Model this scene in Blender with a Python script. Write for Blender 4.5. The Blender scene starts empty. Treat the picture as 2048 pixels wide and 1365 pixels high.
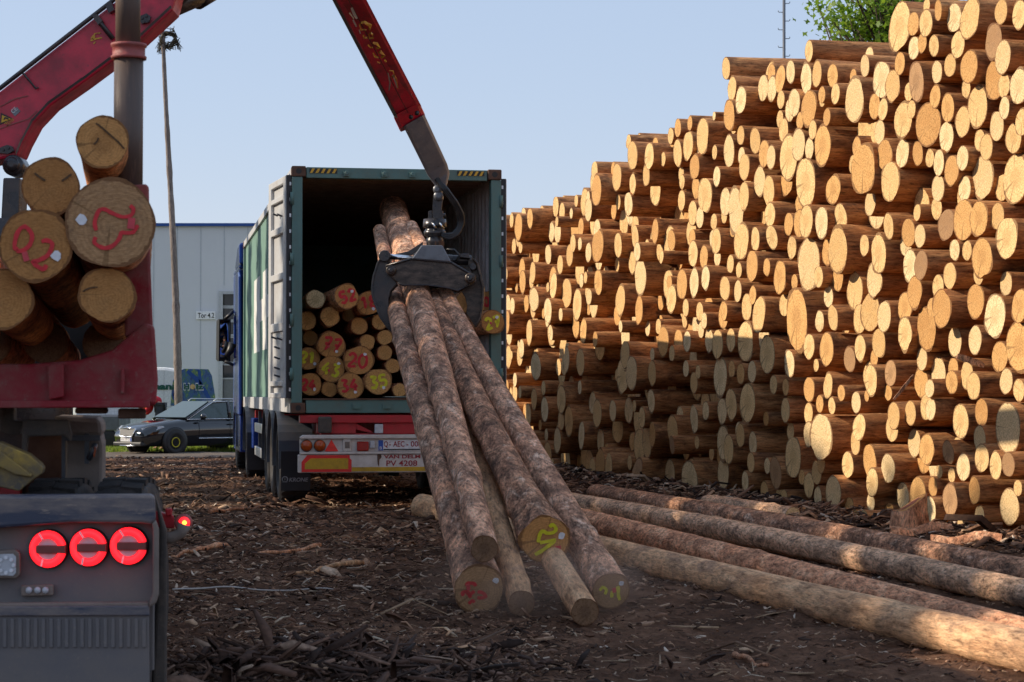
import bpy, math, random, numpy as np
from mathutils import Vector, Matrix, Euler
random.seed(5)
RNG = np.random.default_rng(11)
SC = bpy.context.scene
COL = SC.collection
# ---------------------------------------------------------------- camera
F, CU, CV, CAMH = 4200.0, 1024.0, 682.5, 1.35
TH = math.atan((790 - CV) / F)
FW = Vector((0, math.cos(TH), math.sin(TH))); UP = Vector((0, -math.sin(TH), math.cos(TH))); RT = Vector((1, 0, 0))
CAM = Vector((0, 0, CAMH))
cd = bpy.data.cameras.new('camera'); cam = bpy.data.objects.new('camera', cd); COL.objects.link(cam)
cd.sensor_width = 36; cd.lens = F / 2048 * 36; cd.clip_end = 3000; cd.clip_start = 0.1
cam.location = CAM; cam.rotation_euler = (math.pi / 2 + TH, 0, 0)
cd.dof.use_dof = True; cd.dof.focus_distance = 21.0; cd.dof.aperture_fstop = 9
SC.camera = cam
def W(u, v, Y):
    "point of the place that the photograph shows at (u, v), Y metres ahead"
    d = FW * F + RT * (u - CU) + UP * (CV - v)
    return CAM + d * (Y / d.y)
# ---------------------------------------------------------------- ground height
_gp = [(RNG.uniform(0, 6.28), RNG.uniform(.25, 1) * 2 ** (k * .45), RNG.uniform(0, 6.28)) for k in range(14)]
MOUNDS = [(-1.0, 9.6, .6, .45, .13), (-.75, 10.3, .5, .3, .07), (.75, 14.2, .6, .5, .05)]
def gh(x, y):
    x = np.asarray(x, float); y = np.asarray(y, float); z = np.zeros(np.broadcast(x, y).shape)
    for k, (a, f, p) in enumerate(_gp):
        z = z + np.sin((x * math.cos(a) + y * math.sin(a)) * f * 1.3 + p) * .011 / (1 + k * .16)
    for mx, my, sx, sy, h in MOUNDS:
        z = z + h * np.exp(-((x - mx) / sx) ** 2 - ((y - my) / sy) ** 2)
    for rx in (-.35, 1.35):
        xr = rx + (y - 9) * -.045; z = z - .035 * np.exp(-((x - xr) / .2) ** 2) * np.clip((16 - y) / 5, 0, 1) + .018 * np.exp(-((np.abs(x - xr) - .34) / .1) ** 2) * np.clip((16 - y) / 5, 0, 1)
    # bark heaped along the foot of the big pile
    dn = (x - 4.46) * -.979 + (y - 18.3) * -.205
    z = z + .13 * np.exp(-((dn - .25) / .8) ** 2) * (y > 8) * np.clip((42 - y) / 4, 0, 1)
    s = np.clip((y - 42) / 14, 0, 1); z = z - .28 * s * s * (3 - 2 * s)
    return z
def g1(x, y): return float(gh(x, y))
# ---------------------------------------------------------------- materials
def new_mat(name):
    m = bpy.data.materials.new(name); m.use_nodes = True
    nt = m.node_tree; b = nt.nodes['Principled BSDF']; return m, nt, b
def N(nt, t, **kw):
    n = nt.nodes.new(t)
    for k, v in kw.items():
        if k.startswith('i_'): n.inputs[k[2:].replace('_', ' ')].default_value = v
        else: setattr(n, k, v)
    return n
def ramp(nt, stops, interp='LINEAR'):
    r = N(nt, 'ShaderNodeValToRGB'); e = r.color_ramp.elements; r.color_ramp.interpolation = interp
    while len(e) < len(stops): e.new(.5)
    for k, (p, c) in enumerate(stops):
        e[k].position = p; e[k].color = (*c, 1) if len(c) == 3 else c
    return r
def mixc(nt, fac, a, b, mode='MIX'):
    m = N(nt, 'ShaderNodeMix', data_type='RGBA', blend_type=mode)
    L = nt.links
    for sock, v in ((m.inputs[0], fac), (m.inputs[6], a), (m.inputs[7], b)):
        if hasattr(v, 'is_output'): L.new(v, sock)
        else: sock.default_value = v if not isinstance(v, tuple) else ((*v, 1) if len(v) == 3 else v)
    return m.outputs[2]
def worn(name, base, dirt=(.09, .06, .045), rough=.5, metal=0, scale=6, amount=.45, bump=.15, spec=.4, coat=0, fine=40, stretch=(1, 1, 1)):
    "paint or metal with soft dirt and fine specks"
    m, nt, b = new_mat(name); L = nt.links
    tc = N(nt, 'ShaderNodeTexCoord'); mp = N(nt, 'ShaderNodeMapping'); mp.inputs['Scale'].default_value = stretch
    L.new(tc.outputs['Object'], mp.inputs['Vector'])
    n1 = N(nt, 'ShaderNodeTexNoise', i_Scale=scale, i_Detail=8.0, i_Roughness=.65); n2 = N(nt, 'ShaderNodeTexNoise', i_Scale=fine, i_Detail=4.0, i_Roughness=.7)
    L.new(mp.outputs[0], n1.inputs[0]); L.new(mp.outputs[0], n2.inputs[0])
    r1 = ramp(nt, [(.42, (0, 0, 0)), (.72, (amount,) * 3)]); L.new(n1.outputs[0], r1.inputs[0])
    r2 = ramp(nt, [(.58, (0, 0, 0)), (.72, (amount,) * 3)]); L.new(n2.outputs[0], r2.inputs[0])
    c1 = mixc(nt, r1.outputs[0], base, dirt); c2 = mixc(nt, r2.outputs[0], c1, dirt)
    L.new(c2, b.inputs['Base Color'])
    b.inputs['Roughness'].default_value = rough; b.inputs['Metallic'].default_value = metal; b.inputs['Specular IOR Level'].default_value = spec
    rr = ramp(nt, [(.35, (rough * .75,) * 3), (.7, (min(1, rough * 1.3),) * 3)]); L.new(n1.outputs[0], rr.inputs[0]); L.new(rr.outputs[0], b.inputs['Roughness'])
    b.inputs['Coat Weight'].default_value = coat
    if bump:
        bp = N(nt, 'ShaderNodeBump', i_Strength=bump, i_Distance=.01); L.new(n2.outputs[0], bp.inputs['Height']); L.new(bp.outputs[0], b.inputs['Normal'])
    return m
def plain(name, base, rough=.5, metal=0, emit=None, es=0, trans=0):
    m, nt, b = new_mat(name); L = nt.links
    tc = N(nt, 'ShaderNodeTexCoord'); n = N(nt, 'ShaderNodeTexNoise', i_Scale=25.0, i_Detail=4.0); L.new(tc.outputs['Object'], n.inputs[0])
    r = ramp(nt, [(.3, tuple(c * .82 for c in base)), (.7, tuple(min(1, c * 1.1) for c in base))]); L.new(n.outputs[0], r.inputs[0]); L.new(r.outputs[0], b.inputs['Base Color'])
    b.inputs['Roughness'].default_value = rough; b.inputs['Metallic'].default_value = metal; b.inputs['Transmission Weight'].default_value = trans
    if emit: b.inputs['Emission Color'].default_value = (*emit, 1); b.inputs['Emission Strength'].default_value = es
    return m
def bark(name, stops, patch=None, pscale=3, pamt=.8, scale=9, zs=.22, bump=.8, rough=.85, plo=.5, phi=.62, fine=.8, crack=.35, gain=1.0, grain=46.0, dark=None):
    "bark or peeled stem running along local Z"
    m, nt, b = new_mat(name); L = nt.links
    tc = N(nt, 'ShaderNodeTexCoord'); oi = N(nt, 'ShaderNodeObjectInfo')
    ad = N(nt, 'ShaderNodeVectorMath', operation='ADD'); sc = N(nt, 'ShaderNodeVectorMath', operation='SCALE'); sc.inputs[0].default_value = (13, 7, 31)
    L.new(oi.outputs['Random'], sc.inputs['Scale']); L.new(tc.outputs['Object'], ad.inputs[0]); L.new(sc.outputs[0], ad.inputs[1])
    mp = N(nt, 'ShaderNodeMapping'); mp.inputs['Scale'].default_value = (1, 1, zs); L.new(ad.outputs[0], mp.inputs['Vector'])
    n1 = N(nt, 'ShaderNodeTexNoise', i_Scale=scale, i_Detail=10.0, i_Roughness=.72, i_Distortion=.4); L.new(mp.outputs[0], n1.inputs[0])
    n3 = N(nt, 'ShaderNodeTexNoise', i_Scale=grain, i_Detail=5.0, i_Roughness=.75); L.new(mp.outputs[0], n3.inputs[0])
    def lift(cc): k = min(gain, .92 / max(cc)); return tuple(q * k for q in cc)
    stops = [(p, lift(cc)) for p, cc in stops]; patch = patch and lift(patch)
    r1 = ramp(nt, stops); L.new(n1.outputs[0], r1.inputs[0]); c = r1.outputs[0]
    if patch:
        mp2 = N(nt, 'ShaderNodeMapping'); mp2.inputs['Scale'].default_value = (1, 1, .45); L.new(ad.outputs[0], mp2.inputs['Vector'])
        n2 = N(nt, 'ShaderNodeTexNoise', i_Scale=pscale, i_Detail=9.0, i_Roughness=.7, i_Distortion=.8); L.new(mp2.outputs[0], n2.inputs[0])
        r2 = ramp(nt, [(plo, (0, 0, 0)), (phi, (pamt,) * 3)]); L.new(n2.outputs[0], r2.inputs[0])
        c = mixc(nt, r2.outputs[0], c, patch)
    if dark:
        mp4 = N(nt, 'ShaderNodeMapping'); mp4.inputs['Scale'].default_value = (1, 1, .5); L.new(ad.outputs[0], mp4.inputs['Vector']); n5 = N(nt, 'ShaderNodeTexNoise', i_Scale=4.5, i_Detail=12.0, i_Roughness=.82, i_Distortion=.5); L.new(mp4.outputs[0], n5.inputs[0])
        r5 = ramp(nt, [(.47, (0, 0, 0)), (.56, (dark,) * 3)]); L.new(n5.outputs[0], r5.inputs[0]); c = mixc(nt, r5.outputs[0], c, (.05, .034, .026))
    rf = ramp(nt, [(.35, (.13, .10, .085)), (.44, (.9, .88, .87)), (.57, (1.5, 1.47, 1.43))]); L.new(n3.outputs[0], rf.inputs[0])
    c = mixc(nt, fine, c, rf.outputs[0], 'MULTIPLY')
    mp3 = N(nt, 'ShaderNodeMapping'); mp3.inputs['Scale'].default_value = (1, 1, max(zs, .3)); wv = N(nt, 'ShaderNodeVectorMath', operation='SCALE'); wv.inputs['Scale'].default_value = .06; L.new(n3.outputs['Color'], wv.inputs[0]); wa = N(nt, 'ShaderNodeVectorMath', operation='ADD'); L.new(ad.outputs[0], wa.inputs[0]); L.new(wv.outputs[0], wa.inputs[1]); L.new(wa.outputs[0], mp3.inputs['Vector'])
    vo = N(nt, 'ShaderNodeTexVoronoi', feature='DISTANCE_TO_EDGE', i_Scale=scale * 2.2); L.new(mp3.outputs[0], vo.inputs['Vector']); rv = ramp(nt, [(.0, (.3, .28, .27)), (.07, (1, 1, 1))]); L.new(vo.outputs['Distance'], rv.inputs[0]); c = mixc(nt, crack, c, rv.outputs[0], 'MULTIPLY')
    L.new(c, b.inputs['Base Color']); b.inputs['Roughness'].default_value = rough; b.inputs['Specular IOR Level'].default_value = .25
    add = N(nt, 'ShaderNodeMath', operation='MULTIPLY_ADD'); add.inputs[1].default_value = .4; L.new(n3.outputs[0], add.inputs[0]); L.new(n1.outputs[0], add.inputs[2])
    bp = N(nt, 'ShaderNodeBump', i_Strength=bump, i_Distance=.03); L.new(add.outputs[0], bp.inputs['Height']); L.new(bp.outputs[0], b.inputs['Normal'])
    return m
def cutwood(name, light, dark, ring=.35, stain=(.2, .12, .06), stain_amt=.35, speck=.8):
    "sawn end: year rings from the UV centre, saw marks, radial checks and smudges"
    m, nt, b = new_mat(name); L = nt.links
    uv = N(nt, 'ShaderNodeUVMap', uv_map='UVMap'); oi = N(nt, 'ShaderNodeObjectInfo'); tc = N(nt, 'ShaderNodeTexCoord')
    nz = N(nt, 'ShaderNodeTexNoise', i_Scale=2.2, i_Detail=3.0); L.new(uv.outputs[0], nz.inputs[0])
    mv = N(nt, 'ShaderNodeVectorMath', operation='SCALE'); mv.inputs['Scale'].default_value = .22; L.new(nz.outputs['Color'], mv.inputs[0])
    av = N(nt, 'ShaderNodeVectorMath', operation='ADD'); L.new(uv.outputs[0], av.inputs[0]); L.new(mv.outputs[0], av.inputs[1])
    ln = N(nt, 'ShaderNodeVectorMath', operation='LENGTH'); L.new(av.outputs[0], ln.inputs[0])
    mu = N(nt, 'ShaderNodeMath', operation='MULTIPLY'); mu.inputs[1].default_value = 62; L.new(ln.outputs['Value'], mu.inputs[0])
    sn = N(nt, 'ShaderNodeMath', operation='SINE'); L.new(mu.outputs[0], sn.inputs[0])
    rr = ramp(nt, [(0, (0, 0, 0)), (1, (ring,) * 3)]); mr = N(nt, 'ShaderNodeMapRange'); mr.inputs[1].default_value = -.6; L.new(sn.outputs[0], mr.inputs[0]); L.new(mr.outputs[0], rr.inputs[0])
    # per-log tone and heartwood
    n2 = N(nt, 'ShaderNodeTexNoise', i_Scale=5.0, i_Detail=7.0, i_Roughness=.7); L.new(tc.outputs['Object'], n2.inputs[0])
    rn = N(nt, 'ShaderNodeMath', operation='MULTIPLY_ADD'); rn.inputs[1].default_value = .55; L.new(oi.outputs['Random'], rn.inputs[0]); L.new(n2.outputs[0], rn.inputs[2])
    r0 = ramp(nt, [(.35, dark), (1.0, light)]); L.new(rn.outputs[0], r0.inputs[0])
    c = mixc(nt, rr.outputs[0], r0.outputs[0], tuple(x * .62 for x in dark))
    # saw marks
    mp = N(nt, 'ShaderNodeMapping'); mp.inputs['Scale'].default_value = (2, 26, 2); mp.inputs['Rotation'].default_value = (0, 0, .5); L.new(uv.outputs[0], mp.inputs['Vector'])
    n4 = N(nt, 'ShaderNodeTexNoise', i_Scale=2.6, i_Detail=5.0); L.new(mp.outputs[0], n4.inputs[0])
    r4 = ramp(nt, [(.32, (.62, .56, .48)), (.5, (.95, .94, .92)), (.68, (1.12, 1.12, 1.12))]); L.new(n4.outputs[0], r4.inputs[0]); c = mixc(nt, .8, c, r4.outputs[0], 'MULTIPLY')
    # smudges
    n5 = N(nt, 'ShaderNodeTexNoise', i_Scale=9.0, i_Detail=9.0, i_Roughness=.75); L.new(tc.outputs['Object'], n5.inputs[0])
    r5 = ramp(nt, [(.5, (0, 0, 0)), (.75, (stain_amt,) * 3)]); L.new(n5.outputs[0], r5.inputs[0]); c = mixc(nt, r5.outputs[0], c, stain)
    # rim of bark and radial checks
    mpr = N(nt, 'ShaderNodeMapping'); mpr.inputs['Scale'].default_value = (1, 1, 1); L.new(av.outputs[0], mpr.inputs['Vector'])
    sp = N(nt, 'ShaderNodeSeparateXYZ'); L.new(uv.outputs[0], sp.inputs[0]); at = N(nt, 'ShaderNodeMath', operation='ARCTAN2'); L.new(sp.outputs[0], at.inputs[0]); L.new(sp.outputs[1], at.inputs[1])
    ad = N(nt, 'ShaderNodeMath', operation='MULTIPLY_ADD'); ad.inputs[1].default_value = 3.0; L.new(oi.outputs['Random'], ad.inputs[0]); L.new(at.outputs[0], ad.inputs[2])
    n6 = N(nt, 'ShaderNodeTexNoise', noise_dimensions='1D', i_Scale=3.0, i_Detail=3.0); L.new(ad.outputs[0], n6.inputs['W'])
    r6 = ramp(nt, [(.655, (0, 0, 0)), (.68, (.55,) * 3)]); L.new(n6.outputs[0], r6.inputs[0]); c = mixc(nt, r6.outputs[0], c, (.16, .085, .035))
    rl = N(nt, 'ShaderNodeVectorMath', operation='LENGTH'); L.new(uv.outputs[0], rl.inputs[0])
    n8 = N(nt, 'ShaderNodeTexNoise', i_Scale=7.0, i_Detail=4.0); L.new(uv.outputs[0], n8.inputs[0]); ra = N(nt, 'ShaderNodeMath', operation='MULTIPLY_ADD'); ra.inputs[1].default_value = .16; L.new(n8.outputs[0], ra.inputs[0]); L.new(rl.outputs['Value'], ra.inputs[2])
    r8 = ramp(nt, [(.985, (0, 0, 0)), (1.0, (.75,) * 3)]); sb = N(nt, 'ShaderNodeMath', operation='SUBTRACT'); sb.inputs[1].default_value = .02; L.new(ra.outputs[0], sb.inputs[0]); L.new(sb.outputs[0], r8.inputs[0]); c = mixc(nt, r8.outputs[0], c, (.15, .065, .028))
    hr = N(nt, 'ShaderNodeMapRange', interpolation_type='SMOOTHSTEP'); hr.inputs[1].default_value = .62; hr.inputs[2].default_value = .38; hr.inputs[4].default_value = .42; L.new(ra.outputs[0], hr.inputs[0]); hm = N(nt, 'ShaderNodeMath', operation='MULTIPLY'); gt = N(nt, 'ShaderNodeMath', operation='GREATER_THAN'); gt.inputs[1].default_value = .55; L.new(oi.outputs['Random'], gt.inputs[0]); L.new(gt.outputs[0], hm.inputs[0]); L.new(hr.outputs[0], hm.inputs[1]); c = mixc(nt, hm.outputs[0], c, tuple(x * .8 for x in dark))
    n7 = N(nt, 'ShaderNodeTexNoise', i_Scale=55.0, i_Detail=3.0, i_Roughness=.7); L.new(tc.outputs['Object'], n7.inputs[0]); r7 = ramp(nt, [(.36, (.6, .53, .44)), (.5, (1, 1, 1)), (.66, (1.12, 1.12, 1.12))]); L.new(n7.outputs[0], r7.inputs[0]); c = mixc(nt, speck, c, r7.outputs[0], 'MULTIPLY')
    L.new(c, b.inputs['Base Color']); b.inputs['Roughness'].default_value = .8; b.inputs['Specular IOR Level'].default_value = .2
    bp = N(nt, 'ShaderNodeBump', i_Strength=.35, i_Distance=.01); L.new(n4.outputs[0], bp.inputs['Height']); L.new(bp.outputs[0], b.inputs['Normal'])
    return m
M = {}
M['bark_pile'] = bark('red_brown_bark', [(.25, (.15, .055, .021)), (.46, (.44, .19, .072)), (.62, (.60, .31, .13)), (.8, (.64, .42, .24))], patch=(.12, .052, .028), pscale=4, pamt=.75, fine=.7, crack=.15, gain=.85, scale=8, zs=.16)
M['bark_grey'] = bark('grey_brown_bark', [(.28, (.03, .016, .011)), (.46, (.16, .082, .05)), (.62, (.36, .20, .125)), (.8, (.54, .36, .255))], patch=(.46, .32, .235), pscale=8, pamt=.85, scale=11, zs=.4, bump=1.4, plo=.53, phi=.63, fine=.85, crack=.25, gain=2.9, dark=.6)
M['bark_dark'] = bark('dark_scaly_bark', [(.25, (.022, .013, .01)), (.48, (.17, .085, .05)), (.65, (.34, .19, .115)), (.85, (.5, .33, .23))], patch=(.54, .39, .29), pscale=8, pamt=.75, scale=13, zs=.55, bump=1.6, plo=.55, phi=.65, fine=.9, crack=.4, gain=2.8, dark=.7)
M['bark_tan'] = bark('peeled_tan_stem', [(.25, (.13, .07, .04)), (.45, (.36, .2, .105)), (.65, (.52, .33, .19)), (.85, (.62, .45, .3))], patch=(.2, .12, .08), pscale=6, pamt=.75, scale=8, zs=.2, bump=.9, plo=.54, phi=.64, fine=.6, crack=.1, gain=1.6, dark=.4)
M['bark_pale'] = bark('pale_flaky_bark', [(.25, (.07, .045, .03)), (.45, (.28, .17, .105)), (.62, (.45, .30, .2)), (.85, (.58, .44, .32))], patch=(.09, .058, .042), pscale=9, pamt=.85, scale=15, zs=.4, bump=1.4, plo=.52, phi=.62, fine=.8, crack=.35, gain=2.7, dark=.45)
M['bark_rust'] = bark('rusty_bark', [(.25, (.03, .016, .012)), (.46, (.22, .10, .054)), (.62, (.38, .195, .11)), (.85, (.5, .32, .21))], patch=(.5, .3, .185), pscale=8, pamt=.75, scale=13, zs=.35, bump=1.3, fine=.85, crack=.3, gain=2.7, dark=.4)
M['bark_orange'] = bark('orange_flaky_bark', [(.25, (.06, .022, .008)), (.45, (.24, .09, .03)), (.62, (.42, .18, .065)), (.85, (.58, .33, .16))], scale=9, zs=.5, bump=1.0, gain=1.6)
M['cut_gold'] = cutwood('golden_cut_wood', (.86, .60, .29), (.62, .37, .145), ring=.22, stain_amt=.55)
M['cut_pale'] = cutwood('pale_cut_wood', (.88, .68, .39), (.68, .46, .22), ring=.2, stain_amt=.5)
M['cut_amber'] = cutwood('amber_cut_wood', (.78, .46, .18), (.52, .27, .095), ring=.25, stain_amt=.4)
M['cut_grey'] = cutwood('weathered_cut_wood', (.54, .32, .16), (.32, .18, .088), ring=.25, stain=(.06, .045, .04), stain_amt=.6, speck=.35)
M['cut_brown'] = cutwood('dull_brown_cut_wood', (.62, .32, .115), (.38, .175, .058), ring=.22, stain=(.07, .045, .03), stain_amt=.5, speck=.35)
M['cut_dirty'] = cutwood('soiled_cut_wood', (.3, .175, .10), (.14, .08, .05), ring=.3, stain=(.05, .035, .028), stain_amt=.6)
M['paint_red'] = plain('red_marking_paint', (.62, .02, .03), .6)
M['paint_yellow'] = plain('yellow_marking_paint', (.66, .62, .02), .6)
M['crack'] = plain('dark_crack', (.10, .055, .026), .9)
M['pale_stick'] = plain('peeled_pale_wood', (.55, .5, .46), .7)
M['tag_white'] = plain('white_tag', (.75, .76, .8), .6)
M['tag_red'] = plain('red_tag', (.6, .05, .07), .5)
M['teal'] = worn('teal_container_paint', (.095, .19, .175), (.14, .085, .055), .55, scale=3, amount=.35, fine=30)
M['teal_light'] = worn('pale_green_container_paint', (.17, .30, .245), (.085, .125, .11), .5, scale=2, amount=.25, fine=25, stretch=(1, 1, .15))
M['white_paint'] = worn('white_patch_paint', (.72, .73, .70), (.35, .33, .3), .5, scale=4, amount=.3)
M['door_grey'] = worn('grey_door_paint', (.46, .47, .48), (.2, .15, .12), .5, scale=4, amount=.35)
M['inner_grey'] = worn('scuffed_grey_inner_steel', (.5, .51, .53), (.2, .16, .135), .6, scale=2.5, amount=.7, fine=18)
M['ceiling'] = worn('dusty_brown_roof_steel', (.34, .25, .2), (.12, .085, .065), .75, scale=5, amount=.6)
M['rust'] = worn('rusty_brown_steel', (.12, .062, .04), (.05, .03, .022), .8, scale=8, amount=.6, bump=.4)
M['floor_wood'] = worn('worn_plank_floor', (.14, .09, .055), (.04, .03, .02), .8, scale=5, amount=.6, bump=.4)
M['red_steel'] = worn('red_chassis_paint', (.45, .018, .025), (.15, .06, .045), .5, scale=6, amount=.4)
M['red_crane'] = worn('red_crane_paint', (.58, .016, .05), (.15, .03, .04), .38, scale=5, amount=.75, fine=22, bump=.1, spec=.5)
M['red_bunk'] = worn('dusty_red_bunk_paint', (.26, .010, .02), (.24, .135, .115), .65, scale=7, amount=.75, fine=30, bump=.3)
M['pink_red'] = worn('faded_red_paint', (.31, .07, .065), (.17, .1, .085), .6, scale=14, amount=.6, bump=.3)
M['black_steel'] = worn('black_oily_steel', (.028, .028, .033), (.15, .11, .09), .3, metal=.3, scale=7, amount=.4, spec=.5)
M['brown_steel'] = worn('scraped_brown_steel', (.028, .02, .017), (.24, .175, .135), .36, metal=.35, scale=9, amount=.55, fine=34, spec=.5, stretch=(1, 1, 2.5))
M['grey_steel'] = worn('grey_steel', (.16, .17, .19), (.06, .05, .045), .4, metal=.4, scale=8, amount=.4)
M['dark_grey'] = worn('charcoal_paint', (.062, .07, .088), (.15, .12, .1), .4, scale=5, amount=.35)
M['chrome'] = plain('polished_steel', (.75, .77, .8), .18, 1)
M['silver'] = worn('bare_aluminium', (.62, .63, .65), (.3, .29, .28), .35, metal=.6, scale=5, amount=.25)
M['rubber'] = worn('black_rubber', (.018, .018, .02), (.09, .07, .058), .75, scale=6, amount=.45, bump=.3)
M['flap'] = worn('black_flap', (.012, .013, .017), (.05, .04, .035), .55, scale=5, amount=.3)
M['boom_grey'] = worn('scraped_grey_boom', (.21, .23, .28), (.4, .41, .44), .35, metal=.3, scale=6, amount=.5, fine=20)
M['mud'] = worn('mud_covered_grey_steel', (.22, .175, .15), (.1, .085, .075), .85, scale=4, amount=.5, fine=70, bump=.25)
M['mud_panel'] = worn('dusty_tail_panel', (.145, .135, .14), (.26, .21, .175), .7, scale=3, amount=.5, fine=50, bump=.1)
M['mud_dark'] = worn('dark_muddy_steel', (.06, .05, .045), (.18, .14, .11), .8, scale=9, amount=.55, bump=.4)
M['blue_lip'] = worn('scraped_blue_grey_edge', (.045, .055, .09), (.34, .27, .22), .55, scale=6, amount=.85, fine=26, stretch=(.4, 1, 1.8))
M['yellow_worn'] = worn('worn_yellow_paint', (.085, .07, .055), (.46, .30, .05), .6, scale=7, amount=.7, fine=12)
M['lamp_on'] = plain('lit_red_lamp', (.8, .02, .02), .35, emit=(1, .012, .02), es=1.5)
M['lamp_core'] = plain('lit_orange_core', (.9, .3, .02), .35, emit=(1, .3, .03), es=4)
M['lamp_off'] = plain('red_lens', (.34, .012, .01), .15)
M['lamp_amber'] = plain('amber_red_lens', (.38, .065, .012), .15)
M['lamp_white'] = plain('pale_lamp_lens', (.5, .52, .56), .15)
M['refl_red'] = plain('red_reflector', (.8, .03, .02), .35)
M['lamp_dark'] = plain('dull_red_lens_bar', (.22, .05, .045), .3)
M['white_worn'] = worn('chipped_white_paint', (.62, .57, .53), (.15, .08, .05), .55, scale=5, amount=.4, fine=18)
M['yellow'] = worn('worn_yellow_strip', (.52, .31, .015), (.12, .08, .04), .55, scale=7, amount=.45)
M['red_strip'] = worn('red_reflective_strip', (.72, .025, .02), (.2, .06, .05), .45, scale=7, amount=.3)
M['hazard_yellow'] = worn('hazard_yellow', (.66, .38, .03), (.2, .12, .05), .5, scale=8, amount=.35)
M['black_paint'] = plain('black_paint', (.012, .012, .013), .5)
M['text_red'] = plain('dark_red_lettering', (.30, .012, .02), .5)
M['text_dark'] = plain('dark_lettering', (.018, .018, .022), .5)
M['text_grey'] = plain('grey_lettering', (.26, .27, .29), .5)
M['text_green'] = plain('green_lettering', (.0, .085, .055), .4)
M['text_yellow'] = worn('worn_yellow_lettering', (.62, .36, .03), (.3, .03, .035), .5, scale=30, amount=.9, fine=60)
M['eu_blue'] = plain('blue_plate_band', (.02, .08, .38), .4)
M['plate'] = plain('number_plate', (.7, .7, .71), .4)
M['sign_white'] = plain('white_sign_board', (.85, .85, .86), .5)
M['hall'] = worn('pale_grey_sheet_cladding', (.62, .63, .66), (.57, .58, .61), .5, scale=.6, amount=.5, fine=3, bump=0)
M['hall_joint'] = plain('cladding_joint', (.44, .47, .51), .6)
M['hall_blue'] = plain('blue_roof_trim', (.012, .07, .30), .45)
M['gate_frame'] = plain('light_grey_gate_frame', (.46, .47, .49), .4)
M['gate_grey'] = plain('grey_gate_panel', (.20, .205, .215), .4)
M['glass_dark'] = plain('dark_window_glass', (.02, .022, .026), .06)
M['glass_car'] = plain('reflective_car_glass', (.07, .10, .10), .03)
M['car_black'] = plain('black_car_paint', (.006, .007, .011), .07); M['car_black'].node_tree.nodes['Principled BSDF'].inputs['Coat Weight'].default_value = 1
M['car_white'] = plain('white_van_paint', (.74, .76, .77), .25)
M['car_silver'] = plain('pale_car_paint', (.62, .68, .64), .2)
M['trim_black'] = plain('black_plastic', (.014, .014, .016), .45)
M['cab_blue'] = plain('blue_cab_paint', (.008, .035, .20), .2)
M['rim_yellow'] = plain('yellow_rim_edge', (.6, .5, .02), .5)
M['skin'] = plain('skin', (.55, .26, .17), .5)
M['hair'] = plain('brown_hair', (.06, .03, .018), .7)
M['cloth_red'] = plain('red_jacket_cloth', (.55, .015, .03), .8)
M['cloth_dark'] = plain('dark_jacket_cloth', (.05, .055, .06), .85)
M['cloth_blue'] = plain('blue_work_cloth', (.03, .2, .5), .85)
M['hivis'] = plain('yellow_hivis_cloth', (.62, .7, .05), .7)
M['pole_wood'] = bark('grey_peeled_pole', [(.3, (.11, .095, .088)), (.55, (.22, .185, .17)), (.8, (.34, .28, .245))], scale=6, zs=.1, bump=.3)
M['twig'] = plain('dry_twigs', (.055, .045, .028), .9)
M['trunk'] = bark('tree_trunk_bark', [(.3, (.03, .022, .016)), (.7, (.12, .09, .065))], scale=5, zs=.3)
def mk_leaf(name, a, b_):
    m, nt, b = new_mat(name); L = nt.links
    g = N(nt, 'ShaderNodeNewGeometry'); r = ramp(nt, [(0, a), (1, b_)]); L.new(g.outputs['Random Per Island'], r.inputs[0]); L.new(r.outputs[0], b.inputs['Base Color'])
    b.inputs['Roughness'].default_value = .5
    t = N(nt, 'ShaderNodeBsdfTranslucent'); L.new(r.outputs[0], t.inputs['Color']); mx = N(nt, 'ShaderNodeMixShader'); mx.inputs[0].default_value = .45
    L.new(b.outputs[0], mx.inputs[1]); L.new(t.outputs[0], mx.inputs[2]); L.new(mx.outputs[0], nt.nodes['Material Output'].inputs['Surface'])
    return m
M['leaf'] = mk_leaf('maple_leaf', (.09, .2, .015), (.28, .4, .035))
M['leaf_dark'] = mk_leaf('woods_leaf', (.03, .07, .01), (.08, .13, .02))
M['grass'] = mk_leaf('grass_blade', (.12, .2, .02), (.3, .36, .05))
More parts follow.
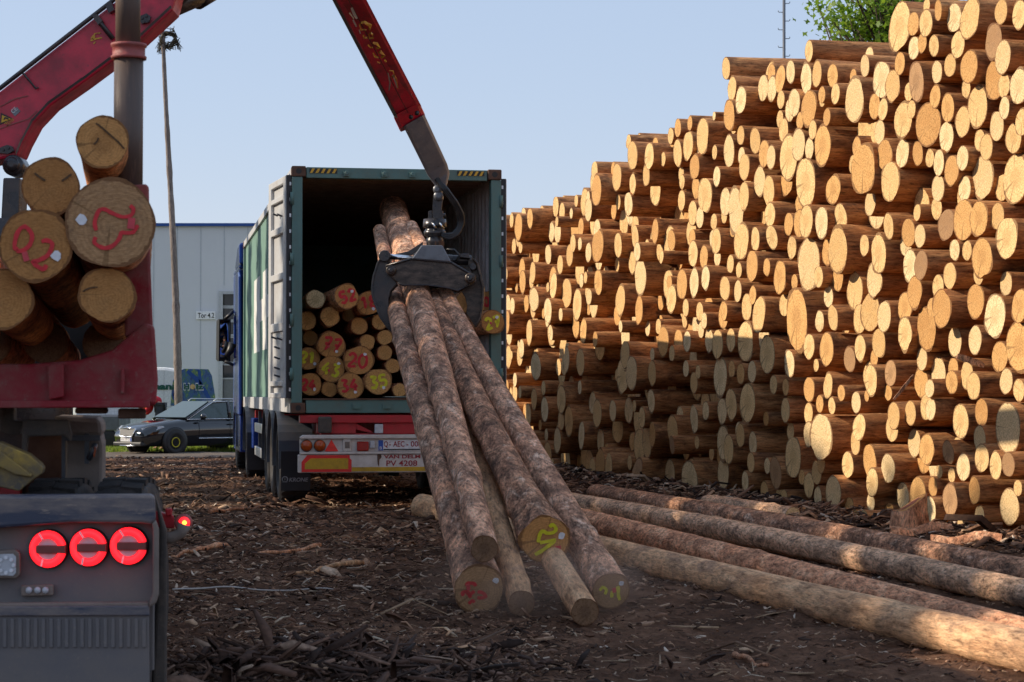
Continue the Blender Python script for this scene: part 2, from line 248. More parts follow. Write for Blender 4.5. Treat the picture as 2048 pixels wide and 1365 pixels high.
# ---------------------------------------------------------------- mesh builder
class MB:
    def __init__(s): s.v = []; s.f = []; s.m = []; s.sm = []; s.uv = {}
    def add(s, vs, fs, mi=0, smooth=False):
        o = len(s.v); s.v += [Vector(p) for p in vs]
        for f in fs: s.f.append([i + o for i in f]); s.m.append(mi); s.sm.append(smooth)
        return s
    def box(s, lo, hi, mi=0):
        x0, y0, z0 = lo; x1, y1, z1 = hi
        return s.add([(x0, y0, z0), (x1, y0, z0), (x1, y1, z0), (x0, y1, z0), (x0, y0, z1), (x1, y0, z1), (x1, y1, z1), (x0, y1, z1)],
                     [(0, 3, 2, 1), (4, 5, 6, 7), (0, 1, 5, 4), (1, 2, 6, 5), (2, 3, 7, 6), (3, 0, 4, 7)], mi)
    def prism(s, pts, ext, mi=0):
        "closed outline pushed along ext"
        pts = [Vector(p) for p in pts]; e = Vector(ext); n = len(pts)
        nor = Vector((0, 0, 0))
        for i in range(n): nor += pts[i].cross(pts[(i + 1) % n])
        if nor.dot(e) > 0: pts.reverse()
        fs = [tuple(range(n)), tuple(range(2 * n - 1, n - 1, -1))] + [(i, n + i, n + (i + 1) % n, (i + 1) % n) for i in range(n)]
        return s.add(pts + [p + e for p in pts], fs, mi)
    along = Vector((0, 1, 0))
    def uvprism(s, uv, Y, t, mi=0):
        return s.prism([W(u, v, Y) for u, v in uv], MB.along * t, mi)
    def tube(s, pts, r, seg=10, mi=0, caps=True, smooth=True, sx=1.0):
        pts = [Vector(p) for p in pts]; n = len(pts); rs = r if isinstance(r, (list, tuple)) else [r] * n
        vs = []; fs = []; prev = None
        for i, p in enumerate(pts):
            t = (pts[min(i + 1, n - 1)] - pts[max(i - 1, 0)]).normalized()
            if prev is None:
                a = Vector((0, 0, 1)) if abs(t.z) < .9 else Vector((1, 0, 0)); x = t.cross(a).normalized()
            else:
                x = (prev - t * prev.dot(t)).normalized()
            prev = x; y = t.cross(x)
            for k in range(seg):
                an = 2 * math.pi * k / seg; vs.append(p + (x * math.cos(an) * sx + y * math.sin(an)) * rs[i])
        for i in range(n - 1):
            for k in range(seg):
                a = i * seg + k; b = i * seg + (k + 1) % seg; fs.append((a, b, b + seg, a + seg))
        s.add(vs, fs, mi, smooth)
        if caps:
            o = len(s.v) - len(vs)
            s.f.append([o + k for k in range(seg - 1, -1, -1)]); s.m.append(mi); s.sm.append(False)
            s.f.append([o + (n - 1) * seg + k for k in range(seg)]); s.m.append(mi); s.sm.append(False)
        return s
    def cyl(s, p0, p1, r, seg=20, mi=0): return s.tube([p0, p1], r, seg, mi)
    def lathe(s, c, axis, prof, seg=24, mi=0, smooth=True):
        "prof: list of (distance along axis, radius)"
        a = Vector(axis).normalized(); c = Vector(c); t = Vector((0, 0, 1)) if abs(a.z) < .9 else Vector((1, 0, 0)); x = a.cross(t).normalized(); y = a.cross(x)
        vs = [c + a * h + (x * math.cos(2 * math.pi * k / seg) + y * math.sin(2 * math.pi * k / seg)) * r for h, r in prof for k in range(seg)]
        fs = [(i * seg + k, (i + 1) * seg + k, (i + 1) * seg + (k + 1) % seg, i * seg + (k + 1) % seg) for i in range(len(prof) - 1) for k in range(seg)]
        s.add(vs, fs, mi, smooth); o = len(s.v) - len(vs)
        for i, rev in ((0, False), (len(prof) - 1, True)):
            if prof[i][1] > 1e-4:
                f = [o + i * seg + k for k in range(seg)]; s.f.append(f[::-1] if rev else f); s.m.append(mi); s.sm.append(False)
        return s
    def ribbon(s, pts, w, nrm, th=.002, mi=0):
        "flat painted stroke"
        pts = [Vector(p) for p in pts]; nrm = Vector(nrm); vs = []; n = len(pts)
        for i, p in enumerate(pts):
            t = (pts[min(i + 1, n - 1)] - pts[max(i - 1, 0)]).normalized(); sd = t.cross(nrm).normalized()
            ww = w * (.75 if i in (0, n - 1) else 1) / 2 * random.uniform(.85, 1.15)
            vs += [p + sd * ww, p - sd * ww, p + sd * ww + nrm * th, p - sd * ww + nrm * th]
        fs = []
        for i in range(n - 1):
            a = 4 * i; b = a + 4; fs += [(a + 2, a + 3, b + 3, b + 2), (a, b, b + 1, a + 1), (a, a + 2, b + 2, b), (a + 1, b + 1, b + 3, a + 3)]
        fs += [(0, 1, 3, 2), (4 * n - 4, 4 * n - 2, 4 * n - 1, 4 * n - 3)]
        return s.add(vs, fs, mi)
    def build(s, name, mats, parent=None, bevel=0, off=None):
        me = bpy.data.meshes.new(name)
        o = off
        if o is None and parent is not None:
            r = parent
            while r.parent is not None: r = r.parent
            if r.name not in LOCAL: o = r.location
        vs = [(p - o) for p in s.v] if o is not None else s.v
        me.from_pydata([tuple(p) for p in vs], [], s.f)
        for m in (mats if isinstance(mats, (list, tuple)) else [mats]): me.materials.append(m)
        me.polygons.foreach_set('material_index', s.m); me.polygons.foreach_set('use_smooth', s.sm); me.update()
        ob = bpy.data.objects.new(name, me); COL.objects.link(ob)
        if parent is not None: ob.parent = parent
        elif o is not None: ob.location = o
        if bevel:
            b = ob.modifiers.new('Bevel', 'BEVEL'); b.width = bevel; b.segments = 2; b.limit_method = 'ANGLE'; b.angle_limit = .7
        return ob
LOCAL = set()
def tag(o, label=None, cat=None, group=None, kind=None):
    if label: o['label'] = label
    if cat: o['category'] = cat
    if group: o['group'] = group
    if kind: o['kind'] = kind
    return o
def thing(name, label, cat, loc=(0, 0, 0), rz=0, group=None, local=False):
    o = bpy.data.objects.new(name, None); COL.objects.link(o); o.location = loc; o.rotation_euler = (0, 0, rz); o.empty_display_size = .2
    if local: LOCAL.add(o.name)
    return tag(o, label, cat, group)
def text_into(mb, s, origin, xdir, ydir, h, mi=0, th=.004, w=None, off=0, space=1.0):
    "lettering h tall starting at origin, reading along xdir"
    cu = bpy.data.curves.new('lettering', 'FONT'); cu.body = s; cu.size = 1; cu.extrude = 0.5; cu.offset = off; cu.space_character = space; cu.resolution_u = 3
    ob = bpy.data.objects.new('lettering', cu); COL.objects.link(ob)
    bpy.context.view_layer.update()
    me = bpy.data.meshes.new_from_object(ob.evaluated_get(bpy.context.evaluated_depsgraph_get()))
    bpy.data.objects.remove(ob); bpy.data.curves.remove(cu)
    x = Vector(xdir).normalized(); y = Vector(ydir).normalized(); n = x.cross(y); k = h / .72
    kx = k
    xs = [v.co.x for v in me.vertices]
    if w: kx = w / max(max(xs) - min(xs), 1e-6); x0 = min(xs)
    else: x0 = 0
    vs = [Vector(origin) + x * (v.co.x - x0) * kx + y * v.co.y * k + n * (v.co.z + .5) * th for v in me.vertices]
    mb.add(vs, [tuple(p.vertices) for p in me.polygons], mi); bpy.data.meshes.remove(me)
DIG = {'0': [[(.5, 1.6), (.1, 1.2), (.08, .5), (.45, 0), (.9, .4), (.92, 1.2), (.5, 1.6)]], '1': [[(.2, 1.2), (.55, 1.6), (.5, 0)]],
       '2': [[(.1, 1.25), (.4, 1.6), (.85, 1.35), (.75, .85), (.1, .05), (.95, .1)]], '3': [[(.1, 1.5), (.8, 1.45), (.45, .9), (.9, .55), (.6, .05), (.1, .15)]],
       '4': [[(.65, 1.6), (.05, .6), (.95, .65)], [(.65, 1.0), (.6, 0)]], '5': [[(.9, 1.55), (.2, 1.55), (.15, .9), (.75, .9), (.85, .35), (.4, 0), (.05, .2)]],
       '7': [[(.05, 1.5), (.9, 1.55), (.35, 0)], [(.2, .8), (.8, .85)]], '8': [[(.5, .85), (.15, 1.2), (.5, 1.6), (.85, 1.2), (.5, .85), (.1, .4), (.5, 0), (.9, .4), (.5, .85)]],
       '6': [[(.8, 1.55), (.25, .9), (.1, .4), (.5, 0), (.9, .4), (.5, .8), (.2, .5)]], 'E': [[(.85, 1.5), (.15, 1.5), (.1, .05), (.9, .05)], [(.12, .8), (.7, .8)]]}
def smooth_line(p, n=4):
    out = []
    for i in range(len(p) - 1):
        a = Vector((*p[max(i - 1, 0)], 0)); b = Vector((*p[i], 0)); c = Vector((*p[i + 1], 0)); d = Vector((*p[min(i + 2, len(p) - 1)], 0))
        for k in range(n):
            t = k / n
            out.append(.5 * ((2 * b) + (c - a) * t + (2 * a - 5 * b + 4 * c - d) * t * t + (3 * b - a - 3 * c + d) * t ** 3))
    out.append(Vector((*p[-1], 0))); return out
# ---------------------------------------------------------------- logs
def stem_mesh(mb, L, r0, r1, rnd, seg=22, nr=5, lobe=.05, rough=.02, bend=0, ox=0, oy=0, oz=0, ends=(True, True), slant=0, knots=0, flare=0, lean=None):
    "a tapering stem along local Z into mb: bark slot 0, sawn ends slot 1; returns the outline of the near end"
    ph = [rnd.uniform(0, 6.28) for _ in range(5)]; am = [rnd.uniform(0, lobe) for _ in range(5)]
    bd = rnd.uniform(0, 6.28) if lean is None else lean; kn = [(rnd.uniform(.03, .97), rnd.uniform(0, 6.28)) for _ in range(knots)]
    vs = []; out0 = None
    for i in range(nr + 1):
        f = i / nr; z = L * f; r = r0 + (r1 - r0) * f
        if flare and z < flare[1]: r *= 1 + flare[0] * (1 - z / flare[1]) ** 2
        bx = math.sin(math.pi * f) * bend * math.cos(bd); by = math.sin(math.pi * f) * bend * math.sin(bd)
        ring = []
        for k in range(seg):
            a = 2 * math.pi * k / seg
            q = 1 + sum(am[j] * math.cos((j + 1.5 if j > 0 else 2) // 1 * a + ph[j]) for j in range(5)) * (1 - .5 * f) + rnd.uniform(-rough, rough)
            for kf, ka in kn:
                dz = (f - kf) * L; da = (a - ka + math.pi) % (2 * math.pi) - math.pi
                q += .16 * math.exp(-(dz / .07) ** 2 - (da / .35) ** 2)
            zz = z + (slant * math.sin(a + ph[0]) * r if i == 0 else 0)
            ring.append(Vector((ox + bx + math.cos(a) * r * q, oy + by + math.sin(a) * r * q, oz + zz)))
        vs += ring
        if i == 0: out0 = ring
    fs = [(i * seg + (k + 1) % seg, i * seg + k, (i + 1) * seg + k, (i + 1) * seg + (k + 1) % seg) for i in range(nr) for k in range(seg)]
    mb.add(vs, fs, 0, True); o = len(mb.v) - len(vs)
    # end caps as fans (centre vertex) so rings can be drawn from the UV
    for e, i in ((0, 0), (1, nr)):
        if not ends[e]: continue
        ring = vs[i * seg:(i + 1) * seg]; c = sum(ring, Vector()) / seg
        cap_fan(mb, ring, c, e == 1, 1)
    return out0
def cap_fan(mb, ring, c, flip, mi):
    n = len(ring); base = len(mb.v); rm = sum((p - c).length for p in ring) / n
    mb.v += [p.copy() for p in ring] + [c.copy()]
    for k in range(n):
        a, b = base + k, base + (k + 1) % n
        f = [a, b, base + n] if not flip else [b, a, base + n]
        mb.f.append(f); mb.m.append(mi); mb.sm.append(False)
        for vi in (a, b): mb.uv[vi] = ((mb.v[vi].x - c.x) / rm, (mb.v[vi].y - c.y) / rm)
    mb.uv[base + n] = (.0, .0)
def apply_uv(ob, mb):
    me = ob.data; l = me.uv_layers.new(name='UVMap'); d = np.zeros((len(me.loops), 2), np.float32)
    vi = np.zeros(len(me.loops), np.int32); me.loops.foreach_get('vertex_index', vi)
    tab = np.zeros((len(mb.v), 2), np.float32)
    for k, q in mb.uv.items(): tab[k] = q
    l.data.foreach_set('uv', tab[vi].ravel())
def axis_matrix(p0, d):
    z = Vector(d).normalized(); y = (Vector((0, 0, 1)) - z * z.z).normalized(); x = y.cross(z)
    m = Matrix((x, y, z)).transposed().to_4x4(); m.translation = p0; return m
def log(name, label, p0, p1, r0, r1, barkm, cutm, seed, cat='log', group=None, cut='cut_end', part_label=None, **kw):
    "one trunk from its visible sawn end p0 to p1, with that end as a part"
    rnd = random.Random(seed); p0 = Vector(p0); p1 = Vector(p1); mb = MB()
    out = stem_mesh(mb, (p1 - p0).length, r0, r1, rnd, ends=(False, True), **kw)
    ob = mb.build(name, [M[barkm], M[cutm]]); apply_uv(ob, mb)
    ob.matrix_world = axis_matrix(p0, p1 - p0); LOCAL.add(ob.name)
    tag(ob, label, cat, group)
    cb = MB(); c = sum(out, Vector()) / len(out); cap_fan(cb, out, c, False, 0)
    ce = cb.build(cut, M[cutm]); ce.parent = ob; apply_uv(ce, cb)
    if part_label: ce['label'] = part_label
    return ob
def marks(ob, strokes, colour, size, w, c=(0, 0), rot=0, name='painted_number'):
    "hand-sprayed strokes on the sawn end; strokes in image sense (x right, y up), in metres after size"
    mb = MB(); cr, sr = math.cos(rot), math.sin(rot)
    for st in strokes:
        pts = []
        for p in smooth_line(st):
            x, y = p.x * size, p.y * size; x, y = x * cr - y * sr, x * sr + y * cr
            pts.append(Vector((-(x + c[0]), y + c[1], -.003)))
        mb.ribbon(pts, w, (0, 0, -1), .002)
    o = mb.build(name, M[colour]); o.parent = ob; return o
def number(ob, s, colour, size, w, c=(0, 0), rot=0):
    st = []
    for k, ch in enumerate(s):
        for line in DIG[ch]: st.append([(x + k * 1.25 - (len(s) * 1.25 - .25) / 2, y - .8) for x, y in line])
    return marks(ob, st, colour, size, w, c, rot)
def dot(ob, x, y, r, matn, name):
    mb = MB(); n = 10; ring = [Vector((-(x + math.cos(2 * math.pi * k / n) * r * random.uniform(.75, 1.2)), y + math.sin(2 * math.pi * k / n) * r * random.uniform(.75, 1.2), -.002)) for k in range(n)]
    mb.prism(ring, (0, 0, -.004)); o = mb.build(name, M[matn]); o.parent = ob; return o
def small_tag(ob, x, y, w, h, rot=.2):
    mb = MB(); c, s = math.cos(rot), math.sin(rot)
    mb.prism([Vector((-(x + a * c - b * s), y + a * s + b * c, -.006)) for a, b in ((-w, -h), (w, -h), (w, h), (-w, h))], (0, 0, -.004)); o = mb.build('red_tag', M['tag_red']); o.parent = ob; return o
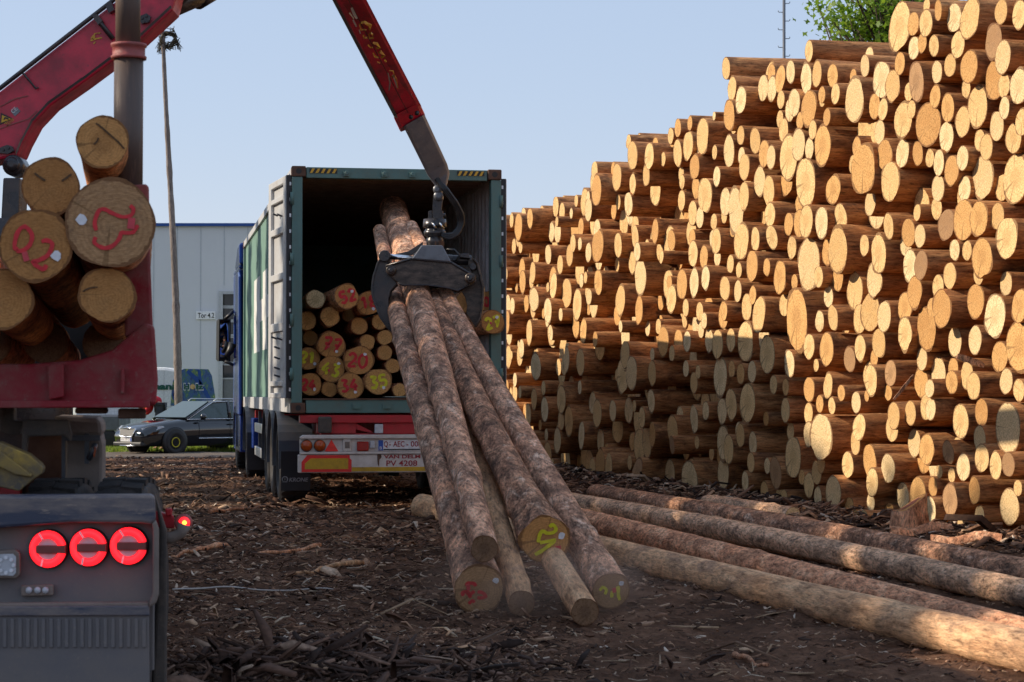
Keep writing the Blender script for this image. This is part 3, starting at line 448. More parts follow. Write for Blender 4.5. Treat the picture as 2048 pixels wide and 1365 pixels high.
PILE = '594,221,354,-39|485,89,252,-21|441,291,240,-22|551,375,273,-32|288,350,199,-11|499,411,219,-30|554,525,125,-38|147,216,179,4|60,258,178,8|352,369,255,-11|1030,21,237,-67|7,106,219,12|750,125,233,-40|291,8,119,18|92,480,181,2|700,231,219,-35|320,279,194,-13|401,448,233,-24|538,282,296,-30|16,273,184,7|319,60,152,-22|59,206,191,-4|273,504,250,-15|1271,20,215,-73|90,48,128,1|442,30,174,-16|848,550,144,-51|99,335,196,-14|1211,126,169,-75|1285,309,259,-84|349,255,186,-22|140,37,155,0|209,199,206,-11|483,185,181,-27|222,441,190,-8|691,183,223,-42|97,400,189,-8|198,260,148,0|604,63,236,-38|25,434,156,5|100,143,128,-4|1201,166,174,-73|466,359,160,-28|92,6,89,-7|958,477,237,-60|382,101,143,-19|817,486,189,-43|31,327,215,-10|94,436,155,2|1615,188,215,-93|777,500,169,-43|1319,419,174,-77|216,82,153,-14|203,397,206,-11|331,188,158,-18|376,336,135,-30|146,247,131,-4|748,76,146,-46|306,157,137,-19|453,328,147,-31|77,295,164,2|1288,167,241,-71|99,221,165,-6|1442,22,233,-85|724,291,191,-36|1503,312,197,-88|607,171,161,-35|118,297,190,-4|815,366,285,-51|191,121,106,-6|89,119,131,-6|91,185,137,-1|145,110,168,-14|1509,370,253,-89|1499,457,240,-84|789,201,245,-53|365,66,177,-23|16,37,164,6|224,235,164,-6|5,177,211,2|459,6,87,14|53,453,161,-1|222,290,118,-11|887,158,245,-57|1336,262,209,-99|190,24,139,-4|468,219,148,-28|939,397,226,-56|342,45,149,-15|246,195,170,-6|664,43,186,-41|911,33,201,-70|482,145,141,-28|344,150,165,-15|1211,451,159,-68|975,438,170,-55|649,273,194,-41|295,214,162,-7|1992,186,233,-125|169,381,150,-13|75,360,123,-5|433,247,197,-38|276,114,142,-8|152,185,145,-12|362,221,198,-23|631,117,149,-40|1413,280,227,-95|191,493,134,-3|1761,127,229,-104|968,103,179,-51|400,127,116,-24|2095,446,251,-121|541,458,198,-32|1321,195,206,-72|1727,91,243,-107|133,463,130,-7|692,379,180,-45|88,25,97,-3|484,324,173,-22|296,448,167,-18|251,117,126,-14|617,411,256,-39|1605,239,187,-95|256,408,171,-10|760,379,171,-40|254,36,177,-23|890,333,170,-53|49,295,125,-2|1189,476,189,-65|1086,66,128,-62|266,376,148,-14|779,85,150,-42|153,81,112,-5|292,305,133,-11|158,407,139,-9|916,287,157,-48|636,14,109,-40|903,418,133,-59|509,492,151,-28|119,68,130,-3|183,333,133,-11|784,325,218,-46|-10,75,110,21|1619,69,221,-96|529,329,180,-23|674,349,148,-39|2057,249,230,-131|848,66,181,-53|1213,21,206,-104|1625,147,116,-95|1249,433,210,-95|431,60,146,-28|1114,85,205,-73|128,390,148,-9|480,440,101,-27|145,346,148,-6|2218,273,220,-132|1988,453,174,-113|57,377,139,-6|975,284,190,-54|1801,57,210,-109|263,87,144,-24|889,200,185,-54|1439,472,207,-98|328,459,188,-21|121,355,119,-5|322,137,82,-24|859,446,206,-59|473,485,129,-31|189,141,89,-4|1288,488,210,-73|1270,68,252,-89|331,405,128,-20|68,78,130,5|771,416,167,-45|366,479,119,-20|1210,78,174,-76|1563,105,215,-105|740,445,161,-47|661,321,143,-36|38,234,108,-4|128,153,136,-12|1216,371,172,-83|156,296,152,-6|182,470,105,-7|229,170,118,-16|383,184,142,-21|315,380,161,-18|1532,223,129,-92|732,53,124,-37|182,421,112,-8|836,123,194,-52|20,73,127,17|766,29,125,-43|1258,344,141,-70|43,169,137,0|1737,287,260,-125|538,189,148,-30|1241,102,155,-71|1622,437,185,-109|-3,404,160,5|1179,211,208,-82|24,474,113,7|740,163,138,-42|26,147,116,3|1849,281,214,-106|59,420,184,-6|2016,357,192,-126|543,141,144,-32|728,324,151,-42|25,362,136,-5|273,467,117,-15|143,12,112,-15|2267,99,213,-139|127,327,123,-10|576,421,180,-34|247,295,146,-11|1859,243,143,-114|1022,207,143,-61|85,95,124,-2|19,388,103,7|1123,351,149,-75|825,521,157,-50|178,444,112,-8|-8,212,152,8|1433,366,187,-98|208,156,156,-23|982,151,146,-56|817,265,143,-54|838,240,117,-44|1921,109,210,-121|1089,288,203,-78|1842,23,257,-136|161,500,101,-1|319,427,116,-18|630,144,102,-40|653,508,167,-44|1724,194,209,-102|2324,21,257,-159|491,243,121,-33|495,265,121,-23|425,173,137,-28|1148,329,94,-69|726,394,178,-47|1512,80,206,-123|310,32,143,-34|151,147,111,-8|409,84,136,-27|1859,325,221,-119|617,511,136,-42|142,490,138,-8|849,270,158,-49|240,262,166,-9|1955,305,207,-111|232,372,121,-14|1144,270,189,-82|1491,26,246,-87|472,123,96,-28|2106,409,115,-128|1549,291,130,-87|2171,163,137,-135|1022,472,198,-63|1815,310,251,-130|1604,122,173,-110|752,257,117,-48|508,59,112,-31|2255,387,212,-129|1898,382,172,-121|429,137,91,-20|155,447,111,-10|1305,448,156,-79|569,496,171,-41|217,15,150,-17|233,476,115,-11|1427,164,266,-103|590,471,164,-35|998,324,172,-61|1488,110,170,-107|793,458,123,-49|239,147,151,-20|1365,374,178,-103|1570,212,212,-112|234,314,86,-14|1567,60,205,-112|670,417,144,-39|179,357,130,-10|1718,369,183,-106|209,46,99,-17|1061,466,185,-62|-12,465,130,9|530,48,138,-35|901,73,215,-66|2227,75,252,-156|441,460,115,-20|1388,239,94,-87|1659,287,249,-130|711,18,133,-46|262,222,153,-14|303,101,142,-19|354,24,97,-19|1544,397,188,-99|979,72,90,-59|704,425,169,-44|412,216,164,-34|1072,192,114,-57|470,262,141,-35|1013,170,116,-56|1525,490,164,-89|1323,59,260,-95|878,114,169,-56|206,316,114,-21|940,232,109,-55|965,245,131,-58|725,106,90,-54|234,500,123,-11|520,217,123,-35|831,204,152,-50|1920,28,246,-126|667,147,114,-40|1040,399,144,-60|938,114,125,-56|603,305,135,-37|954,317,155,-60|636,445,142,-41|969,370,146,-60|2371,441,217,-157|231,415,93,-7|2085,220,179,-124|682,287,109,-38|1038,253,124,-65|2119,98,209,-146|1904,423,208,-140|1970,18,206,-119|262,324,171,-33|27,409,110,3|786,12,122,-51|961,165,93,-54|130,270,102,-1|1202,233,115,-83|367,291,115,-19|1972,127,194,-116|658,388,181,-54|1828,360,172,-122|175,160,105,-22|523,168,74,-32|1942,147,135,-125|788,161,132,-46|1318,512,113,-77|70,323,126,-18|1017,347,119,-67|2156,302,162,-126|418,14,121,-24|1451,111,206,-121|552,114,124,-35|630,92,109,-46|746,511,166,-60|867,237,178,-54|360,436,138,-28|554,33,144,-36|174,238,119,-6|520,22,109,-32|2146,347,221,-143|-2,139,102,6|1407,392,186,-117|491,466,96,-26|792,244,173,-56|94,267,94,5|1780,430,92,-102|1416,224,214,-104|862,381,187,-55|2093,45,256,-142|450,503,114,-64|698,503,154,-52|636,335,137,-47|2227,366,140,-132|1005,379,172,-63|1057,500,130,-61|1956,472,187,-152|2243,208,222,-142|393,6,99,-8|832,300,120,-50|1689,387,154,-103|524,91,144,-23|2310,193,172,-143|914,360,114,-59|1041,184,155,-77|540,412,124,-32|509,125,102,-30|441,423,242,-56|91,245,99,-5|-21,370,120,12|938,206,158,-61|266,11,109,-21|1487,339,111,-114|209,477,98,-8|2096,140,114,-124|1480,405,216,-123|2353,474,168,-147|1035,424,104,-59|1811,273,116,-118|1012,501,99,-62|528,432,111,-31|1160,469,102,-76|197,61,66,-18|1883,456,172,-142|493,293,154,-33|383,396,108,-18|644,482,112,-41|1712,416,155,-124|121,420,89,-9|2371,235,261,-150|813,167,110,-44|1203,193,96,-74|569,330,163,-32|916,451,95,-61|214,123,130,-13|780,289,100,-41|2260,251,207,-148|1180,351,256,-93|-21,55,73,18|1322,234,114,-108|1548,362,160,-86|1643,23,224,-117|415,332,202,-56|2193,373,218,-155|97,369,103,-10|1193,293,215,-95|162,59,73,-13|1098,209,173,-76|2086,79,100,-160|2026,19,214,-121|2049,201,203,-142|658,241,143,-50|1882,12,123,-124|2158,209,203,-141|1089,493,119,-62|202,364,92,-12|617,266,94,-46|355,173,91,-24|1344,118,91,-94|1781,253,209,-136|920,315,127,-66|367,6,97,-8|1761,210,141,-115|996,413,162,-65|1536,46,116,-112|1403,337,173,-111|1748,442,92,-118|1720,459,233,-133|1663,384,112,-107|1302,274,140,-122|1736,157,173,-138|1469,436,119,-110|247,10,90,-21|2190,139,179,-140|1995,39,123,-119|1578,264,177,-144|573,448,105,-35|439,479,87,-40|1635,327,98,-108|619,467,143,-42|1531,19,165,-87|1777,348,262,-142|2244,308,199,-141|273,286,132,-21|2059,61,119,-164|2325,367,214,-141|1142,104,148,-94|367,134,61,-21|945,18,183,-96|289,72,168,-48|2124,305,170,-144|1785,92,180,-111|2142,404,254,-168|2321,331,94,-142|729,204,190,-54|1952,426,182,-143|1534,429,145,-124|680,14,147,-54|2482,163,183,-168|205,513,71,-11|1160,294,105,-85|721,525,121,-61|1208,327,116,-118|1658,323,120,-108|579,41,91,-38|1814,135,242,-120|907,497,57,-57|2129,22,180,-138|1868,183,157,-131|798,433,114,-52|1158,241,115,-107|2475,53,209,-167|177,218,98,-1|1063,437,110,-68|697,50,97,-44|671,463,105,-51|1387,98,260,-116|1780,185,178,-115|1584,356,205,-115|2233,420,150,-150|2430,151,147,-189|1714,34,209,-130|1275,396,259,-143|1245,138,204,-119|1304,244,98,-122|1227,343,144,-94|1033,55,94,-100|2379,279,195,-150|1354,33,111,-90|1885,218,221,-145|1000,250,179,-84|1089,360,202,-92|335,12,123,-31|240,64,141,-35|365,409,116,-31|2202,467,142,-137|1021,139,216,-101|1804,19,142,-149|976,221,112,-64|2066,294,182,-141|2460,140,117,-175|1220,493,146,-85|1078,24,245,-88|774,356,105,-72|510,464,86,-35|1156,57,145,-108|1837,472,110,-154|255,436,98,-16|1108,122,185,-119|1368,64,141,-99|2260,21,240,-171|1945,248,259,-141|591,355,110,-41|796,535,173,-91|461,386,116,-50|2212,210,90,-139|2407,303,184,-167|1487,490,115,-108|1925,338,247,-138|1163,149,223,-127|1062,228,190,-90|2349,68,116,-151|1852,426,269,-157|1919,174,225,-152|1873,151,177,-156|892,367,109,-65|1436,421,234,-119|2275,70,96,-153|1877,264,111,-113|2022,316,220,-138|1716,331,209,-141|1672,423,252,-135|2160,471,171,-149|803,91,106,-49|2309,84,246,-155|2048,344,154,-133|1640,459,109,-114|2367,14,145,-145|2202,179,219,-170|2214,339,93,-150|2400,116,101,-171|1467,146,178,-141|1894,324,91,-119|1332,389,133,-132|1547,323,182,-115|1107,57,91,-111|2142,67,159,-159|2126,473,166,-175|2288,47,152,-175|374,155,146,-27|865,346,100,-66|954,57,203,-85|1701,279,114,-134|1527,141,246,-152|2188,436,207,-147|1212,408,207,-130|154,322,115,-22|1035,232,95,-82|926,339,120,-62|669,117,185,-62|2358,140,99,-178|1692,306,123,-129|1991,240,217,-157|914,484,93,-87|1139,217,199,-109|2112,272,182,-158|1319,150,118,-104|1929,279,92,-121|2210,107,111,-165|2217,401,102,-175|1240,301,206,-118|1567,476,188,-101|1281,354,102,-93|1992,406,210,-162|177,81,142,-27|2541,336,215,-149|499,209,96,-57|2059,158,245,-169|1696,246,169,-132|2344,341,116,-174|1500,166,101,-118|2409,84,230,-149|1357,9,90,-95|1641,245,188,-150|993,460,114,-69|1357,220,222,-138|1475,294,149,-129|1361,152,264,-124|1343,515,131,-102|1382,186,148,-92|2406,23,263,-195|2447,423,184,-170|1368,419,207,-152|1172,412,176,-110|1498,267,218,-150|1987,486,97,-176|2441,325,168,-153|1950,201,191,-162|190,172,91,-64|2052,320,90,-133|1309,366,180,-114|798,402,117,-60|2222,231,97,-157|2565,132,121,-168|1694,169,174,-177|820,100,90,-64|1194,258,142,-118|563,166,190,-78|1158,497,117,-89|2583,108,187,-157|2616,17,175,-154|1593,89,95,-136|346,314,211,-72|1646,167,170,-166|1539,260,208,-162|2263,344,183,-181|2138,446,140,-129|1338,312,270,-115|1886,45,140,-136|1180,101,216,-136|2497,138,109,-199|548,9,103,-50|895,228,96,-66|1579,148,142,-160|1792,216,126,-145|1006,86,223,-105|239,89,93,-52|1668,203,265,-140|2025,63,201,-178|1169,442,140,-108|2481,345,223,-211|2234,168,107,-159|2176,23,260,-161|2514,354,113,-214|1862,68,182,-131|2450,14,146,-184|2493,102,257,-210|2329,219,156,-173|1680,347,196,-147|292,409,200,-52|755,473,167,-94|2218,15,156,-167|606,338,114,-46|859,92,92,-72|2054,82,98,-187|810,294,106,-65|1241,180,232,-95|2443,68,145,-207|2301,249,200,-176|1467,74,172,-142|1420,127,115,-144|3,485,128,-9|2585,12,116,-156|1029,287,231,-96|2439,184,208,-210|1801,391,252,-151|1270,102,97,-79|2401,330,93,-181|42,110,144,-9|2605,476,225,-203|-83,234,231,-65|1585,405,249,-165|2685,291,200,-221|2709,196,218,-235|2273,165,213,-209|2495,423,268,-198|2679,454,221,-156|2954,181,206,-220|2124,163,216,-196|2993,195,211,-222|2458,463,239,-176|1125,308,223,-132|2293,320,216,-204|1637,361,222,-133|2763,56,244,-219|1122,478,228,-87|2756,364,226,-205|2352,105,232,-218|-46,284,250,-52|-174,229,230,-4|2891,307,250,-201|2945,448,233,-214|229,341,202,-41|1116,392,234,-116|-154,350,256,4|-125,113,212,-10|2571,368,221,-160|-53,386,215,-52|-33,23,249,-66|2835,179,231,-192|2310,425,265,-217|-82,126,243,-39|2897,229,239,-202|2196,312,235,-177|2626,56,243,-221|1311,111,250,-138|-167,43,225,-48|1669,59,225,-142|2963,259,264,-182|2438,115,198,-219|2162,260,227,-203|1659,132,213,-154|-178,150,208,-42|2883,77,241,-188|2955,22,253,-172|2896,152,256,-190|2656,19,208,-200|1758,23,226,-182|2531,129,209,-228|1750,400,244,-144|1444,319,242,-158|-104,309,248,-24|706,135,236,-106|2504,287,246,-164|2785,397,228,-239|2443,280,207,-221|1280,219,225,-125|2579,306,209,-225|2398,400,233,-222|398,278,228,-85|2964,338,239,-202|1603,309,259,-146|2554,234,255,-208|1503,204,221,-147|2255,464,204,-190|2336,163,231,-215|2568,437,261,-173|2845,347,269,-242|-37,332,209,-34|2554,180,210,-198|2908,21,240,-246|1390,22,244,-158|2012,106,264,-188|2580,60,239,-221|2802,465,200,-245|2087,331,252,-197|2172,98,263,-192|2751,242,229,-193|2476,231,213,-144|1078,155,261,-128|1731,235,202,-165|-38,433,256,-48|-123,159,248,-3|1122,181,209,-123|-126,56,223,-12|2841,430,260,-209|2665,195,236,-169|1821,242,214,-163|820,33,266,-93|1123,20,223,-102|2968,406,219,-188|2049,395,246,-185|-49,167,237,-19|437,106,207,-66|2648,329,248,-218|2457,382,232,-155|2821,23,206,-189|-125,418,244,-16|1897,293,223,-170|2696,242,217,-203|2886,495,258,-207|2838,262,259,-225|2410,359,207,-207|-138,281,203,-44|2028,453,230,-168|1862,381,198,-184|2922,397,224,-177|2789,292,258,-224|2552,23,237,-221|1809,443,210,-183|2532,383,211,-225|2983,125,244,-224|2745,309,229,-224|1962,372,260,-187|346,102,220,-66|2746,448,242,-177|2782,199,256,-212|1824,193,244,-147|2632,103,242,-197|411,375,238,-73|1978,72,223,-181|2629,410,265,-174|2604,211,213,-193|2390,157,262,-199|2706,358,223,-181|2984,72,246,-223|2656,255,222,-193|1129,437,208,-140|2626,171,225,-175|-177,420,248,0|828,420,218,-84|1704,127,194,-175|1396,459,215,-148|1994,282,207,-162|-182,104,207,14|935,172,184,-102|1175,18,185,-135|1881,105,200,-144|1463,221,220,-137|2374,349,175,-185|2724,77,193,-193|2929,510,172,-187|1365,494,179,-128|1454,264,181,-145|981,187,202,-101|2858,131,177,-170|2537,471,196,-200|274,156,172,-85|2548,84,177,-181|2723,486,175,-199|646,180,184,-68|2196,240,181,-189|2615,353,169,-153|2690,129,177,-221|-106,16,178,-31|2619,285,174,-155|706,80,220,-94|-94,360,204,-51|2805,92,187,-212|2967,498,213,-256|2070,105,179,-186|713,465,185,-93|2762,100,201,-226|852,180,173,-108|57,19,215,-43|2236,133,210,-190|2944,117,173,-228|2793,129,174,-240|1327,476,172,-145|1561,175,182,-163|1110,257,180,-116|1568,19,209,-171|2422,223,189,-200|597,118,209,-92|-117,206,183,-34|-2,310,173,-15|-97,464,211,-2|1235,220,173,-143|2846,97,186,-204|2518,49,178,-161|2733,151,204,-216|-39,113,176,-66|2372,50,183,-202|-82,428,189,8|2858,29,181,-214|1331,16,177,-153|-39,78,177,-67|316,242,183,-84|589,278,175,-109|1250,485,179,-105|2914,344,187,-194|1055,74,202,-132|-141,460,202,-27|2885,426,174,-178|-76,67,180,-13|2791,242,179,-240|2843,218,172,-185|453,156,176,-67|1563,439,173,-162|2347,310,182,-171|1265,269,192,-148|552,69,180,-108|582,16,173,-73|2324,285,170,-194|2845,474,192,-236|915,250,184,-93|2721,40,182,-234|1047,327,210,-107|480,28,192,-85|62,140,179,-66|955,137,168,-110|2924,59,182,-248|2129,235,187,-197|1772,455,175,-150|2304,135,170,-184|1076,395,175,-139|1425,64,209,-148|2799,354,172,-215|841,329,178,-101|2416,459,191,-219|445,196,183,-76|2941,303,194,-207|757,229,176,-116|893,466,173,-93|2708,406,182,-173|2524,201,170,-152|2587,161,179,-207|-185,304,183,5|2673,380,185,-208|2910,271,170,-177|995,49,168,-133|2992,445,195,-191|2885,380,192,-221|1228,261,181,-133|732,360,178,-70|865,17,203,-114|2880,192,174,-248|2412,256,169,-187|2686,57,171,-203|2548,280,201,-177|-22,246,177,-47|1156,185,145,-121|2029,274,147,-159|2770,14,154,-221|2514,231,153,-169|-120,240,148,4|1671,464,162,-151|2025,231,143,-188|2937,225,141,-206|1368,342,155,-123|408,45,141,-82|2688,90,151,-232|1095,442,149,-142|2731,112,140,-214|2673,156,143,-183|3000,15,166,-259|2086,373,174,-202|2497,21,161,-224|636,364,156,-105|1037,369,159,-110|1646,92,139,-154|792,122,160,-98|-137,16,140,-12|2062,14,167,-170|993,16,143,-132|-172,265,144,-59|1829,82,177,-185|2767,148,142,-174|915,126,140,-89|885,270,179,-91|491,375,139,-89|1186,53,164,-138|1912,467,141,-187|2998,306,164,-213|2980,373,146,-200|2834,303,163,-186|2823,142,154,-206|1477,177,158,-143|1689,90,144,-172|2899,455,163,-227|2648,481,158,-224|694,315,140,-109|944,265,154,-110|2302,471,140,-194|1901,255,152,-141|2693,22,140,-211|1347,450,147,-108|2110,201,140,-185|410,487,170,-93|738,26,153,-117|2382,197,141,-218|1376,264,173,-144|-45,223,143,4|190,294,166,-77|1983,333,142,-160|1932,76,149,-183|2789,499,154,-231|-76,33,165,-22|-155,180,148,-2|1751,60,155,-163|2268,432,140,-205|-93,186,139,-40|682,262,148,-96|1920,216,138,-155|2841,61,165,-202|2843,390,156,-173|2819,498,154,-248|1059,111,165,-114|1781,287,147,-180|940,443,158,-115|118,191,149,-68|1470,357,145,-157|2642,369,154,-159|167,265,146,-50|1599,39,144,-131|1623,402,138,-126|1385,303,150,-154|2345,403,159,-205|1617,272,149,-161|1069,261,144,-117|2139,129,144,-181|670,212,139,-77|1683,16,166,-177|2635,449,140,-154|2967,219,145,-206|2075,483,171,-202|1591,454,142,-166|852,479,141,-82|1015,436,142,-95|2581,268,159,-153|2501,475,171,-165|1962,164,145,-182|2919,189,160,-214|572,94,145,-48|2802,162,118,-213|2850,508,123,-180|-174,458,116,-27|1784,155,114,-151|2712,326,112,-174|1899,138,122,-172|-58,475,116,-65|109,16,114,-23|-124,374,113,-59|-37,484,116,-39|2773,332,121,-238|318,338,133,-70|-82,275,126,-21|1924,397,117,-191|-70,329,120,-41|39,489,116,-19|535,500,122,-97|641,214,121,-92|3,374,116,-59|163,478,109,-55|1609,15,125,-131|2998,515,122,-224|2219,445,125,-207|165,13,121,-32|295,180,111,-69|-94,93,115,-39|182,51,113,-48|-65,198,121,-58|38,55,128,-67|1343,356,109,-123|2608,252,120,-204|791,62,119,-71|1086,328,121,-96|2271,289,124,-149|2916,114,115,-174|1853,127,115,-144|403,150,129,-75|2713,458,110,-184|-188,374,137,-27|1511,417,124,-163|2733,10,112,-238|2677,412,133,-173|883,304,130,-97|1535,189,120,-165|2954,90,112,-214|28,208,121,-32|121,439,113,-33|1154,380,128,-127|601,375,117,-61|2295,356,115,-192|-105,263,110,-5|2012,146,124,-147|2769,478,134,-203|2288,377,113,-204|267,257,113,-25|-91,398,124,-30|249,457,126,-69|117,97,116,-72|619,32,118,-94|2719,288,109,-233|952,345,124,-121|117,495,118,-55|2057,436,111,-177|2685,489,130,-224|-1,348,128,-9|1085,103,114,-117|711,265,112,-114|756,309,112,-63|2602,135,115,-178|-185,180,112,-35|2077,189,109,-172|770,54,119,-71|1396,363,110,-118|1839,158,108,-183|374,36,121,-50|514,248,120,-87|6,238,117,-13|2809,63,110,-197|2458,89,115,-145|2270,132,115,-181|603,446,123,-78|2010,481,109,-183|1276,125,117,-132|1278,458,117,-135|757,280,115,-96|2532,433,113,-158|2484,196,114,-225|698,345,110,-89|2999,486,127,-239|1302,26,114,-119|401,414,112,-52|2888,117,113,-230|-151,81,126,2|2932,88,122,-223|458,65,114,-73|2116,364,131,-194|196,229,125,-82|900,391,114,-109|122,129,119,-59|2045,125,117,-177|1341,93,111,-137|2523,168,126,-225|2746,189,117,-168|2946,369,117,-241|2283,195,110,-215|24,11,112,-59|275,188,116,-80|2754,409,109,-242|933,79,110,-97|2568,473,110,-165|2735,394,118,-203|2688,326,114,-163|1893,353,119,-156|2,13,109,-73|1248,366,112,-132|2519,78,109,-187|724,492,110,-105|123,234,119,-26|544,234,116,-84|2359,375,131,-170|729,249,124,-90|2339,255,112,-206|589,149,111,-109|1230,57,124,-138|873,48,125,-114|503,345,118,-81|2993,161,121,-254|2971,300,112,-240|2495,379,124,-224|1904,71,112,-170|630,301,127,-63|676,484,119,-89|3000,415,122,-221|2386,474,114,-162|921,98,110,-111|856,296,123,-79|510,443,110,-51|968,412,109,-105|284,31,124,-42|2585,403,129,-198|-178,10,112,12|993,482,111,-125|-31,201,114,-38|823,79,113,-98|2815,223,116,-187|402,244,120,-54|2094,294,109,-151|2802,431,138,-232|942,291,115,-69|1524,290,112,-136|2999,272,118,-227|656,75,122,-72|998,216,116,-85|1954,99,137,-175|326,215,106,-21|295,263,104,-66|1243,510,91,-142|2091,9,101,-171|1612,379,99,-124|2284,398,106,-208|2606,382,102,-156|671,90,94,-87|2474,13,90,-194|516,153,95,-98|2446,42,98,-218|165,37,92,-47|2874,267,96,-184|2635,217,98,-191|2301,217,90,-171|2920,485,95,-233|1611,345,90,-172|293,130,98,-68|-150,394,101,-30|2950,152,90,-202|979,391,100,-132|406,188,100,-95|1461,381,94,-134|2139,282,96,-168|-181,75,92,-45|313,316,93,-89|2450,213,99,-202|2610,441,98,-188|70,231,93,-26|2446,243,97,-141|769,531,97,-106|2747,500,102,-203|635,242,90,-63|265,61,93,-88|899,440,91,-106|2510,320,93,-172|2475,261,97,-151|2379,316,102,-211|301,476,91,-34|2588,340,90,-210|165,127,100,-64|974,343,99,-111|-154,306,94,-46|108,254,99,-69|600,496,97,-71|675,440,94,-88|-145,209,99,-28|1,429,96,-14|-16,153,101,-18|1133,137,97,-144|2044,484,97,-181|-63,356,106,8|2405,200,102,-166|783,271,89,-114|2095,175,101,-201|2665,114,101,-171|767,157,89,-99|1410,490,98,-134|2998,351,109,-234|-158,126,105,-12|2634,136,91,-179|117,46,92,-53|2699,165,97,-180|2870,457,99,-218|-83,161,97,-27|813,452,97,-124|2099,243,98,-198|390,316,92,-63|1532,462,100,-131|1857,461,92,-180|2541,413,104,-176|2802,328,91,-202|2206,43,95,-187|473,461,94,-99|440,359,96,-81|45,78,101,-53|2526,254,98,-196|2649,147,92,-178|2612,324,94,-156|391,64,95,-64|2176,402,91,-181|2175,59,103,-178|2942,480,90,-254|2024,169,91,-180|2296,278,100,-157|2745,276,102,-241|-137,317,93,-54|1434,200,95,-130|753,184,106,-107|66,493,109,-49|2999,248,99,-184|877,423,92,-86|2932,146,90,-236|65,103,98,-42|-187,338,103,-60|2778,431,109,-224|78,162,98,-69|1954,51,108,-181|620,490,89,-91|986,126,103,-129|1353,189,91,-105|2733,338,89,-228|2326,460,94,-191|2815,377,100,-189|2860,292,105,-240|1468,478,91,-153|1089,237,93,-136|-20,131,94,2|2708,271,101,-226|833,162,91,-94|2664,70,91,-229|1836,110,92,-173|2279,218,92,-168|1568,303,95,-142|2655,434,91,-194|2573,204,101,-192|1754,180,94,-142|939,363,97,-82|233,395,95,-63|1748,477,91,-168|-53,49,90,-70|750,340,92,-110|1668,244,91,-140|1848,216,92,-163|2114,128,95,-199|2468,313,98,-144|1701,63,98,-142|2952,61,98,-206|850,506,109,-75|2194,406,94,-183'
# ---------------------------------------------------------------- sky and sun
SUN_E = math.radians(30); SUN_V = Vector((-math.cos(SUN_E) * .999, math.cos(SUN_E) * .03, math.sin(SUN_E))).normalized()
w = bpy.data.worlds.new('World'); SC.world = w; w.use_nodes = True; nt = w.node_tree
sky = nt.nodes.new('ShaderNodeTexSky'); sky.sky_type = 'NISHITA'; sky.sun_disc = False; sky.sun_elevation = SUN_E; sky.sun_rotation = math.atan2(SUN_V.x, SUN_V.y)
sky.air_density = 1.25; sky.dust_density = 0; sky.ozone_density = 3.0; sky.altitude = 300
bg = nt.nodes['Background']; nt.links.new(mixc(nt, .7, mixc(nt, 1.0, sky.outputs[0], (1.14, .90, .90), 'MULTIPLY'), (2.85, 3.6, 4.75)), bg.inputs['Color']); bg.inputs['Strength'].default_value = 0.115
sl = bpy.data.lights.new('sun', 'SUN'); sl.energy = 3.9; sl.angle = math.radians(.5); sl.color = (1, .86, .68)
so = bpy.data.objects.new('sun', sl); COL.objects.link(so); so.rotation_euler = (-SUN_V).to_track_quat('-Z', 'Y').to_euler(); so.location = (-30, 10, 20)
SC.view_settings.view_transform = 'Standard'; SC.view_settings.look = 'None'; SC.view_settings.exposure = 0.6; SC.view_settings.gamma = 1
SC.cycles.max_bounces = 6; SC.cycles.volume_bounces = 0; SC.cycles.use_denoising = True; SC.cycles.caustics_reflective = False; SC.cycles.caustics_refractive = False
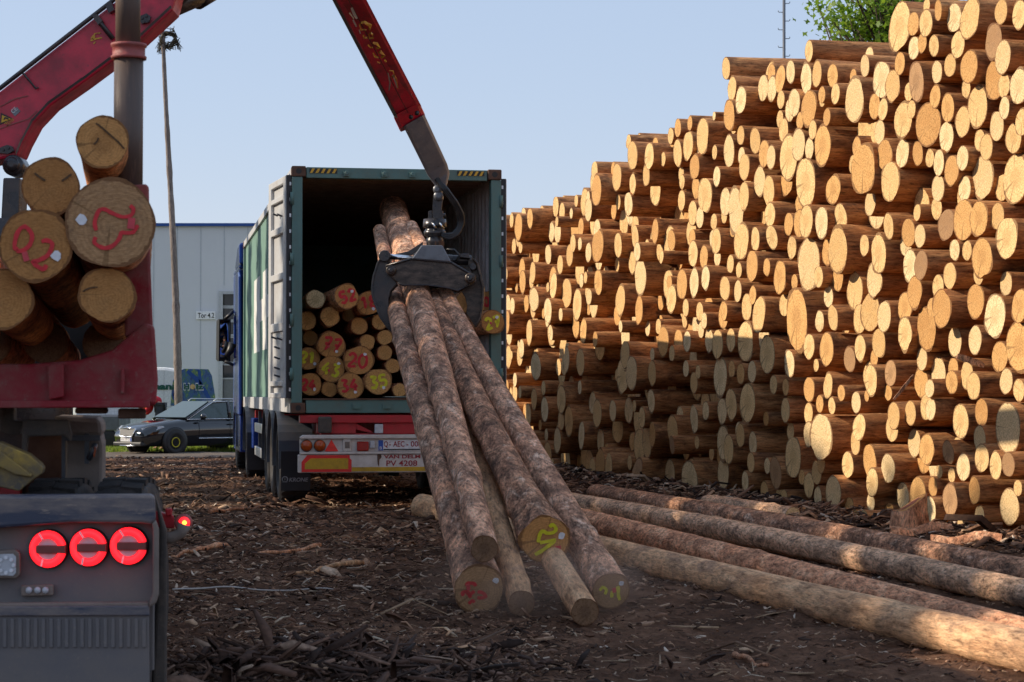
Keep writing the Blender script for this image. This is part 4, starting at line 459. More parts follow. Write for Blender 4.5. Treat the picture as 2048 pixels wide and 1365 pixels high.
# ---------------------------------------------------------------- ground
def ground():
    xs = np.concatenate([-np.geomspace(9, 900, 26)[::-1], np.linspace(-8.6, 8.6, 190), np.geomspace(9, 900, 26)])
    ys = np.concatenate([np.linspace(-60, 5, 12), np.linspace(5.2, 24, 260), np.linspace(24.2, 60, 170), np.geomspace(61, 1500, 30)])
    X, Y = np.meshgrid(xs, ys); Z = gh(X, Y)
    fine = RNG.normal(0, 1, Z.shape); near = (Y > 5) & (Y < 45) & (np.abs(X) < 9)
    Z = Z + np.where(near, fine * .009, 0)
    nx, ny = len(xs), len(ys); V = np.stack([X, Y, Z], -1).reshape(-1, 3)
    i = np.arange((ny - 1) * (nx - 1)); r, c = i // (nx - 1), i % (nx - 1); a = r * nx + c
    me = bpy.data.meshes.new('ground'); me.from_pydata(V.tolist(), [], np.stack([a, a + 1, a + nx + 1, a + nx], 1).tolist())
    me.polygons.foreach_set('use_smooth', [True] * len(me.polygons))
    m, nt, b = new_mat('bark_mulch_soil'); L = nt.links; tc = N(nt, 'ShaderNodeTexCoord')
    n1 = N(nt, 'ShaderNodeTexNoise', i_Scale=1.1, i_Detail=8.0, i_Roughness=.7); n2 = N(nt, 'ShaderNodeTexNoise', i_Scale=22.0, i_Detail=8.0, i_Roughness=.75); L.new(tc.outputs['Object'], n1.inputs[0]); L.new(tc.outputs['Object'], n2.inputs[0])
    r1 = ramp(nt, [(.35, (.06, .03, .017)), (.5, (.14, .071, .042)), (.7, (.27, .15, .093))]); L.new(n1.outputs[0], r1.inputs[0])
    r2 = ramp(nt, [(.35, (.4, .38, .36)), (.6, (1.1, 1.08, 1.05)), (.75, (1.9, 1.7, 1.5))]); L.new(n2.outputs[0], r2.inputs[0])
    c = mixc(nt, .85, r1.outputs[0], r2.outputs[0], 'MULTIPLY')
    # trodden grey lane further off, grass beyond it
    sp = N(nt, 'ShaderNodeSeparateXYZ'); L.new(tc.outputs['Object'], sp.inputs[0])
    lane = N(nt, 'ShaderNodeMapRange'); lane.inputs[1].default_value = 46; lane.inputs[2].default_value = 57; L.new(sp.outputs[1], lane.inputs[0])
    c = mixc(nt, lane.outputs[0], c, (.15, .125, .105))
    gr = N(nt, 'ShaderNodeMapRange'); gr.inputs[1].default_value = 59.3; gr.inputs[2].default_value = 60; L.new(sp.outputs[1], gr.inputs[0]); c = mixc(nt, gr.outputs[0], c, (.2, .24, .05))
    L.new(c, b.inputs['Base Color']); b.inputs['Roughness'].default_value = .95; b.inputs['Specular IOR Level'].default_value = .15
    bp = N(nt, 'ShaderNodeBump', i_Strength=.9, i_Distance=.03); L.new(n2.outputs[0], bp.inputs['Height']); L.new(bp.outputs[0], b.inputs['Normal'])
    me.materials.append(m); o = bpy.data.objects.new('ground', me); COL.objects.link(o); tag(o, kind='structure')
ground()
def chips(name, n, region, size, colours, kind_label, lift=.012, tilt=.4, aspect=(1.7, 5.5)):
    "loose bark flakes and splinters as bent strips lying on the ground"
    x, y = region(n); n = len(x)
    Ln = size(n, y); A = RNG.uniform(*aspect, n); Wd = Ln / A
    yaw = RNG.uniform(0, math.pi, n); yaw = np.where(RNG.random(n) < .45, RNG.normal(.1, .5, n), yaw); pit = RNG.normal(0, tilt, n) * .6; rol = RNG.normal(0, tilt, n)
    ca, sa = np.cos(yaw), np.sin(yaw); d = np.stack([ca * np.cos(pit), sa * np.cos(pit), np.sin(pit)], 1); s = np.stack([-sa * np.cos(rol), ca * np.cos(rol), np.sin(rol)], 1)
    up = np.cross(d, s); z = gh(x, y) + lift + Ln * .5 * np.abs(np.sin(pit)) * .8
    c = np.stack([x, y, z], 1); bend = (RNG.normal(0, .12, n) * Ln)[:, None]
    V = []
    for t, wf, b in ((-.5, .55, 0), (0, 1, 1), (.5, .35, 0)):
        for q in (-.5, .5):
            V.append(c + d * (Ln * t)[:, None] + s * (Wd * wf * q * RNG.uniform(.6, 1.2, n))[:, None] + up * bend * b)
    V = np.stack(V, 1)
    V = np.concatenate([V, V - up[:, None, :] * (Wd * .22 + .001)[:, None, None]], 1).reshape(-1, 3)
    base = np.arange(n)[:, None] * 12
    quads = np.array([(0, 2, 3, 1), (2, 4, 5, 3), (0, 6, 8, 2), (2, 8, 10, 4), (1, 3, 9, 7), (3, 5, 11, 9), (0, 1, 7, 6), (4, 10, 11, 5)])
    Fc = (base[:, None, :] + quads[None, :, :]).reshape(-1, 4)
    me = bpy.data.meshes.new(name); me.vertices.add(len(V)); me.vertices.foreach_set('co', V.ravel()); me.loops.add(Fc.size); me.polygons.add(len(Fc))
    me.loops.foreach_set('vertex_index', Fc.ravel().astype(np.int32)); me.polygons.foreach_set('loop_start', np.arange(0, Fc.size, 4, dtype=np.int32)); me.update(calc_edges=True)
    m, nt, b = new_mat(name + '_mix'); L = nt.links; g = N(nt, 'ShaderNodeNewGeometry'); r = ramp(nt, colours); L.new(g.outputs['Random Per Island'], r.inputs[0])
    tc = N(nt, 'ShaderNodeTexCoord'); nz = N(nt, 'ShaderNodeTexNoise', i_Scale=30.0, i_Detail=5.0); L.new(tc.outputs['Object'], nz.inputs[0]); rz = ramp(nt, [(.3, (.55, .55, .55)), (.7, (1.2, 1.2, 1.2))]); L.new(nz.outputs[0], rz.inputs[0])
    L.new(mixc(nt, 1, r.outputs[0], rz.outputs[0], 'MULTIPLY'), b.inputs['Base Color']); b.inputs['Roughness'].default_value = .85; b.inputs['Specular IOR Level'].default_value = .25
    me.materials.append(m); o = bpy.data.objects.new(name, me); COL.objects.link(o); tag(o, kind_label, kind='stuff'); return o
DARKC = [(0, (.022, .011, .007)), (.35, (.07, .034, .02)), (.6, (.17, .084, .05)), (.8, (.34, .185, .11)), (.94, (.54, .36, .23)), (1, (.66, .56, .46))]
def fan(n):
    y = 7.4 * np.exp(RNG.uniform(0, math.log(46 / 7.2), n)); x = RNG.uniform(-.29, .29, n) * y; k = ~((x > .25 + .05 * (y - 9)) & (y < 14.5) & (RNG.random(n) < .72)); return x[k], y[k]
chips('bark_debris', 95000, fan, lambda n, y: np.exp(RNG.normal(-3.6, .55, n)) * np.clip(y / 13, .85, 1.8), DARKC, 'loose brown bark chips littering the whole yard')
def fan2(n):
    y = 8 * np.exp(RNG.uniform(0, math.log(44 / 8), n)); x = RNG.uniform(-.28, .22, n) * y; return x, y
chips('wood_splinters', 2600, fan2, lambda n, y: np.exp(RNG.normal(-2.05, .55, n)) * np.clip(y / 16, .7, 1.6), [(0, (.09, .05, .032)), (.45, (.2, .115, .07)), (.8, (.38, .25, .15)), (1, (.6, .5, .38))], 'long pale wood splinters strewn over the dark mulch', aspect=(8, 22), tilt=.12)
HEAPC = [(0, (.025, .014, .01)), (.4, (.07, .037, .026)), (.75, (.14, .075, .05)), (.95, (.22, .13, .09)), (1, (.4, .28, .2))]
def heap(n):
    x = RNG.normal(-.95, .55, n); y = RNG.normal(9.7, .55, n); return x, y
chips('bark_heap_flakes', 3200, heap, lambda n, y: np.minimum(np.exp(RNG.normal(-2.95, .5, n)), .17), HEAPC, 'dark curled bark heaped at the tail of the log truck', lift=.03, tilt=.6, aspect=(2, 5))
def heap2(n):
    x = RNG.normal(-.9, .4, n); y = RNG.normal(9.6, .4, n); return x, y
chips('bark_heap_strips', 90, heap2, lambda n, y: RNG.uniform(.12, .3, n), HEAPC, 'long dark bark strips on the heap behind the log truck', lift=.05, tilt=.45, aspect=(4, 8))
def foot(n):
    t = RNG.uniform(-3, 20, n); q = RNG.normal(.35, .45, n); return 4.46 - .205 * t - .979 * q, 18.3 + .979 * t - .205 * q
chips('bark_slab_litter', 5200, foot, lambda n, y: np.exp(RNG.normal(-2.3, .45, n)), DARKC, 'broken bark slabs along the foot of the log pile', lift=.025, tilt=.35, aspect=(2, 5))
# grass strip by the hall
def grass():
    n = 26000; y = RNG.uniform(59.3, 70, n); x = RNG.uniform(-17, -6, n); z = gh(x, y); h = RNG.uniform(.04, .16, n); a = RNG.uniform(0, 6.28, n); wd = .02
    lean = RNG.normal(0, .04, (n, 2)); V = np.zeros((n, 3, 3)); V[:, 0] = np.stack([x - np.cos(a) * wd, y - np.sin(a) * wd, z], 1); V[:, 1] = np.stack([x + np.cos(a) * wd, y + np.sin(a) * wd, z], 1); V[:, 2] = np.stack([x + lean[:, 0], y + lean[:, 1], z + h], 1)
    me = bpy.data.meshes.new('grass'); me.from_pydata(V.reshape(-1, 3).tolist(), [], np.arange(3 * n).reshape(-1, 3).tolist()); me.materials.append(M['grass']); o = bpy.data.objects.new('grass', me); COL.objects.link(o); tag(o, 'sunlit strip of grass along the parked vehicles', kind='stuff')
grass()
# ---------------------------------------------------------------- hall, sign, pole, mast
YH = 72.0
def hall():
    pL, pR = W(-420, 790, YH).x, W(1200, 790, YH).x; top = W(300, 453, YH).z; zb = -.32
    r = thing('warehouse', 'long pale grey clad hall with a blue roof edge behind the parked cars', 'building', (pL, YH, zb))
    g0, g1_ = W(438, 583, YH), W(505, 583, YH); gx1 = g0.x + 4.2; gt = g0.z
    mb = MB(); mb.box((pL, YH, zb), (g0.x, YH + 26, top)); mb.box((gx1, YH, zb), (pR, YH + 26, top)); mb.box((g0.x, YH, gt), (gx1, YH + 26, top)); mb.box((g0.x, YH + 1.2, zb), (gx1, YH + 26, gt)); mb.build('wall', M['hall'], r)
    j = MB(); step = 47 * YH / F; x = W(310, 0, YH).x
    while x > pL + .5: x -= step
    while x < pR:
        if not g0.x - .1 < x < gx1 + .1: j.box((x - .012, YH - .012, zb), (x + .012, YH - .001, top))
        elif True: j.box((x - .012, YH - .012, gt + .2), (x + .012, YH - .001, top))
        x += step
    j.build('cladding_joint', M['hall_joint'], r)
    t = MB(); t.box((pL - .1, YH - .12, top), (pR + .1, YH + 26.1, top + .1)); t.build('roof_trim', M['hall_blue'], r)
    gt_ = MB(); e = .06
    gt_.box((g0.x, YH - .05, zb), (g0.x + .14, YH - .003, gt)); gt_.box((gx1 - .14, YH - .05, zb), (gx1, YH - .003, gt)); gt_.box((g0.x + .14, YH - .05, gt - .1), (gx1 - .14, YH - .003, gt)); gt_.build('gate_frame', M['gate_frame'], r)
    g = MB(); g.box((g0.x + .14, YH + .15, zb), (gx1 - .14, YH + .22, gt - .1)); gate = g.build('gate', M['gate_grey'], r)
    rows = [(588, 611), (617, 639), (645, 669), (676, 700), (702, 724), (731, 756)]
    for va, vb in rows:
        z1, z0 = W(440, va, YH).z, W(440, vb, YH).z; x0 = W(443, 0, YH).x
        p = MB(); p.box((x0, YH + .13, z0), (gx1 - .3, YH + .148, z1)); pn = p.build('window', M['glass_dark'], gate)
        f = MB(); f.box((x0 - .06, YH + .115, z1), (gx1 - .26, YH + .149, z1 + .05)); f.box((x0 - .06, YH + .115, z0 - .05), (gx1 - .26, YH + .149, z0)); f.build('window_frame', M['gate_frame'], gate)
    s = thing('gate_sign', 'small white board reading Tor 4.2 on the grey hall wall', 'sign', tuple(W(412, 631, YH)))
    p0, p1 = W(393, 639, YH), W(431, 623, YH); b = MB(); b.box((p0.x, YH - .06, p0.z), (p1.x, YH - .014, p1.z)); b.build('board', M['sign_white'], s)
    tx = MB(); q0, q1 = W(396, 636, YH), W(429, 626, YH); text_into(tx, 'Tor 4.2', (q0.x, YH - .062, q0.z), (1, 0, 0), (0, 0, 1), q1.z - q0.z, w=q1.x - q0.x, off=.015); tx.build('lettering', M['text_dark'], s)
hall()
def pole():
    Y = 63.5; b = W(358, 868, Y); t = W(328, 38, Y); r = thing('wooden_pole', 'tall thin leaning timber pole with a dry wreath near its top', 'pole', tuple(b))
    rnd = random.Random(3); mb = MB(); pts = []; rs = []
    for k in range(60):
        f = k / 59; pts.append(b.lerp(t, f) + Vector((math.sin(f * 5) * .05, 0, 0))); rs.append((.125 - .07 * f) * rnd.uniform(.93, 1.07) * (1.12 if rnd.random() < .12 else 1))
    mb.tube(pts, rs, 10); mb.build('trunk', M['pole_wood'], r)
    wr = MB(); c = W(337, 80, Y)
    for k in range(240):
        a = rnd.uniform(0, 6.28); R = rnd.gauss(.21, .05); p = c + Vector((math.cos(a) * R, rnd.gauss(0, .05), math.sin(a) * R)); tn = Vector((-math.sin(a), 0, math.cos(a)))
        d = (tn + Vector((rnd.gauss(0, .35), rnd.gauss(0, .3), rnd.gauss(0, .35)))).normalized(); wr.tube([p - d * .07, p + Vector((0, 0, .01)), p + d * .1], .011, 4)
    for k in range(46):
        a = rnd.choice([rnd.uniform(-.6, .2), rnd.uniform(3.0, 3.9)]); p = c + Vector((math.cos(a) * .24, 0, math.sin(a) * .2)); d = Vector((math.copysign(rnd.uniform(.05, .45), math.cos(a)), rnd.gauss(0, .2), -rnd.uniform(.3, 1))).normalized(); wr.tube([p, p + d * .15, p + d * rnd.uniform(.2, .34) + Vector((0, 0, -.02))], .007, 4)
    wr.build('wreath', M['twig'], r)
pole()
def mast():
    Y = 58.0; b = Vector((W(1568, 790, Y).x, Y, -.3)); t = W(1568, -120, Y); r = thing('climbing_mast', 'thin grey mast with alternating step hooks rising behind the pile', 'mast', tuple(b))
    mb = MB(); mb.cyl(b, t, .042, 10); mb.build('shaft', M['grey_steel'], r)
    v = 113; side = 1; n = 0
    while v > -110:
        p = W(1568, v, Y); q = MB(); q.tube([p, p + Vector((side * .13, 0, 0)), p + Vector((side * .155, 0, .012)), p + Vector((side * .165, 0, .05))], .011, 6); q.build('step_hook', M['grey_steel'], r); v -= 17.6; side = -side
mast()
def leafy(name, label, base, crown, n, leaf, matn, top, seed, twigs=60, cat='tree', multi=True, dense=.5):
    rnd = random.Random(seed); g = np.random.default_rng(seed); base = Vector(base); r = thing(name, label, cat, tuple(base))
    tr = MB(); c = Vector(crown[0]); R = Vector(crown[1]); tip = c + Vector((0, 0, R.z * .6)); tr.tube([base, base.lerp(tip, .4) + Vector((.1, .05, 0)), tip], [.28, .2, .04], 10)
    ends = []
    for k in range(twigs):
        d = Vector((rnd.gauss(0, 1), rnd.gauss(0, 1), rnd.gauss(0, .8))).normalized(); e = c + Vector((d.x * R.x, d.y * R.y, d.z * R.z)) * rnd.uniform(.55, 1.05); s = base.lerp(tip, rnd.uniform(.45, .95)); m = s.lerp(e, .5) + Vector((0, 0, -.15)); tr.tube([s, m, e], [.06, .035, .01], 5); ends.append((s, m, e))
    tr.build('trunk', M['trunk'], r)
    E = np.array([[tuple(e.lerp(m, rnd.random() * .8) if rnd.random() < dense else e)] for s, m, e in ends for _ in range(3)])[:, 0, :]
    P = E[g.integers(0, len(E), n)] + g.normal(0, 1, (n, 3)) * np.array([R.x, R.y, R.z]) * .13
    a = g.normal(0, 1, (n, 3)); a /= np.linalg.norm(a, axis=1)[:, None]; a[:, 2] = a[:, 2] * .6 - .25; a /= np.linalg.norm(a, axis=1)[:, None]; b = np.cross(a, g.normal(0, 1, (n, 3))); b /= np.linalg.norm(b, axis=1)[:, None]
    s = (leaf * g.uniform(.6, 1.2, n))[:, None]
    shape = [(0, 0), (.5, -.45), (.55, -.12), (1, -.05), (.62, .15), (.52, .48), (.3, .15)] if multi else [(0, 0), (.5, -.3), (1, 0), (.5, .3)]
    V = np.stack([P + a * s * p + b * s * q for p, q in shape], 1).reshape(-1, 3); k = len(shape)
    me = bpy.data.meshes.new('crown'); me.from_pydata(V.tolist(), [], np.arange(k * n).reshape(-1, k).tolist()); me.materials.append(M[matn]); o = bpy.data.objects.new('crown', me); COL.objects.link(o)
    me.transform(Matrix.Translation(-base)); o.parent = r; return r
cx = W(1752, 30, 44)
leafy('maple_tree', 'leafy green tree showing above the log pile under the sky', (cx.x + .6, 44, 0), (cx + Vector((.35, 0, .15)), (1.55, 1.6, 1.15)), 5200, .155, 'leaf', 9, 4, twigs=110)
# woods to the left of the yard: they throw the yard into shade
def woods():
    g = np.random.default_rng(2); n = 60000; cols = [(-23, 3, 15.2, 2.4), (-24, 6.4, 16.0, 2.4), (-23, 9.0, 14.6, 2.0), (-23.5, 11.2, 14.0, 1.7), (-24, 13.2, 16.3, 2.0), (-23, 15.4, 15.9, 2.0), (-24, 17.6, 16.3, 2.0), (-23, 19.8, 15.7, 2.0), (-24, 22, 16.2, 2.0), (-23, 24.2, 15.6, 1.7), (-24, 27.4, 14.9, 1.0), (-23, 30.0, 15.3, .9), (-23.5, 32.3, 15.0, 1.0), (-24, 35.2, 15.2, .9), (-23, 38.0, 15.1, 1.1), (-24, 42, 13.5, 1.6), (-23, 46, 13.5, 1.6), (-24, 50, 12.5, 1.8), (-23, 54, 12.8, 1.8)]
    C4 = np.array(cols); wts = C4[:, 2] * C4[:, 3]; idx = g.choice(len(cols), n, p=wts / wts.sum()); c = C4[idx]
    f = g.random(n) ** .8; z = c[:, 2] * (.12 + .88 * f); rad = c[:, 3] * np.sqrt(1 - f ** 3) + .1; a = g.uniform(0, 6.28, n); rr = rad * np.sqrt(g.random(n))
    P = np.stack([c[:, 0] + np.cos(a) * rr * .8, c[:, 1] + np.sin(a) * rr, z + np.sin(c[:, 1] * 3 + a) * .2], 1)
    u = g.normal(0, 1, (n, 3)); u /= np.linalg.norm(u, axis=1)[:, None]; b = np.cross(u, g.normal(0, 1, (n, 3))); b /= np.linalg.norm(b, axis=1)[:, None]; s = g.uniform(.16, .4, n)[:, None]
    V = np.stack([P, P + u * s + b * s * .35, P + u * s * 1.7, P + u * s - b * s * .35], 1).reshape(-1, 3)
    me = bpy.data.meshes.new('woods'); mb = MB()
    for x, y, h, _ in cols: mb.tube([(x, y, 0), (x, y, h * .97)], [.22, .03], 8)
    vs = V.tolist(); o = len(vs); vs += [tuple(p) for p in mb.v]; fs = np.arange(4 * n).reshape(-1, 4).tolist() + [[i + o for i in f] for f in mb.f]
    me.from_pydata(vs, [], fs); me.materials.append(M['leaf_dark']); me.materials.append(M['trunk']); mi = np.zeros(len(fs), np.int32); mi[n:] = 1; me.polygons.foreach_set('material_index', mi)
    ob = bpy.data.objects.new('woods', me); COL.objects.link(ob); tag(ob, 'row of tall trees shading the yard from the left', kind='stuff')
woods()
# ---------------------------------------------------------------- container frame
OC = W(583, 826, 24.1); OC.z = 0; YAW = math.radians(9.9); CB, CT, CW, CL = 1.14, 3.98, 2.44, 12.19
FA = Vector((-math.sin(YAW), math.cos(YAW), 0)); FR = Vector((math.cos(YAW), math.sin(YAW), 0))
def CP(x, y, z): return OC + FR * x + FA * y + Vector((0, 0, z))
def corrug(mb, x, y0, y1, z0, z1, d, pitch=.278, th=.004, mi=0, pick=None):
    "trapezoid-corrugated sheet standing at x, running along y"
    y = y0; xs = []
    while y < y1 - .01:
        for fy, fx in ((0, 0), (.26, 0), (.5, 1), (.76, 1)):
            yy = y + fy * pitch
            if yy < y1: xs.append((yy, x + d * fx))
        y += pitch
    xs.append((y1, xs[-1][1]))
    for (ya, xa), (yb, xb) in zip(xs, xs[1:]):
        bands = [(z0, z1, mi)] if pick is None else pick((ya + yb) / 2)
        for za, zb, m in bands:
            mb.add([(xa, ya, za), (xb, yb, za), (xb, yb, zb), (xa, ya, zb), (xa + th, ya, za), (xb + th, yb, za), (xb + th, yb, zb), (xa + th, ya, zb)], [(0, 3, 2, 1), (4, 5, 6, 7), (0, 1, 5, 4), (3, 7, 6, 2)], m)
def container():
    r = thing('shipping_container', 'weathered green shipping container open at the rear with logs inside', 'container', tuple(CP(0, 0, CB) - Vector((0, 0, 0))), YAW, local=True)
    H = CT - CB; B = .16
    def wp(y):
        z0, z1 = .18, H - .1
        if 3.0 < y < 4.9 or 5.6 < y < 6.6 or 7.6 < y < 9.2:
            a, b = {True: (.84, 1.98)}.get(3.0 < y < 4.9, (.86, 2.0)); return [(z0, a, 0), (a, b, 1), (b, z1, 0)]
        if 4.9 < y < 5.6 or 6.6 < y < 7.6: return [(z0, 1.3, 0), (1.3, 1.62, 1), (1.62, z1, 0)]
        return [(z0, z1, 0)]
    mb = MB(); corrug(mb, .03, .15, CL - .15, .18, H - .1, .036, pick=wp); mb.build('side_wall', [M['teal_light'], M['white_paint']], r)
    mb = MB(); corrug(mb, CW - .07, .15, CL - .15, .18, H - .1, .036); mb.build('side_wall', M['inner_grey'], r)
    mb = MB()
    y = .1
    while y < CL - .05:
        for a, b, z in ((0, .07, H - .055), (.07, .105, None), (.105, .175, H - .03), (.175, .21, None)):
            z1 = z
            za, zb = (H - .055, H - .03) if (b == .105) else (H - .03, H - .055) if b == .21 else (z, z)
            if y + a < CL - .06: mb.add([(.06, y + a, za), (CW - .06, y + a, za), (CW - .06, y + b, zb), (.06, y + b, zb), (.06, y + a, za + .004), (CW - .06, y + a, za + .004), (CW - .06, y + b, zb + .004), (.06, y + b, zb + .004)], [(0, 3, 2, 1), (4, 5, 6, 7)])
        y += .21
    mb.build('roof', M['ceiling'], r)
    mb = MB(); mb.box((.05, .1, .11), (CW - .05, CL - .1, B)); mb.build('floor', M['floor_wood'], r)
    mb = MB(); mb.box((.06, CL - .1, .15), (CW - .06, CL - .05, H - .01)); mb.build('front_wall', M['teal'], r)
    mb = MB()
    for x in (0, CW - .06):
        mb.box((x, .16, .0), (x + .06, CL - .16, .175)); mb.box((x, .16, H - .1), (x + .06, CL - .16, H))
    mb.build('side_rail', M['door_grey'], r, bevel=.006)
    for x, nm in ((0, 'corner_post'), (CW - .12, 'corner_post')):
        p = MB(); p.box((x, 0, .115), (x + .12, .16, H - .12)); p.build(nm, M['teal'], r, bevel=.008)
        p = MB(); p.box((x, CL - .15, .115), (x + .12, CL, H - .12)); p.build(nm, M['teal'], r, bevel=.008)
    h = MB(); h.box((.165, .01, H - .13), (CW - .165, .12, H - .006)); hd = h.build('door_header', M['teal'], r, bevel=.006)
    for x0 in (.2, CW - .52):
        q = MB(); q.box((x0, .004, H - .075), (x0 + .32, .0095, H - .022), 1)
        for k in range(5):
            a = x0 + .003 + k * .064; b = min(a + .05, x0 + .318)
            if a + .03 < x0 + .318: q.prism([(a, .003, H - .0745), (a + .03, .003, H - .0745), (min(a + .058, x0 + .318), .003, H - .0225), (a + .028, .003, H - .0225)], (0, -.002, 0), 0)
        q.build('hazard_stripe', [M['hazard_yellow'], M['black_paint']], hd)
    for u in (690, 765, 821):
        x = (u - 583) / 417 * CW; l = MB(); l.box((x - .035, -.02, H - .105), (x + .035, .009, H - .045)); l.lathe((x, -.03, H - .07), (0, 1, 0), [(0, .02), (.012, .026), (.02, .026)], 12); l.build('lock_keeper', M['teal'], hd)
    for x in (-.004, CW - .158):
        for z, s in ((H - .118, 0), (-.004, 1)):
            c = MB(); c.box((x, -.012, z), (x + .162, .166, z + .122)); cc = c.build('corner_casting', M['rust'], r, bevel=.012)
            hl = MB(); hl.lathe((x + .08, -.0135, z + .062), (0, 1, 0), [(0, .033), (.006, .033)], 16); hl.build('casting_hole', M['black_paint'], cc)
            c2 = MB(); c2.box((x, CL - .17, z), (x + .162, CL + .012, z + .122)); c2.build('corner_casting', M['rust'], r, bevel=.012)
    s = MB(); s.box((.165, .012, .0), (CW - .165, .11, .15)); sl_ = s.build('door_sill', M['teal'], r, bevel=.006)
    e = MB(); e.box((.13, .0, .151), (CW - .13, .12, .168)); e.build('sill_edge', M['rust'], r)
    for x in (.75, 1.1, 1.5): b = MB(); b.box((x - .05, -.01, .05), (x + .05, .011, .105)); b.build('sill_bracket', M['teal'], sl_)
    # doors swung back along the sides
    def door(px, sgn, ang, gname):
        d = MB(); wD, hD, t = 1.14, H - .27, .045
        ca, sa = math.cos(ang), math.sin(ang)
        def P(a, n, z): return (px + sgn * (-(sa * a) - ca * n), .06 + ca * a - sa * n * 1.0, z)   # a along leaf, n outwards
        def bx(mb, a0, a1, n0, n1, z0, z1, mi=0):
            q = [P(a, n, z) for z in (z0, z1) for a, n in ((a0, n0), (a1, n0), (a1, n1), (a0, n1))]
            f = [(0, 3, 2, 1), (4, 5, 6, 7), (0, 1, 5, 4), (1, 2, 6, 5), (2, 3, 7, 6), (3, 0, 4, 7)]
            if sgn < 0: f = [x[::-1] for x in f]
            mb.add(q, f, mi)
        z0 = .17; z1 = z0 + hD
        bx(d, 0, wD, 0, .02, z0, z1)
        fr = d
        bx(fr, 0, .16, .02, .06, z0, z1); bx(fr, wD - .16, wD, .02, .06, z0, z1)
        for a, b in ((0, .06), (.14, .2), (.78, .88), (1.38, 1.46), (1.92, 2.0), (2.3, 2.36), (hD - .08, hD)):
            bx(fr, .16, wD - .16, .02, .06, z0 + a, z0 + b)
        for a, b in ((.2, .78),):
            bx(fr, .16, wD - .16, .02, .035, z0 + a, z0 + b)
        dr = d.build('door', M['door_grey'], r, bevel=.008)
        g = MB(); bx(g, -.03, .0, -.005, .05, z0, z1); bx(g, wD, wD + .03, 0, .05, z0, z1); g.build('door_gasket', M['trim_black'], dr)
        for k in range(14):
            hz = MB(); zz = z0 + .1 + k * (hD - .2) / 13; bx(hz, -.035, -.02, .0, .02, zz - .02, zz + .02); hz.build('gasket_clip', M['silver'], dr)
        for zz in (.28, .9, 1.6, 2.3):
            hz = MB(); hz.cyl((px + sgn * .012, .0, z0 + zz - .07), (px + sgn * .012, .0, z0 + zz + .07), .022, 10); hz.build('hinge', M['teal'], dr)
        if sgn < 0 or True:
            for a in (.3, .75):
                rd = MB(); rd.cyl(P(a, -.04, z0 + .02), P(a, -.04, z1 + .05), .017, 8); rd.build('locking_rod', M['silver'], dr)
        if sgn > 0:
            for a, z in ((.3, 2.12), (.6, 2.15), (.3, .68), (.65, .7), (.45, .58), (.45, .46), (.45, .34), (.45, .25)):
                hk = MB(); q = P(a, .045, z0 + z); q2 = P(a - .03, .11, z0 + z + .02); hk.tube([q, q2], .012, 6); hk.build('lashing_hook', M['dark_grey'], dr)
    door(-.012, 1, math.radians(6.5), 'left'); door(CW + .012, -1, math.radians(6), 'right')
    return r
container()
# ---------------------------------------------------------------- semi-trailer under it
def wheel(parent, x, y, z, R, wd, side, tyrem='rubber', rimm='grey_steel', hub=True, name='wheel'):
    "side -1: outer face looks to -x"
    t = MB(); hw = wd / 2; rr = R * .56
    t.lathe((x, y, z), (1, 0, 0), [(-hw * .8, rr), (-hw, rr + .03), (-hw * .98, R * .86), (-hw * .86, R * .97), (-hw * .5, R), (hw * .5, R), (hw * .86, R * .97), (hw * .98, R * .86), (hw, rr + .03), (hw * .8, rr)], 36)
    for k in range(30):
        a = 2 * math.pi * k / 30
        for sgn in (-1, 1):
            p = Vector((x + sgn * hw * .45, y + math.cos(a) * R * .995, z + math.sin(a) * R * .995)); tn = Vector((0, -math.sin(a), math.cos(a))); nn = Vector((0, math.cos(a), math.sin(a)))
            q = [p + Vector((sx * hw * .4, 0, 0)) + tn * (st * R * .07) + nn * .012 for sx, st in ((-1, -1), (1, -1 + .6 * sgn), (1, .7 + .6 * sgn), (-1, .7))]
            t.add(q + [v - nn * .03 for v in q], [(0, 1, 2, 3), (0, 4, 5, 1), (1, 5, 6, 2), (2, 6, 7, 3), (3, 7, 4, 0)], 0)
    ty = t.build('tyre', M[tyrem], parent); rm = MB(); o = side
    rm.lathe((x + o * hw * .55, y, z), (o, 0, 0), [(-.08, rr * 1.02), (0, rr * 1.0), (.03, rr * .96), (.0, rr * .86), (-.03, rr * .5), (.02, rr * .42), (.05, rr * .3), (.06, 0)], 28)
    for k in range(10):
        a = 2 * math.pi * k / 10; rm.lathe((x + o * (hw * .55 - .02), y + math.cos(a) * rr * .66, z + math.sin(a) * rr * .66), (o, 0, 0), [(0, .016), (.03, .016), (.035, 0)], 8)
    rm.build('rim', M[rimm], ty); return ty
